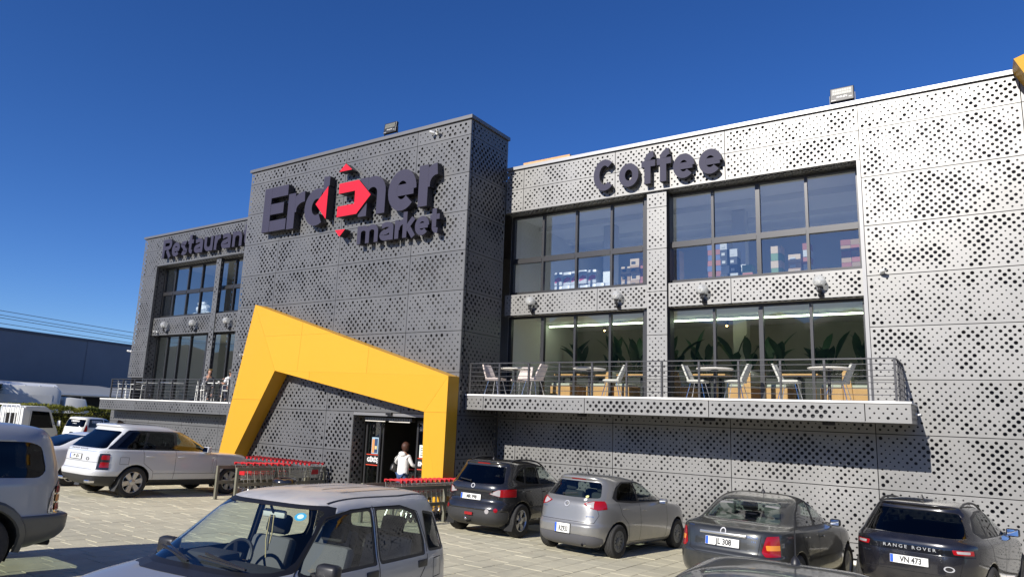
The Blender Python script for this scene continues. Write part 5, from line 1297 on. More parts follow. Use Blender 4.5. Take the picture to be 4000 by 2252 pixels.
MB().add([(.05,-.45,1.838),(1.0,-.45,1.825),(1.0,.45,1.825),(.05,.45,1.838)], [(0,1,2,3)]).build('glass_roof_panel', mat('gloss_black_band', (0,0,0)), c.root)

# ---------------------------------------------------------------- white saloon beyond the white SUV
c = Car('parked_car', 'white saloon half hidden behind the white SUV', 'car',
    [(.18,-.80,3.35,.72),(.28,-.98,3.42,.82),(.40,-1.05,3.46,.87),(.58,-1.06,3.48,.90),(.70,-1.04,3.46,.905),(.85,-1.02,3.38,.90),(.95,-1.0,3.1,.89),(1.0,-.96,2.7,.87),(1.03,-.86,2.35,.845),(1.055,-.62,2.2,.82),(1.12,-.42,2.02,.78),(1.22,-.16,1.75,.73),(1.32,.14,1.46,.67),(1.39,.42,1.15,.60),(1.43,.6,.95,.50),(1.45,.72,.85,.30),(1.455,.75,.82,.1)],
    (-22.1,9.95), 1.66, paint('plain_white', (.72,.73,.74), metal=0, rough=.3, coat=.9), 2.72, (.32,.205), .76, nr=5.4)
c.region('rear_window', [(-.70,1.07),(.70,1.07),(.54,1.38),(-.54,1.38)], 'rear', G_DARK, -.004, .05, split=False, mirror=False, hi=.8)
c.region('side_window', [(1.9,1.07),(1.5,1.30),(1.1,1.375),(.6,1.35),(.1,1.18),(-.1,1.07)], 'side', G_DARK, -.004)
c.region('windscreen', [(-.72,1.1),(.72,1.1),(.54,1.38),(-.54,1.38)], 'front', G_DARK, -.004, .04, split=False, mirror=False, lo=.9)
c.xcut(-.72); c.region('tail_lamp', [(.52,.74),(.56,.90),(1.0,.92),(1.0,.74)], 'rear', M_LRED, .004, .015, hi=-.72)
c.arches(); c.seam([(-.6,.93),(-.56,.62),(.56,.62),(.6,.93)], 'rear', sides=(1,)); c.finish(); c.wheels('spoke5', M_ALLOY); c.plate('', 0, .80)

# ---------------------------------------------------------------- small white hatchback with vertical tail lamps
c = Car('parked_car', 'small white hatchback with red vertical tail lamps in front of the hedge', 'car',
    [(.18,-.40,2.85,.60),(.28,-.50,2.93,.70),(.42,-.53,2.96,.73),(.60,-.53,2.96,.737),(.75,-.50,2.92,.735),(.88,-.48,2.75,.73),(.95,-.465,2.45,.72),(1.0,-.45,2.2,.705),(1.10,-.42,2.0,.68),(1.25,-.37,1.72,.64),(1.38,-.31,1.42,.60),(1.45,-.28,1.2,.54),(1.48,-.15,1.0,.42),(1.495,.05,.8,.28),(1.5,.25,.6,.08)],
    (-42.2,20.0), 2.02, paint('cream_white', (.76,.75,.68), metal=0, rough=.35, coat=.8), 2.40, (.28,.165), .65)
c.region('rear_window', [(-.52,.99),(.52,.99),(.49,1.36),(-.49,1.36)], 'rear', G_DARK, -.003, .06, split=False, mirror=False, hi=.1)
c.region('front_window', [(1.75,1.0),(1.3,1.38),(.85,1.41),(.85,1.0)], 'side', G_DARK, -.003)
c.region('rear_side_window', [(.78,1.0),(.78,1.41),(-.10,1.39),(-.22,1.0)], 'side', M_BLACK, -.003)
c.region('windscreen', [(-.60,1.05),(.60,1.05),(.52,1.40),(-.52,1.40)], 'front', G_DARK, -.003, .04, split=False, mirror=False, lo=.9)
c.xcut(-.26); c.region('tail_lamp', [(.56,.66),(.58,1.40),(.80,1.40),(.80,.66)], 'rear', M_LRED, .006, .03, hi=-.26)
c.arches(); c.seam([(-.5,.98),(-.5,.52),(.5,.52),(.5,.98)], 'rear', sides=(1,)); c.finish(); c.wheels('spoke5', M_ALLOY)
c.root.scale = (1.12,)*3; c.badge_disc(0, .90, .04); MB().bbox(-.55,-.52,-.09,.09,.68,.76,.01).build('tailgate_handle', M_BLACK, c.root)
c.plate('', 0, .46)
c.lettering('OBSESSO', 0, 1.24, .11, M_WHITEP, bold=.002); c.lettering('vodafone', 0, 1.14, .06, M_WHITEP); 
h, n_ = c.side(.30, 1.22, -1); text_part('lettering', 'OBSESSO', .17, Matrix.Translation(h+n_*.012) @ Matrix.Rotation(0,4,'Z') @ Matrix.Rotation(R(-14),4,'X') @ FACE, M_WHITEP, c.root, bold=.003)

# ---------------------------------------------------------------- tall silver off-roader at the left edge
PJ = paint('silver_two_tone', (.33,.35,.39), metal=.35, rough=.42, coat=.7, dust=.22)
c = Car('parked_car', 'tall silver off-roader with grey lower body cut by the left edge', 'car',
    [(.32,-.80,3.35,.78),(.42,-1.05,3.45,.88),(.55,-1.13,3.52,.93),(.69,-1.13,3.53,.94),(.725,-1.0,3.52,.935),(.85,-.975,3.50,.93),(1.0,-.965,3.42,.925),(1.08,-.955,3.2,.92),(1.13,-.945,2.7,.905),(1.17,-.935,2.3,.89),(1.30,-.91,2.08,.86),(1.45,-.865,1.88,.82),(1.60,-.81,1.65,.785),(1.70,-.75,1.45,.74),(1.76,-.67,1.25,.67),(1.795,-.5,1.05,.55),(1.815,-.2,.8,.38),(1.825,.3,.5,.1)],
    (-11.24,3.83), 4.72, PJ, 2.78, (.375,.265), .80, nr=6.5)
c.region('rear_side_window', [(.42,1.18),(.40,1.60),(-.42,1.60),(-.58,1.55),(-.66,1.25),(-.58,1.17)], 'side', G_DARK, -.004, .06)
c.region('front_window', [(1.75,1.18),(1.5,1.55),(1.2,1.61),(.55,1.61),(.55,1.18)], 'side', G_DARK, -.004, .05)
c.region('rear_window', [(-.62,1.18),(.62,1.18),(.56,1.60),(-.56,1.60)], 'rear', G_DARK, -.004, .05, split=False, mirror=False, hi=.1)
c.region('windscreen', [(-.76,1.22),(.76,1.22),(.64,1.64),(-.64,1.64)], 'front', G_MID, -.004, .04, split=False, mirror=False, lo=.9)
c.xcut(-.78)
for nm_, m_, z0_, z1_ in (('tail_lamp_red', M_LRED, .975, 1.06), ('tail_lamp_amber', M_LAMB, .87, .955), ('tail_lamp_red', M_LRED, .765, .85)):
    c.region(nm_, [(-1.05,z0_),(-1.05,z1_),(-.83+.05*(z1_-1),z1_),(-.83+.05*(z0_-1),z0_)], 'side', m_, .020, .012)
c.region('lamp_bezel', [(-1.05,.735),(-1.05,1.13),(-.88,1.13),(-.78,.98),(-.76,.735)], 'side', M_CHROME, .008, .01)
c.region('lower_body', [(-1.2,.1),(-1.2,.70),(-.40,.68),(-.40,.1)], 'side', mat('grey_lower_body', (.105,.105,.095), rough=.5, coat=.2, var=.1, nscale=6), .006, .01)
c.region('lower_bumper', [(-1.1,.10),(1.1,.10),(1.1,.715),(-1.1,.715)], 'rear', MATS['grey_lower_body'], .006, .01, split=False, mirror=False, hi=-.30)
c.arches(.46)
c.finish(); c.wheels('spoke5', M_ALLOY)
for cx in (0, 2.78):
    for sg in (-1, 1):
        fl_ = MB(); vs = []; fs = []
        for k in range(17):
            a = R(-10+200*k/16)
            for rad, oo in ((.455, .0), (.47, .045), (.53, .045), (.56, .002)):
                x = cx+rad*math.cos(a); z = .375+rad*math.sin(a); hh, nn = c.side(x, max(z, .36), sg); yy = abs(hh.y) if hh else .9
                vs.append((x, sg*(yy+oo), z))
        for k in range(16):
            for q in range(3): fs.append((k*4+q, k*4+q+1, k*4+q+5, k*4+q+4))
        fl_.add(vs, fs).build('wheel_arch_flare', MATS['grey_lower_body'], c.root, True)
c.root.scale = (1.05,)*3; MB().tube([(-.85,.45,.34),(-1.02,.45,.32)], .04, 12).build('exhaust_pipe', M_RUB, c.root, True)

# ---------------------------------------------------------------- silver small car in the foreground
HP = paint('dusty_silver', (.40,.41,.43), metal=.55, rough=.40, coat=.55, dust=.25)
n = HP.node_tree.nodes; l = HP.node_tree.links; b = n['Principled BSDF']     # wind-blown dust film on the upward faces
tc = n.new('ShaderNodeTexCoord'); nz = n.new('ShaderNodeTexNoise'); nz.inputs['Scale'].default_value = 3.2; nz.inputs['Detail'].default_value = 9; nz.inputs['Roughness'].default_value = .62; nz.inputs['Distortion'].default_value = .6
l.new(tc.outputs['Object'], nz.inputs['Vector']); mr = n.new('ShaderNodeMapRange'); mr.inputs[1].default_value = .36; mr.inputs[2].default_value = .66; mr.inputs[3].default_value = .35; mr.inputs[4].default_value = .9; l.new(nz.outputs[0], mr.inputs[0])
sp = n.new('ShaderNodeSeparateXYZ'); l.new(tc.outputs['Object'], sp.inputs[0]); rz = n.new('ShaderNodeMapRange'); rz.inputs[1].default_value = 1.44; rz.inputs[2].default_value = 1.50; l.new(sp.outputs['Z'], rz.inputs[0])
mu_ = n.new('ShaderNodeMath'); mu_.operation = 'MULTIPLY'; l.new(mr.outputs[0], mu_.inputs[0]); l.new(rz.outputs[0], mu_.inputs[1])
old = b.inputs['Base Color'].links[0].from_socket; mx = n.new('ShaderNodeMix'); mx.data_type = 'RGBA'; l.new(mu_.outputs[0], mx.inputs['Factor']); l.new(old, mx.inputs[6]); mx.inputs[7].default_value = (.50,.46,.41,1); l.new(mx.outputs[2], b.inputs['Base Color'])
oldm = b.inputs['Metallic'].links[0].from_socket; mm = n.new('ShaderNodeMath'); mm.operation = 'SUBTRACT'; mm.use_clamp = True; l.new(oldm, mm.inputs[0]); l.new(mu_.outputs[0], mm.inputs[1]); l.new(mm.outputs[0], b.inputs['Metallic'])
cw = n.new('ShaderNodeMath'); cw.operation = 'MULTIPLY_ADD'; l.new(mu_.outputs[0], cw.inputs[0]); cw.inputs[1].default_value = -.55; cw.inputs[2].default_value = .55; cw.use_clamp = True; l.new(cw.outputs[0], b.inputs['Coat Weight'])
c = Car('parked_car', 'dusty silver small car in the foreground with its windscreen toward us', 'car',
    [(.20,-.62,2.90,.66),(.28,-.78,2.98,.74),(.40,-.84,3.02,.80),(.55,-.85,3.03,.815),(.68,-.82,3.02,.82),(.80,-.805,2.98,.82),(.88,-.79,2.90,.815),(.94,-.775,2.68,.805),(.985,-.76,2.34,.79),(1.01,-.75,2.18,.777),(1.08,-.725,2.04,.755),(1.20,-.67,1.85,.725),(1.32,-.605,1.665,.695),(1.43,-.535,1.49,.66),(1.50,-.48,1.36,.61),(1.535,-.40,1.20,.535),(1.56,-.22,.98,.39),(1.572,0,.78,.22),(1.575,.1,.6,.08)],
    (-5.47,5.48), 4.855, HP, 2.36, (.29,.165), .70, nf=4.4)
FW = [(1.74,1.03),(1.36,1.375),(1.06,1.425),(.80,1.43),(.80,1.0),(1.66,1.0)]; RW = [(.70,1.0),(.70,1.43),(.28,1.42),(.06,1.35),(-.04,1.12),(-.02,1.0)]; QW = [(-.15,1.02),(-.11,1.36),(-.34,1.32),(-.52,1.08),(-.48,1.0)]
c.region('front_window', FW, 'side', G_CLEAR, -.006); c.region('rear_side_window', RW, 'side', G_CLEAR, -.006); c.region('quarter_window', QW, 'side', G_DARK, -.006, .02)
c.region('window_rubber', expand(FW, .028), 'side', M_RUBT, -.003); c.region('window_rubber', expand(RW, .028), 'side', M_RUBT, -.003); c.region('window_rubber', expand(QW, .025), 'side', M_RUBT, -.003)
WS = [(-.69,1.04),(.69,1.04),(.635,1.25),(.575,1.455),(-.575,1.455),(-.635,1.25)]
c.region('windscreen', WS, 'front', G_CLEAR, -.005, .06, split=False, mirror=False, lo=.9)
c.region('windscreen_rubber', [(-.73,1.01),(.73,1.01),(.668,1.25),(.60,1.485),(-.60,1.485),(-.668,1.25)], 'front', M_RUBT, -.002, .06, split=False, mirror=False, lo=.9)
c.region('rear_window', [(-.60,1.05),(.60,1.05),(.54,1.42),(-.54,1.42)], 'rear', G_MID, -.005, .05, split=False, mirror=False, hi=.1)
c.xcut(-.60); c.region('tail_lamp', [(.66,.80),(.62,1.30),(.9,1.26),(.9,.80)], 'rear', M_LRED, .006, .03, hi=-.60)
c.region('rear_bumper', [(-1,.1),(1,.1),(1,.62),(-1,.62)], 'rear', HP, .012, .02, split=False, mirror=False, hi=-.45)
c.arches()
c.seam([(.745,1.47),(.75,.98),(.76,.30)], w=.010); c.seam([(.745,1.455),(.30,1.45),(.02,1.38),(-.10,1.10),(-.08,.92),(.12,.70),(.36,.50),(.40,.30)], w=.010); c.seam([(.755,1.455),(1.05,1.45),(1.34,1.395),(1.78,1.02),(1.92,.92),(1.94,.30)], w=.010); c.seam([(-.22,.92),(-.40,.92),(-.40,.74),(-.22,.74),(-.22,.92)])
for y in (-.34, -.12, .12, .34): c.seam([(-.16,y),(.85,y)], 'top', w=.028, m=HP, name='roof_rib', sides=(1,), off=.005)
for y in (-.56, .56): c.seam([(-.30,y*.93),(.2,y),(1.0,y*.95),(1.24,y*.93)], 'top', w=.022, m=M_RUBT, name='drip_rail', sides=(1,), off=.003)
c.finish(); c.wheels('cap5', M_ALLOY)
c.mirror(1.60, 1.0, M_BLACK, 1, sz=(.11,.20,.15), out=.14); c.mirror(1.60, 1.0, M_BLACK, -1, sz=(.11,.20,.15), out=.14)
for x in (.02, .86):
    for sg in (-1, 1):
        h, n_ = c.side(x, .90, sg)
        MB().bbox(-.085,.085,-.012,.010,-.035,.035,.01).xf(Matrix.Translation(h)).build('door_handle', M_BLACK, c.root, True)
# wipers and cowl
cw_ = MB(); h0 = [c.front(y, 1.0)[0] for y in (-.62,-.4,-.2,0,.2,.4,.62)]
vs = []
for h in h0: vs += [h+Vector((-.05,0,.018)), h+Vector((.06,0,-.006))]
cw_.add(vs, [(2*i, 2*i+1, 2*i+3, 2*i+2) for i in range(6)]).build('windscreen_cowl', M_BLACK, c.root, fix=False)
for y0_, y1_ in ((-.05,-.60), (.50,-.02)):
    a, na = c.front(y0_, 1.035); b2, nb = c.front(y1_, 1.075)
    w_ = MB().beam(a+na*.03, b2+nb*.022, .020, .014).build('windscreen_wiper', M_BLACK, c.root)
    b3, nb3 = c.front((y0_+y1_)/2, 1.055); b4, nb4 = c.front(y1_+(.02 if y1_ < y0_ else -.02), 1.10); b5, nb5 = c.front(y0_-.05, 1.05)
    MB().beam(b5+nb5*.012, b4+nb4*.012, .012, .018).build('wiper_blade', M_BLACK, w_)
c.seats(1.02, .10, .52, M_SEATG, wy=.34, top=.60, headm=mat('seat_black', (.015,.015,.016), rough=.9)); c.dash(1.72, .99, .64, wheel_y=-.34)
MB().box(-.50,2.3,-.66,.66,.34,.38).build('cabin_floor', M_TRIM, c.root); MB().bbox(-.55,-.05,-.55,.55,.4,.86,.05).build('luggage_cover', M_TRIM, c.root)
im = MB().bbox(-.02,.02,-.13,.13,-.035,.035,.018).xf(Matrix.Translation((1.30,0,1.37))).build('rear_view_mirror', mat('pale_mirror_back', (.50,.52,.50), rough=.5), c.root, True)
MB().tube([(1.32,0,1.38),(1.36,0,1.44)], .012, 8).build('mirror_stem', M_BLACK, im)
for k, (dy, L_) in enumerate(((.0,.30),(.02,.24),(-.02,.36))): MB().tube([(1.33,dy,1.36),(1.335,dy*1.5,1.36-L_*.6),(1.33,dy*.6,1.36-L_)], .006, 6).build('hanging_charm', mat('charm_gold', (.5,.4,.2), rough=.5) if k else M_BLACK, c.root, True)
h, n_ = c.front(.46, 1.40); MB().lathe([(.0,0),(.05,0),(.05,.002),(.0,.002)], 18, Matrix.Translation(h+n_*.001) @ n_.to_track_quat('Z','Y').to_matrix().to_4x4()).build('windscreen_sticker', mat('sticker_blue', (.05,.33,.52), rough=.5), c.root)
h, n_ = c.front(.46, 1.40); MB().lathe([(.0,0),(.028,0),(.028,.002),(.0,.002)], 14, Matrix.Translation(h+n_*.0035) @ n_.to_track_quat('Z','Y').to_matrix().to_4x4()).build('windscreen_sticker', mat('sticker_pale', (.55,.75,.8), rough=.5), c.root)
h, n_ = c.hit((2.32,.20,4), (0,0,-1)); MB().bbox(-.02,.03,-.012,.012,0,.018,.005).xf(Matrix.Translation(h)).build('washer_jet', M_BLACK, c.root)

# ---------------------------------------------------------------- dark car whose roof shows at the bottom edge
c = Car('parked_car', 'dark grey car of which only the roof and antenna show at the bottom edge', 'car',
    [(.20,-.50,2.95,.68),(.30,-.66,3.08,.78),(.45,-.72,3.14,.83),(.60,-.72,3.15,.845),(.75,-.68,3.12,.845),(.88,-.65,2.95,.838),(.96,-.63,2.55,.82),(1.01,-.60,2.2,.80),(1.06,-.56,2.02,.775),(1.18,-.46,1.75,.73),(1.30,-.36,1.45,.68),(1.38,-.30,1.22,.635),(1.43,-.26,1.05,.58),(1.46,-.16,.90,.50),(1.48,0,.75,.38),(1.492,.15,.6,.22),(1.495,.25,.5,.08)],
    (-1.08,5.10), 4.80, paint('graphite', (.045,.047,.050), metal=.5, rough=.3, coat=.9, dust=.1), 2.50, (.30,.185), .73)
c.region('rear_window', [(-.62,1.03),(.62,1.03),(.52,1.36),(-.52,1.36)], 'rear', G_DARK, -.004, .05, split=False, mirror=False, hi=.1)
c.region('side_window', [(1.7,1.03),(1.3,1.30),(.9,1.375),(.2,1.37),(-.05,1.25),(-.15,1.03)], 'side', G_DARK, -.004)
c.region('windscreen', [(-.66,1.07),(.66,1.07),(.52,1.37),(-.52,1.37)], 'front', G_DARK, -.004, .04, split=False, mirror=False, lo=.9)
c.arches(); c.finish(); c.wheels('spoke5', M_ALLOY); c.antenna(-.05, .32, .06)
# ================================================================== SHOPPING TROLLEYS AND THEIR RAILS
M_WIRE = mat('zinc_wire', (.55,.56,.56), rough=.3, metal=.9); M_HRED = mat('red_handle', (.50,.018,.025), rough=.35)
def trolley_proto(label, loc, rz, group):
    t = thing('shopping_trolley', label, 'trolley', loc, rz, group)     # front looks to +x, origin under the handle
    w = MB(); r = .0035
    def wire(p, q, k=r): w.beam(p, q, k*2, k*2)
    B = lambda x: (.25-.05*x/.85, .56+.10*(x/.85)*.2, .90-.06*x/.85)   # half width, floor z, rim z
    for k in range(13):
        x = .06+.79*k/12; hw, fz, rz_ = B(x)
        for s in (-1, 1): wire((x+.04*(k/12), s*hw, rz_), (x, s*hw*.82, fz))
        wire((x, -hw*.82, fz), (x, hw*.82, fz))
    for k in range(5):
        u = k/4
        for s in (-1, 1):
            a = B(.06); b = B(.85); wire((.06, s*(a[0]*(.82+.18*u)), a[1]+(a[2]-a[1])*u), (.85+.04*u, s*(b[0]*(.82+.18*u)), b[1]+(b[2]-b[1])*u), r if k < 4 else r*1.6)
        b = B(.85); wire((.85+.04*u, -b[0]*(.82+.18*u), b[1]+(b[2]-b[1])*u), (.85+.04*u, b[0]*(.82+.18*u), b[1]+(b[2]-b[1])*u), r if k < 4 else r*1.6)
    for k in range(9):
        y = -.18+.36*k/8; wire((.85,y*.82,.58),(.89,y,.84)); wire((.06,y*1.1,.58),(.02,y*1.25,.88)); wire((.06,y*1.0,.57),(.85,y*.8,.585))
    q = w.build('basket', M_WIRE, t); q['kind'] = 'stuff'
    MB().tube([(-.03,-.29,.985),(-.03,.29,.985)], .014, 8).build('handle', M_HRED, t, True)
    for s in (-1, 1):
        MB().bbox(-.05,.03,s*.265-.018,s*.265+.018,.93,1.0,.008).build('handle_bracket', M_HRED, t)
        MB().tube([(-.02,s*.26,.93),(.05,s*.24,.60),(.10,s*.24,.30),(.78,s*.17,.13),(.84,s*.17,.12)], .011, 8).build('frame_rail', M_WIRE, t, True)
        MB().tube([(.10,s*.24,.30),(.02,s*.25,.13)], .011, 8).build('frame_leg', M_WIRE, t, True)
        for x, yy in ((.02,.25),(.80,.17)):
            MB().lathe([(.02,-.013),(.058,-.013),(.062,-.006),(.062,.006),(.058,.013),(.02,.013)], 14, Matrix.Translation((x, s*yy, .062)) @ Matrix.Rotation(R(90),4,'X'), closed=True).build('castor', M_BLACK, t, True)
    MB().bbox(.015,.03,-.13,.13,.66,.80,.004).xf(Matrix.Translation((.0,0,0))).build('seat_flap', M_HRED, t)
    return t
tp = trolley_proto('nearest red-handled trolley of the short row behind the rail', (-16.92, 12.40, gz(-16.9,12.4)), R(90), 'nested trolleys in the short row')
for k in range(1, 8): dup(tp, (-16.90+.015*k, 12.40+.19*k, gz(-16.9, 12.4+.19*k)), R(90), 'red-handled trolley nested in the short row behind the rail')
dup(tp, (-17.02, 15.12, gz(-17,15.12)), R(180), 'rightmost red-handled trolley of the long row along the dark wall', 'nested trolleys along the dark wall')
for k in range(1, 17): dup(tp, (-17.02-.185*k, 15.12-.012*k, gz(-17-.19*k, 15.1)), R(180), 'red-handled trolley nested in the long row along the dark wall', 'nested trolleys along the dark wall')
dup(tp, (-11.74, 12.90, gz(-11.7,12.9)), R(90), 'nearest red-handled trolley of the row beside the black crossover', 'nested trolleys beside the black crossover')
for k in range(1, 15): dup(tp, (-11.74-.012*k, 12.90+.20*k, gz(-11.7, 12.9+.2*k)), R(90), 'red-handled trolley nested in the row beside the black crossover', 'nested trolleys beside the black crossover')
M_CORR = mat('olive_grey_rail_paint', (.17,.165,.125), rough=.5, var=.12, nscale=6)
def corral(pts, label, hgt=.89):
    c = thing('trolley_rail', label, 'rail', (pts[0][0], pts[0][1], gz(*pts[0])), 0, 'square-tube trolley rails')
    o = Vector((pts[0][0], pts[0][1], gz(*pts[0])))
    P = [Vector((x, y, gz(x, y)))-o for x, y in pts]
    for p in P:
        MB().box(p.x-.035,p.x+.035,p.y-.035,p.y+.035,p.z,p.z+hgt).build('post', M_CORR, c); MB().box(p.x-.06,p.x+.06,p.y-.06,p.y+.06,p.z,p.z+.008).build('base_plate', M_CORR, c)
    for a, b in zip(P, P[1:]):
        d = (b-a).normalized()*.036
        for z in (hgt-.045, hgt*.50): MB().beam(a+d+Vector((0,0,z)), b-d+Vector((0,0,z)), .05, .085).build('rail', M_CORR, c)
corral([(-16.48,11.96),(-16.65,13.36),(-16.82,14.70)], 'near olive trolley rail of the left enclosure')
corral([(-17.24,11.90),(-17.40,13.3),(-17.56,14.62)], 'second olive trolley rail reaching closest to the white SUV')
corral([(-17.05,14.78),(-17.1,15.55)], 'short olive trolley rail at the dark wall')
corral([(-12.12,12.25),(-12.2,13.9),(-12.3,15.0)], 'olive trolley rail in front of the entrance door')
corral([(-11.17,12.27),(-11.28,14.3),(-11.4,16.0)], 'olive trolley rail next to the black crossover')
ty = thing('tyre_bollard', 'black wrapped tyre lying on a pale drum by the trolley rail', 'tyre', (-15.75, 12.95, gz(-15.75,12.95)))
MB().lathe([(.0,0),(.26,0),(.27,.03),(.24,.22),(.27,.42),(.25,.45),(.0,.45)], 20).build('drum', mat('pale_drum', (.60,.47,.36), rough=.7), ty, True)
tm = MB().lathe([(.16,.0),(.24,-.01),(.30,.02),(.33,.07),(.33,.13),(.30,.18),(.24,.21),(.16,.20)], 30, Matrix.Translation((0,0,.47)), closed=True)
tm.v = [tuple(Vector(v)*(1+.02*noise.noise(Vector(v)*14))) for v in tm.v]; tm.build('wrapped_tyre', mat('black_wrap', (.015,.015,.017), rough=.18, coat=.8), ty, True)

# ================================================================== PEOPLE
M_SKIN = mat('skin', (.50,.27,.18), rough=.55, var=.05, nscale=9); M_HAIR = mat('reddish_brown_hair', (.06,.022,.012), rough=.6, var=.3, nscale=40); M_HAIRG = mat('dark_hair', (.03,.025,.022), rough=.6, var=.3, nscale=40)
def skin_mesh(name, verts, edges, m, parent, root=0, sub=2):
    """continuous body grown over a skeleton; verts = (x, y, z, rx, ry)"""
    me = bpy.data.meshes.new(name); me.from_pydata([v[:3] for v in verts], edges, []); me.update()
    o = link(name, me, parent); sk = o.modifiers.new('skin', 'SKIN'); sk.use_smooth_shade = True
    for i, v in enumerate(verts):
        me.skin_vertices[0].data[i].radius = (v[3], v[4] if len(v) > 4 else v[3]); me.skin_vertices[0].data[i].use_root = (i == root)
    ss = o.modifiers.new('smooth', 'SUBSURF'); ss.levels = sub; ss.render_levels = sub
    me.materials.append(m); return o
def chain(V, E, pts, start=None):
    prev = start
    for p in pts:
        V.append(p); i = len(V)-1
        if prev is not None: E.append((prev, i))
        prev = i
    return prev
def head(parent, c, face_dir, hairm, long_hair=False, h=.225):
    """head with brow, nose, mouth, ears and hair; c = centre, face_dir = yaw"""
    mx = Matrix.Translation(c) @ Matrix.Rotation(face_dir, 4, 'Z'); mb = MB()     # face looks to +x
    mb.ball((0,0,0), h/2, 18, 14, (.86,.70,1.0))
    nv = []
    for v in mb.v:
        x, y, z = v; t = z/(h/2)
        if t < 0: y *= 1+.22*t; x = x*(1+.10*t)+(.012*(-t) if x > 0 else 0)
        if x > 0: x += .018*math.exp(-((y/.014)**2+((z+.010)/.026)**2)) - .008*math.exp(-(((abs(y)-.032)/.014)**2+((z-.012)/.012)**2)) + .006*math.exp(-((y/.024)**2+((z+.05)/.010)**2))
        nv.append((x, y, z))
    mb.v = nv; mb.xf(mx); o = mb.build('head', M_SKIN, parent, 'all')
    for s in (-1, 1):
        MB().ball((0,0,0), .03, 8, 6, (.5,.28,1)).xf(mx @ Matrix.Translation((-.005, s*.079, -.005))).build('ear', M_SKIN, o, 'all')
        MB().ball((0,0,0), .010, 8, 6).xf(mx @ Matrix.Translation((.083, s*.031, .012))).build('eye', mat('eye_dark', (.03,.02,.02), rough=.2), o, 'all')
    MB().ball((0,0,0), .02, 8, 6, (.25,1,.18)).xf(mx @ Matrix.Translation((.094,0,-.052))).build('mouth', mat('lips', (.36,.12,.10), rough=.5), o, 'all')
    hb = MB(); hb.ball((-.014,0,.016), h/2*(1.26 if long_hair else 1.09), 22, 16, (.92,.86,1.0)); keep = []; hv = []
    for v in hb.v:
        x, y, z = v
        if x > .045 and z < .045: x = .045-(x-.045)*.4
        if z < (-.075 if long_hair else -.03): z = (-.10 if long_hair else -.04)+(z+.06)*.35
        k = 1+.05*noise.noise(Vector((x*60, y*60, z*25))); hv.append((x*k, y*k, z*k))
    hb.v = hv; hb.xf(mx).build('hair', hairm, parent, 'all')
    return o
def hand(V, E, wrist, d, up, start, curl=.5, s=1.0):
    """palm and five bent fingers rooted at the wrist"""
    d = Vector(d).normalized(); up = Vector(up); up = (up-d*up.dot(d)).normalized(); sd = d.cross(up)
    w = Vector(wrist); palm = w+d*.05*s; V.append((*palm, .028*s, .016*s)); E.append((start, len(V)-1)); pi = len(V)-1
    for k, (off, L) in enumerate(((-.027,.062),(-.009,.075),(.010,.072),(.027,.055))):
        b = w+d*.085*s+sd*off*s; dn = (d*math.cos(curl)-up*math.sin(curl)); dn2 = (d*math.cos(curl*2.2)-up*math.sin(curl*2.2))
        chain(V, E, [(*b, .0095*s), (*(b+dn*L*.5*s), .0088*s), (*(b+dn*L*.5*s+dn2*L*.5*s), .007*s)], pi)
    b = w+d*.035*s-sd*.034*s; chain(V, E, [(*b, .011*s), (*(b+(d*.6-sd*.5-up*.3).normalized()*.035*s), .0095*s), (*(b+(d*.9-sd*.3-up*.4).normalized()*.062*s), .008*s)], pi)

# woman in a white hoodie at the door, seen from behind, walking in (+y)
wx, wy = -14.33, 16.10; wz = gz(wx, wy)+.02
pw = thing('person', 'person in white hoodie and jeans pushing a trolley through the entrance', 'person', (wx, wy, wz))
V = []; E = []
chain(V, E, [(0,0,.93,.13,.10),(0,.0,1.10,.115,.09),(0,.01,1.28,.14,.10),(0,.02,1.42,.11,.075),(0,.03,1.50,.05,.05),(0,.045,1.56,.045,.045)])
r1 = chain(V, E, [(.16,.03,1.40,.05),(.22,.06,1.26,.042),(.27,.10,1.14,.036),(.34,.30,1.10,.028),(.37,.40,1.10,.022)], 3); hand(V, E, (.37,.42,1.10), (.1,1,-.05), (0,0,1), r1, .9)
l1 = chain(V, E, [(-.16,.02,1.40,.05),(-.27,-.02,1.28,.042),(-.31,.04,1.18,.036),(-.20,.24,1.14,.028),(-.16,.34,1.12,.022)], 3); hand(V, E, (-.16,.36,1.12), (.2,1,-.05), (0,0,1), l1, .9)
for s, yo in ((1,.06),(-1,-.08)): chain(V, E, [(s*.09,0,.86,.09),(s*.10,yo*.6,.50,.062),(s*.10,yo*.6-.02,.46,.06),(s*.10,yo-.04,.10,.038),(s*.10,yo-.02,.05,.04),(s*.10,yo+.12,.035,.03)], 0)
skin_mesh('body', V, E, M_SKIN, pw)
V = []; E = []
chain(V, E, [(0,0,.82,.20,.15),(0,0,.89,.215,.16),(0,.0,1.10,.195,.145),(0,.01,1.28,.20,.145),(0,.02,1.41,.145,.10),(0,.03,1.46,.08,.07)])
for s, P in ((1, [(.18,.03,1.39,.072),(.23,.06,1.26,.066),(.28,.10,1.14,.06),(.335,.26,1.10,.046),(.345,.29,1.10,.042)]), (-1, [(-.18,.02,1.39,.072),(-.285,-.02,1.28,.066),(-.325,.04,1.18,.06),(-.22,.22,1.14,.046),(-.20,.25,1.14,.042)])): chain(V, E, P, 4)
M_HOOD = mat('white_hoodie', (.72,.71,.69), rough=.95, bump=.35, bscale=14, var=.03)
skin_mesh('hoodie', V, E, M_HOOD, pw)
hd = MB().ball((0,0,0), .115, 14, 10, (1.15,.62,.75)).xf(Matrix.Translation((0,-.075,1.45)) @ Matrix.Rotation(R(25),4,'X')).build('hood', M_HOOD, pw, 'all')
V = []; E = []; chain(V, E, [(0,0,.92,.15,.115)])
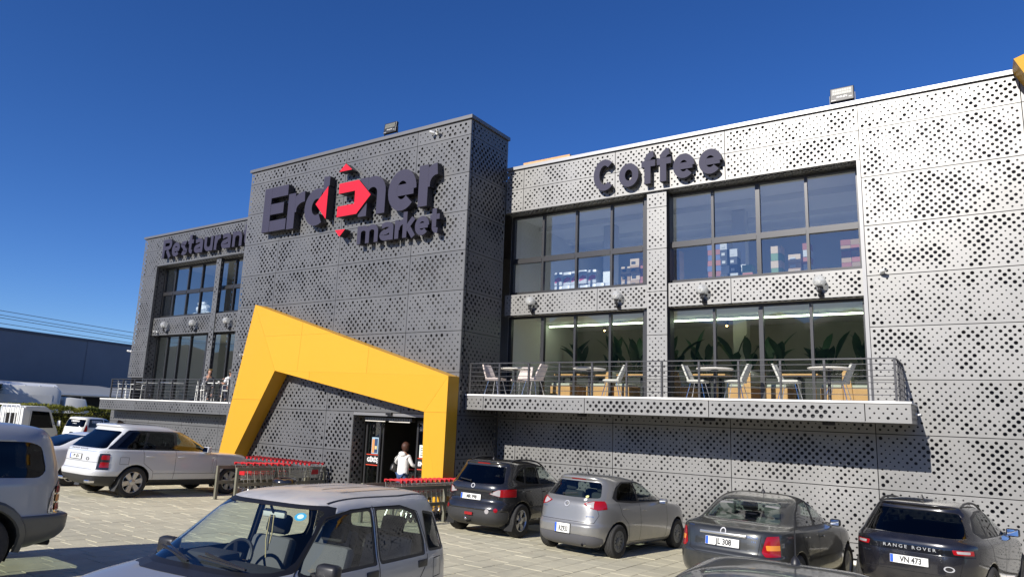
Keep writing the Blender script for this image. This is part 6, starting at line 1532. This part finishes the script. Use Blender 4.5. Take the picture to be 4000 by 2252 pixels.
for s, yo in ((1,.06),(-1,-.08)): chain(V, E, [(s*.092,0,.84,.105),(s*.10,yo*.6,.48,.082),(s*.10,yo-.04,.12,.068),(s*.10,yo-.04,.07,.066)], 0)
skin_mesh('jeans', V, E, mat('blue_denim', (.045,.085,.19), rough=.9, var=.15, nscale=20), pw)
for s, yo in ((1,.06),(-1,-.08)): MB().bbox(-.045,.045,-.10,.16,0,.075,.03).xf(Matrix.Translation((s*.10,yo-.02,0))).build('shoe', M_BLACK, pw, 'all')
head(pw, (.02,.06,1.66), R(78), M_HAIR, True)
bg_ = thing('handbag', 'black shoulder bag hanging at the left side of the hooded person', 'bag', (wx-.28, wy-.05, wz+1.02))
MB().bbox(-.05,.06,-.17,.17,-.10,.10,.035).xf(Matrix.Rotation(R(-20),4,'X')).build('bag_body', mat('black_leather', (.015,.014,.014), rough=.4), bg_, True)
MB().tube([(0,-.12,.08),(.06,-.10,.25),(.16,-.07,.42),(.19,.02,.44),(.17,.10,.36),(.08,.13,.20),(0,.13,.07)], .011, 6).build('strap', M_BLACK, bg_, True)
dup(tp, (wx+.06, wy+.48, wz), R(90), 'red-handled trolley pushed into the shop by the hooded person', 'trolleys in use')

# seated man on the left terrace: faces +x, right hand at his mouth
ZL = 2.79
M_WCH = mat('white_chair_metal', (.80,.80,.75), rough=.4)
def metal_chair(loc, rz, label):
    c = thing('terrace_chair', label, 'chair', loc, rz, 'white metal chairs on the restaurant terrace')   # sitter looks to +x
    for s in (-1, 1):
        MB().tube([(-.24,s*.23,.0),(-.20,s*.23,.45),(-.27,s*.23,.80)], .014, 8).build('back_leg', M_WCH, c, True)
        MB().tube([(.24,s*.23,.0),(.21,s*.23,.46),(.20,s*.24,.62),(.17,s*.25,.655),(-.20,s*.25,.66)], .014, 8).build('arm_and_leg', M_WCH, c, True)
    MB().bbox(-.22,.22,-.22,.22,.43,.46,.012).build('seat', M_WCH, c)
    for z in (.56,.66,.76): MB().beam((-.225-.07*(z-.5)/.3,-.22,z),(-.225-.07*(z-.5)/.3,.22,z), .012, .05, (1,0,0)).build('back_slat', M_WCH, c)
    return c
metal_chair((-25.92,16.95,ZL), 0, 'white metal chair the seated man sits on')
metal_chair((-24.30,16.95,ZL), R(180), 'white metal chair half hidden by the tower edge')
metal_chair((-26.9,17.5,ZL), R(-60), 'empty white metal chair behind the seated man')
metal_chair((-32.0,16.95,ZL), R(20), 'leftmost white metal chair on the restaurant terrace')
metal_chair((-31.2,17.05,ZL), R(170), 'second white metal chair from the left terrace end')
def sq_table(loc, label):
    t = thing('terrace_table', label, 'table', loc, 0, 'tables on the restaurant terrace')
    MB().bbox(-.34,.34,-.34,.34,.715,.745,.008).build('table_top', M_WCH, t); MB().lathe([(.03,.02),(.03,.71)], 12).build('pedestal', M_BLACK, t, True); MB().lathe([(.0,0),(.22,0),(.22,.015),(.0,.02)], 18).build('base', M_BLACK, t, True)
sq_table((-25.10,17.0,ZL), 'white terrace table between the seated people'); sq_table((-28.4,16.95,ZL), 'white terrace table in the middle of the restaurant terrace'); sq_table((-30.4,16.95,ZL), 'white terrace table near the left terrace end')
cp = thing('coffee_cup', 'white coffee cup on the table between the seated people', 'cup', (-24.98,16.85,ZL+.745)); MB().lathe([(.0,0),(.028,0),(.042,.07),(.038,.07),(.025,.008),(.0,.008)], 12).build('cup_body', M_WHITEP, cp, True); MB().tube([(.04,0,.055),(.062,0,.045),(.06,0,.02),(.034,0,.018)], .006, 6).build('cup_handle', M_WHITEP, cp, True)
def sitter(name, label, loc, rz, shirt, trousers, hairm, pose, bare_arm=False):
    p = thing(name, label, 'person', loc, rz); V = []; E = []
    tor = [(0,0,.50,.14,.12),(.01,0,.66,.12,.105),(.03,0,.84,.15,.11),(.04,0,.96,.12,.08),(.06,0,1.03,.052),(.075,0,1.08,.048)]
    chain(V, E, tor)
    arms = {'mouth': ([(.05,-.17,.94,.05),(.16,-.20,.74,.042),(.22,-.18,.70,.038),(.22,-.10,.90,.029),(.19,-.05,.985,.022)], (-.35,.25,.9), (1,0,0), [(.05,.17,.94,.05),(.12,.22,.70,.042),(.20,.20,.62,.036),(.38,.10,.60,.028),(.44,.06,.60,.022)], (1,-.3,-.1), (0,0,1)),
            'table': ([(.05,-.17,.94,.05),(.20,-.22,.86,.042),(.30,-.22,.84,.036),(.44,-.10,.88,.028),(.50,-.06,.90,.022)], (1,.3,.2), (0,0,1), [(.05,.17,.94,.05),(.14,.22,.74,.042),(.22,.20,.70,.036),(.40,.10,.74,.028),(.46,.08,.75,.022)], (1,-.3,0), (0,0,1))}[pose]
    for q in (0, 3):
        i = chain(V, E, arms[q], 3); hand(V, E, tuple(Vector(arms[q][-1][:3])+Vector(arms[q+1]).normalized()*.02), arms[q+1], arms[q+2], i, .7)
    legs = ([(.10,-.10,.50,.09),(.46,-.09,.54,.065),(.50,-.09,.50,.06),(.40,-.08,.12,.04),(.42,-.08,.06,.04),(.56,-.08,.05,.03)], [(.10,.10,.50,.09),(.45,.08,.60,.065),(.50,.06,.58,.06),(.62,-.02,.26,.04),(.64,-.03,.20,.04),(.76,-.05,.20,.03)])
    for lg in legs: chain(V, E, lg, 0)
    skin_mesh('body', V, E, M_SKIN, p)
    V = []; E = []; chain(V, E, [(0,0,.47,.165,.14),(.01,0,.66,.15,.135),(.03,0,.84,.175,.14),(.04,0,.955,.135,.10),(.055,0,1.0,.08,.075)])
    for q in (0, 3):
        k = 2 if bare_arm else 4; P = [(*a[:3], a[3]*1.38) for a in arms[q][:k]]
        if not bare_arm: P[-1] = (*(Vector(P[-2][:3])*.25+Vector(arms[q][3][:3])*.75), .042)
        chain(V, E, P, 3)
    skin_mesh('shirt', V, E, shirt, p)
    V = []; E = []; chain(V, E, [(-.01,0,.51,.155,.14)])
    for lg in legs: chain(V, E, [(*a[:3], a[3]*1.28) for a in lg[:4]], 0)
    skin_mesh('trousers', V, E, trousers, p)
    for lg in legs:
        a = lg[4]; MB().bbox(-.07,.17,-.042,.042,-.06,.035,.025).xf(Matrix.Translation(a[:3])).build('shoe', M_BLACK, p, 'all')
    head(p, (.095,0,1.19), 0, hairm)
    return p
mn = sitter('person', 'seated man in grey shirt with one hand at his mouth on the terrace', (-25.86,16.95,ZL), R(-14), mat('grey_shirt', (.17,.17,.18), rough=.9, bump=.3, bscale=18, var=.08), mat('charcoal_trousers', (.045,.045,.048), rough=.9, bump=.2, bscale=20), M_HAIRG, 'mouth')
MB().tube([(.155,-.075,1.285),(.185,-.04,1.275),(.19,0,1.272),(.185,.04,1.275),(.155,.075,1.285)], .010, 8).build('sunglasses', mat('yellow_frame', (.7,.45,.1), rough=.3), mn, True)
sitter('person', 'seated person in white tee mostly hidden behind the tower edge', (-24.34,16.98,ZL), R(180), mat('white_tee', (.78,.78,.78), rough=.9), mat('dark_blue_trousers', (.03,.035,.06), rough=.9), M_HAIRG, 'table', True)
# ================================================================== FAR LEFT: TRUCKS, HEDGE, WAREHOUSE, SHED, TREE, WIRES
TRW = paint('truck_white', (.70,.70,.66), metal=0, rough=.45, coat=.4, dust=.25)
def place(o, x, y, rz): o.location = (x, y, gz(x, y)); o.rotation_euler = (0, 0, rz)
tk = thing('pickup_truck', 'white flatbed pickup truck with a pipe guard behind its cab', 'truck'); place(tk, -31.5, 12.35, 1.72)
cabp = [(0,.45),(1.25,.45),(1.42,.62),(1.45,1.0),(1.38,1.16),(1.05,1.92),(.85,2.06),(.06,2.06),(0,1.98)]           # (x forward, z)
def slab(poly, y0_, y1_, nm, m, par, bev=.03):
    bm = bmesh.new(); a = [bm.verts.new((x, y0_, z)) for x, z in poly]; b_ = [bm.verts.new((x, y1_, z)) for x, z in poly]
    bm.faces.new(a); bm.faces.new(b_[::-1]); n = len(poly)
    for i in range(n): bm.faces.new((a[i], b_[i], b_[(i+1) % n], a[(i+1) % n]))
    if bev: bmesh.ops.bevel(bm, geom=[e for e in bm.edges], offset=bev, segments=2, profile=.5, affect='EDGES')
    bmesh.ops.recalc_face_normals(bm, faces=bm.faces[:])
    return MB().bm(bm).build(nm, m, par, True)
slab(cabp, -.78, .78, 'cab', TRW, tk, .05)
for s in (-1, 1):
    slab([(.30,1.22),(1.22,1.22),(.98,1.84),(.32,1.88)], s*.786-.006, s*.786+.006, 'side_window', G_DARK, tk, 0)
    MB().box(.26,.262,s*.79-.004,s*.79+.004,.55,1.92).build('door_gap', M_GAP, tk); MB().bbox(.34,.50,s*.80-.02,s*.80+.02,1.05,1.09,.008).build('door_handle', M_BLACK, tk)
    MB().bbox(1.26,1.32,s*1.0-.09,s*1.0+.09,1.30,1.52,.03).build('door_mirror', M_WHITEP, tk, True); MB().beam((1.22,s*.78,1.36),(1.29,s*.93,1.40),.02,.02).build('mirror_arm', M_BLACK, tk)
    for x in (-1.35, .95): 
        w_ = MB().lathe([(.15,-.08),(.27,-.08),(.285,-.06),(.285,.06),(.27,.08),(.15,.08)], 24, Matrix.Translation((x, s*.66, .285)) @ Matrix.Rotation(R(90),4,'X'), closed=True).build('wheel', M_TYRE, tk, True)
        MB().lathe([(.0,-.05),(.155,-.05),(.155,.05),(.0,.05)], 18, Matrix.Translation((x, s*.66, .285)) @ Matrix.Rotation(R(90),4,'X')).build('rim', M_ALLOY, w_)
MB().bbox(-.008,-.002,-.38,.38,1.30,1.78,.002).xf(Matrix.Translation((-.004,0,0))).build('rear_cab_window', G_DARK, tk)
MB().box(1.44,1.455,-.70,.70,.78,.92).build('front_grille', M_BLACK, tk); MB().bbox(1.43,1.47,-.74,-.50,.95,1.08,.01).build('headlamp', M_LWHT, tk); MB().bbox(1.43,1.47,.50,.74,.95,1.08,.01).build('headlamp', M_LWHT, tk)
MB().bbox(1.36,1.44,-.79,-.76,.86,.95,.005).build('indicator_lamp', M_LAMB, tk)
MB().box(-2.0,-.06,-.74,.74,.66,.74).build('bed_floor', TRW, tk)
for s in (-1, 1): MB().bbox(-2.0,-.06,s*.76-.02,s*.76+.02,.68,1.02,.01).build('bed_side', TRW, tk)
MB().bbox(-2.03,-2.0,-.76,.76,.68,1.02,.01).build('tailgate', TRW, tk); MB().box(-1.9,1.2,-.4,.4,.42,.64).build('chassis', M_RUB, tk)
gd = MB().tube([(-.10,-.74,.75),(-.10,-.74,2.02),(-.10,-.66,2.10),(-.10,.66,2.10),(-.10,.74,2.02),(-.10,.74,.75)], .025, 8).build('pipe_guard', M_WHITEP, tk, True)
for y in (-.45,-.15,.15,.45): MB().tube([(-.10,y,.75),(-.10,y,2.09)], .02, 8).build('guard_bar', M_WHITEP, gd, True)
bx = thing('box_truck', 'white truck body with ridged roof rising behind the hedge', 'truck'); place(bx, -52.2, 21.0, 1.30); bx.scale = (1.22,)*3
slab([(-1.7,.9),(1.6,.9),(1.6,2.55),(1.35,2.82),(-1.45,2.82),(-1.7,2.55)], -1.0, 1.0, 'box_body', TRW, bx, .06)
for k in range(5): MB().box(-1.4+k*.65,-1.36+k*.65,-.98,.98,2.815,2.85).build('roof_rib', TRW, bx)
MB().add([(-1.6,-.98,2.81),(-1.6,.98,2.81),(-1.6,0,3.02),(1.4,-.98,2.81),(1.4,.98,2.81),(1.4,0,2.95)], [(0,2,5,3),(1,4,5,2),(0,1,2),(3,5,4)]).build('ridged_roof', TRW, bx)
MB().box(-1.72,-1.705,-.62,.30,2.05,2.35).build('louvre_panel', mat('dark_recess', (.10,.10,.09), rough=.7), bx); MB().box(-1.3,1.2,-1.012,-1.002,1.9,2.35).build('side_panel_recess', TRW, bx)
MB().box(-1.6,2.9,-.7,.7,.5,.9).build('chassis', M_RUB, bx); slab([(1.8,.6),(3.1,.6),(3.1,1.3),(2.8,2.2),(1.8,2.3)], -.95, .95, 'cab', TRW, bx, .05)
for x in (-.9, 2.5):
    for s in (-1, 1): MB().lathe([(.0,-.12),(.38,-.12),(.40,-.08),(.40,.08),(.38,.12),(.0,.12)], 20, Matrix.Translation((x, s*.8, .40)) @ Matrix.Rotation(R(90),4,'X')).build('wheel', M_TYRE, bx, True)

# hedge: stems and thousands of small sprays
def foliage(name, fn, count, size, m, parent, seed, flat=.35, leafs=2):
    rr = random.Random(seed); vs = []; fs = []
    for _ in range(count):
        p, out = fn(rr); s = size*rr.uniform(.6, 1.4)
        a = Vector((rr.uniform(-1,1), rr.uniform(-1,1), rr.uniform(-.4,1.2)))+out*1.2; a.normalize(); b = a.cross(Vector((rr.uniform(-1,1), rr.uniform(-1,1), rr.uniform(-1,1)))).normalized()
        o = len(vs); vs += [p-b*s*.25, p+b*s*.25, p+a*s+b*s*.12, p+a*s*1.25, p+a*s-b*s*.12]; fs.append((o, o+1, o+2, o+3, o+4))
    mb = MB(); mb.add(vs, fs); return mb.build(name, m, parent, fix=False)
def leaf_mat(name, c1, c2, sc=1.2):
    m = mat(name, c1, rough=.6, spec=.3); n = m.node_tree.nodes; l = m.node_tree.links; b = n['Principled BSDF']
    g = n.new('ShaderNodeNewGeometry'); tx = n.new('ShaderNodeTexNoise'); tx.inputs['Scale'].default_value = sc; tx.inputs['Detail'].default_value = 5; l.new(g.outputs['Position'], tx.inputs['Vector'])
    mr = n.new('ShaderNodeMapRange'); mr.inputs[1].default_value = .38; mr.inputs[2].default_value = .62; l.new(tx.outputs[0], mr.inputs[0])
    mx = n.new('ShaderNodeMix'); mx.data_type = 'RGBA'; l.new(mr.outputs[0], mx.inputs['Factor']); mx.inputs[6].default_value = (*c1, 1); mx.inputs[7].default_value = (*c2, 1); l.new(mx.outputs[2], b.inputs['Base Color'])
    b.inputs['Transmission Weight'].default_value = 0.0
    tr = n.new('ShaderNodeBsdfTranslucent'); l.new(mx.outputs[2], tr.inputs[0]); ms = n.new('ShaderNodeMixShader'); ms.inputs[0].default_value = .3
    l.new(b.outputs[0], ms.inputs[1]); l.new(tr.outputs[0], ms.inputs[2]); l.new(ms.outputs[0], n['Material Output'].inputs[0])
    return m
M_HEDGE = leaf_mat('hedge_foliage', (.05,.070,.012), (.33,.32,.055), 1.3); M_OLIVEL = leaf_mat('olive_foliage', (.045,.055,.030), (.12,.13,.075), 1.5); M_BARK = mat('bark', (.09,.07,.05), rough=.9, bump=.5, bscale=25)
ha, hb_ = Vector((-50.5, 12.5, 0)), Vector((-43.5, 29.0, 0)); hdir = (hb_-ha); hn = Vector((hdir.y, -hdir.x, 0)).normalized()
hg = thing('clipped_hedge', 'yellow-green conifer hedge behind the small white hatchback', 'hedge', (-47, 20, gz(-40,20)))
ho = Vector((-47, 20, gz(-40,20)))
def hfn(rr):
    t = rr.random(); s = rr.uniform(-1, 1); top = rr.random() < .45
    H_ = 2.10+.22*noise.noise(Vector((t*9, 1.3, 0)))+.14*noise.noise(Vector((t*31, 4, 0)))
    p = ha+hdir*t-ho; wv = .62+.10*noise.noise(Vector((t*14, 7, 0)))
    if top: return p+hn*wv*s*.95+Vector((0,0,H_+rr.uniform(-.06,.14)+ho.z*0)), Vector((0,0,1))
    sd = 1 if rr.random() < .75 else -1; z = rr.uniform(.05, H_)
    return p+hn*sd*wv*rr.uniform(.88,1.05)+Vector((0,0,z)), hn*sd
foliage('crown', hfn, 26000, .11, M_HEDGE, hg, 5)
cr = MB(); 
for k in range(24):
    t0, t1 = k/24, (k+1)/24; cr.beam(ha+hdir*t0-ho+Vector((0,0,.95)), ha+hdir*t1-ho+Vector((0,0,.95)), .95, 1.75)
cr.build('shade_core', mat('hedge_shade', (.012,.014,.006), rough=.95), hg)['kind'] = 'stuff'  # solid near-black core: shade inside the hedge put into the colour
for k in range(9):
    p = ha+hdir*(.05+k*.11)-ho; MB().tube([p, p+Vector((0,0,1.2))], .05, 6, .02).build('stem', M_BARK, hg, True)
tr_ = thing('olive_tree', 'olive tree cut by the left edge in front of the blue warehouse', 'tree', (-52.3, 17.4, .3))
MB().tube([(0,0,0),(.1,.05,1.2),(-.05,.1,2.2),(.15,.0,3.4)], [.22,.17,.13,.05], 9).build('trunk', M_BARK, tr_, True)
for k in range(6):
    a = k*1.05; MB().tube([(0,.05,1.5+k*.2),(.7*math.cos(a),.7*math.sin(a),2.3+k*.2),(1.2*math.cos(a),1.2*math.sin(a),2.9+k*.18)], [.09,.06,.02], 6).build('limb', M_BARK, tr_, True)
cl = [(Vector((random.uniform(-1.5,1.5), random.uniform(-1.5,1.5), random.uniform(1.7,4.0))), random.uniform(.45,.85)) for _ in range(22)]
def tfn(rr):
    c_, r_ = rr.choice(cl); d = Vector((rr.gauss(0,1), rr.gauss(0,1), rr.gauss(0,1))).normalized(); return c_+d*r_*rr.uniform(.55,1.0), d
foliage('crown', tfn, 9000, .12, M_OLIVEL, tr_, 8)

# dark blue warehouse
wh = thing('warehouse', 'long dark blue metal warehouse far behind the left parking', 'building', (-77, 33, 0))
WA, WB_ = Vector((-68, 4.6, 0)), Vector((-92, 81.5, 0)); wd_ = (WB_-WA).normalized(); wn_ = Vector((wd_.y, -wd_.x, 0)); wo = Vector((-77, 33, 0))
if wn_.x < 0: wn_ = -wn_
M_BLUEW = mat('dark_blue_sheet', (.105,.128,.175), rough=.5, metal=.2, var=.10, nscale=.25)
L_ = (WB_-WA).length
for k in range(12):
    e_ = wn_*(.03 if k % 2 else 0); a = WA+wd_*(L_*k/12)-wo+e_; b = WA+wd_*(L_*(k+1)/12+.05)-wo+e_
    MB().add([a, b, b+Vector((0,0,9.0)), a+Vector((0,0,9.0))], [(0,1,2,3)]).build('wall_sheet', M_BLUEW, wh)
back = -wn_*22
MB().add([WA-wo+Vector((0,0,9.02)), WB_-wo+Vector((0,0,9.02)), WB_-wo+back+Vector((0,0,9.3)), WA-wo+back+Vector((0,0,9.3))], [(0,1,2,3)]).build('roof', M_BLUEW, wh)
MB().add([WA-wo, WA-wo+back, WA-wo+back+Vector((0,0,9.2)), WA-wo+Vector((0,0,9.0))], [(0,1,2,3)]).build('end_wall', M_BLUEW, wh)
for k in range(1): MB().beam(WA-wo+wn_*.06+Vector((0,0,8.9)), WB_-wo+wn_*.06+Vector((0,0,8.9)), .12, .25).build('eaves_trim', mat('navy_trim', (.03,.04,.07), rough=.5), wh)
# low sheds in front of the warehouse
M_SHEET = mat('weathered_grey_sheet', (.30,.31,.31), rough=.55, metal=.3, var=.12, nscale=.8)
for k, (t0, t1, lb) in enumerate(((16, 31, 'left low shed with pale grey sheet roof before the warehouse'), (31.6, 46, 'middle low shed with pale grey sheet roof before the warehouse'), (46.6, 64, 'right low shed with pale grey sheet roof before the warehouse'))):
    sh = thing('low_shed', lb, 'building', (-62, 24, 0)); so_ = Vector((-62, 24, 0)); off = wn_*14
    a = WA+wd_*t0+off-so_; b = WA+wd_*t1+off-so_; bk = -wn_*9
    zr, ze = 4.05-.10*k, 3.05
    MB().add([a+Vector((0,0,ze)), b+Vector((0,0,ze)), b+bk+Vector((0,0,zr)), a+bk+Vector((0,0,zr)), a+Vector((0,0,ze-.12)), b+Vector((0,0,ze-.12)), b+bk+Vector((0,0,zr-.12)), a+bk+Vector((0,0,zr-.12))], [(0,1,2,3),(4,7,6,5),(0,4,5,1),(1,5,6,2),(2,6,7,3),(3,7,4,0)]).build('roof', M_SHEET, sh)
    MB().add([a+bk*.5, b+bk*.5, b+bk*.5+Vector((0,0,3.3)), a+bk*.5+Vector((0,0,3.3))], [(0,1,2,3)]).build('shade_sheet', mat('shed_shade', (.02,.024,.035), rough=.8), sh)  # dark sheet standing in for the shade under the open shed roof
    for q in (.02, .35, .68, .98):
        c_ = a+(b-a)*q; MB().tube([c_+bk*.04, c_+bk*.04+Vector((0,0,ze-.1))], .07, 8).build('post', M_SHEET, sh, True)
    MB().beam(a+Vector((0,0,ze+.02))-bk*.01, b+Vector((0,0,ze+.02))-bk*.01, .14, .10).build('gutter', M_WHITEP, sh)
# overhead wires
for k, (dl, zl, dr, zr) in enumerate((((-.94,.34),6.64,(-.88,.47),6.11), ((-.94,.34),6.44,(-.88,.47),5.90), ((-.94,.34),6.31,(-.88,.47),5.79), ((-.94,.34),6.06,(-.88,.47),5.58))):
    w_ = thing('power_cable', ['topmost','second','third','lowest'][k]+' overhead cable crossing the sky at the left', 'cable', (-37, 16, 6), 0, 'overhead cables')
    A_ = Vector((-.9403*40, .3403*40, zl)); B_ = Vector((-.8829*40, .4695*40, zr)); d_ = B_-A_; pts = []
    for q in range(25):
        t = -2.2+q*.22; p = A_+d_*t; p.z += .02*(t-.0)*(t-1)*1.0; pts.append(p-Vector((-37,16,6)))
    MB().tube(pts, .013, 6).build('cable', M_RUB, w_, True)
# ================================================================== GROUND
M_SLAB = mat('limestone_paving', (.575,.54,.40), rough=.85, var=.10, nscale=1.7, bump=.25, bscale=30, objvar=.04)
_n = M_SLAB.node_tree.nodes; _l = M_SLAB.node_tree.links; _b = _n['Principled BSDF']; _src = _b.inputs['Base Color'].links[0].from_socket      # tyre grime, dust and rusty spots
_g = _n.new('ShaderNodeNewGeometry'); _big = _n.new('ShaderNodeTexNoise'); _big.inputs['Scale'].default_value = .55; _big.inputs['Detail'].default_value = 7; _big.inputs['Roughness'].default_value = .68; _big.inputs['Distortion'].default_value = .8
_l.new(_g.outputs['Position'], _big.inputs['Vector']); _mr = _n.new('ShaderNodeMapRange'); _mr.inputs[1].default_value = .36; _mr.inputs[2].default_value = .66; _l.new(_big.outputs[0], _mr.inputs[0])
_mx = _n.new('ShaderNodeMix'); _mx.data_type = 'RGBA'; _mx.blend_type = 'MULTIPLY'; _mx.inputs['Factor'].default_value = 1.0; _rp = _n.new('ShaderNodeMix'); _rp.data_type = 'RGBA'; _rp.inputs[6].default_value = (.80,.79,.78,1); _rp.inputs[7].default_value = (1.08,1.06,1.02,1)
_l.new(_mr.outputs[0], _rp.inputs['Factor']); _l.new(_src, _mx.inputs[6]); _l.new(_rp.outputs[2], _mx.inputs[7])
_sp = _n.new('ShaderNodeTexNoise'); _sp.inputs['Scale'].default_value = 2.6; _sp.inputs['Detail'].default_value = 6; _l.new(_g.outputs['Position'], _sp.inputs['Vector']); _ms = _n.new('ShaderNodeMapRange'); _ms.inputs[1].default_value = .64; _ms.inputs[2].default_value = .74; _ms.inputs[4].default_value = .45; _l.new(_sp.outputs[0], _ms.inputs[0])
_m2 = _n.new('ShaderNodeMix'); _m2.data_type = 'RGBA'; _l.new(_ms.outputs[0], _m2.inputs['Factor']); _l.new(_mx.outputs[2], _m2.inputs[6]); _m2.inputs[7].default_value = (.40,.31,.21,1); _l.new(_m2.outputs[2], _b.inputs['Base Color'])
M_JOINT = mat('sandy_joint', (.475,.435,.32), rough=.95, var=.15, nscale=4)
M_EARTH = mat('dry_ground', (.36,.32,.26), rough=.95, var=.15, nscale=.4, bump=.3, bscale=6)
def sheetg(name, xs, ys, dz, m):
    mb = MB(); n = len(ys)
    mb.add([(x, y, gz(x, y)+dz) for x in xs for y in ys], [(i*n+j, (i+1)*n+j, (i+1)*n+j+1, i*n+j+1) for i in range(len(xs)-1) for j in range(n-1)])
    return mb.build(name, m)
gr = sheetg('ground', [-1500,-300,-120,-60,-40,8,30,120,1500], [-1500,-200,-60,-12,26,60,200,1500], -.035, M_EARTH); gr['kind'] = 'structure'
lot = sheetg('parking_paving', [-40,-30,-20,-10,0,8], [-12,0,8,16,17.6], -.0075, M_JOINT); lot['kind'] = 'structure'
rs = random.Random(21); slabs = []
cw = .402; x = -30.0
while x < 4.0:
    y = 2.5+rs.uniform(0,.4)
    while y < 17.3:
        L = rs.choice((.40,.40,.42,.60,.60))
        if y+L < 17.5: slabs.append((x, y, L))
        y += L
    x += cw
def corner(x, y, dz): return Vector((x, y, gz(x, y)+dz))
def slab_geo(x, y, L, rs):
    g = .0045; t = rs.uniform(-.002, .003); x0, x1, y0, y1 = x+g+rs.uniform(0,.003), x+cw-g-rs.uniform(0,.003), y+g, y+L-g-rs.uniform(0,.004); b = .003
    o = [(x0,y0),(x1,y0),(x1,y1),(x0,y1)]; i = [(x0+b,y0+b),(x1-b,y0+b),(x1-b,y1-b),(x0+b,y1-b)]
    vs = [corner(a, c, -.016) for a, c in o]+[corner(a, c, t-.004) for a, c in o]+[corner(a, c, t) for a, c in i]
    fs = [(8,9,10,11)]+[(k, (k+1) % 4, 4+(k+1) % 4, 4+k) for k in range(4)]+[(4+k, 4+(k+1) % 4, 8+(k+1) % 4, 8+k) for k in range(4)]
    return vs, fs
# the slabs that show largest: nearest to the lens and inside the view
def key(s):
    p = Vector((s[0]+.2, s[1]+.2, gz(s[0], s[1]))); q = cam.matrix_world.inverted() @ p
    if q.z > -1: return 1e9
    u = q.x/-q.z*CAM_F; v = q.y/-q.z*CAM_F
    if abs(u) > 2050 or abs(v) > 1180: return 1e8+q.length
    # hidden by the small foreground car
    if -6.4 < s[0] < -4.4 and 2.5 < s[1] < 6.2: return 1e7
    if s[0] > -2.2: return 5e6+q.length
    return q.length
slabs.sort(key=key); rest = MB()
for k, (x, y, L) in enumerate(slabs):
    vs, fs = slab_geo(x, y, L, rs)
    if k < 300: MB().add(vs, fs).build('paving_slab', M_SLAB, lot, fix=False)
    else: rest.add(vs, fs)
q = rest.build('paving_field', M_SLAB, lot, fix=False); q['kind'] = 'stuff'
kb = MB(); 
for a, b in (((-12.0,17.60),(8.0,17.60)),): MB().add([corner(a[0],a[1]-.10,-.02), corner(b[0],b[1]-.10,-.02), corner(b[0],b[1]+.10,-.02), corner(a[0],a[1]+.10,-.02), corner(a[0],a[1]-.10,.06), corner(b[0],b[1]-.10,.06), corner(b[0],b[1]+.10,.06), corner(a[0],a[1]+.10,.06)], [(0,1,5,4),(1,2,6,5),(2,3,7,6),(3,0,4,7),(4,5,6,7)]).build('kerb', M_STONE)['kind'] = 'structure'
# mountain ridge behind the viewer (mirrored in the panes)
rg = MB(); vs_ = []; n = 80
for k in range(n+1):
    a = R(200+140*k/n); d = 1350; rp_ = min(1, .30+2.6*k/n); hgt = 235*rp_+75*rp_*noise.noise(Vector((k*.13, 3, 0)))+38*noise.noise(Vector((k*.45, 9, 0)))+14*noise.noise(Vector((k*1.3, 2, 0)))
    for q, (dd, hh) in enumerate(((1.0, -5), (1.10, .45), (1.2, .85), (1.27, 1.0), (1.5, .6))):
        j = 1+.06*noise.noise(Vector((k*.8, q*3.1, 5))); vs_.append((d*dd*j*math.cos(a), d*dd*j*math.sin(a), hgt*hh if q else hh))
rg.add(vs_, [(k*5+q, (k+1)*5+q, (k+1)*5+q+1, k*5+q+1) for k in range(n) for q in range(4)])
q = rg.build('hills', mat('mountain_scrub', (.115,.125,.115), rough=.95, var=.2, nscale=.01), None, True); q['kind'] = 'structure'
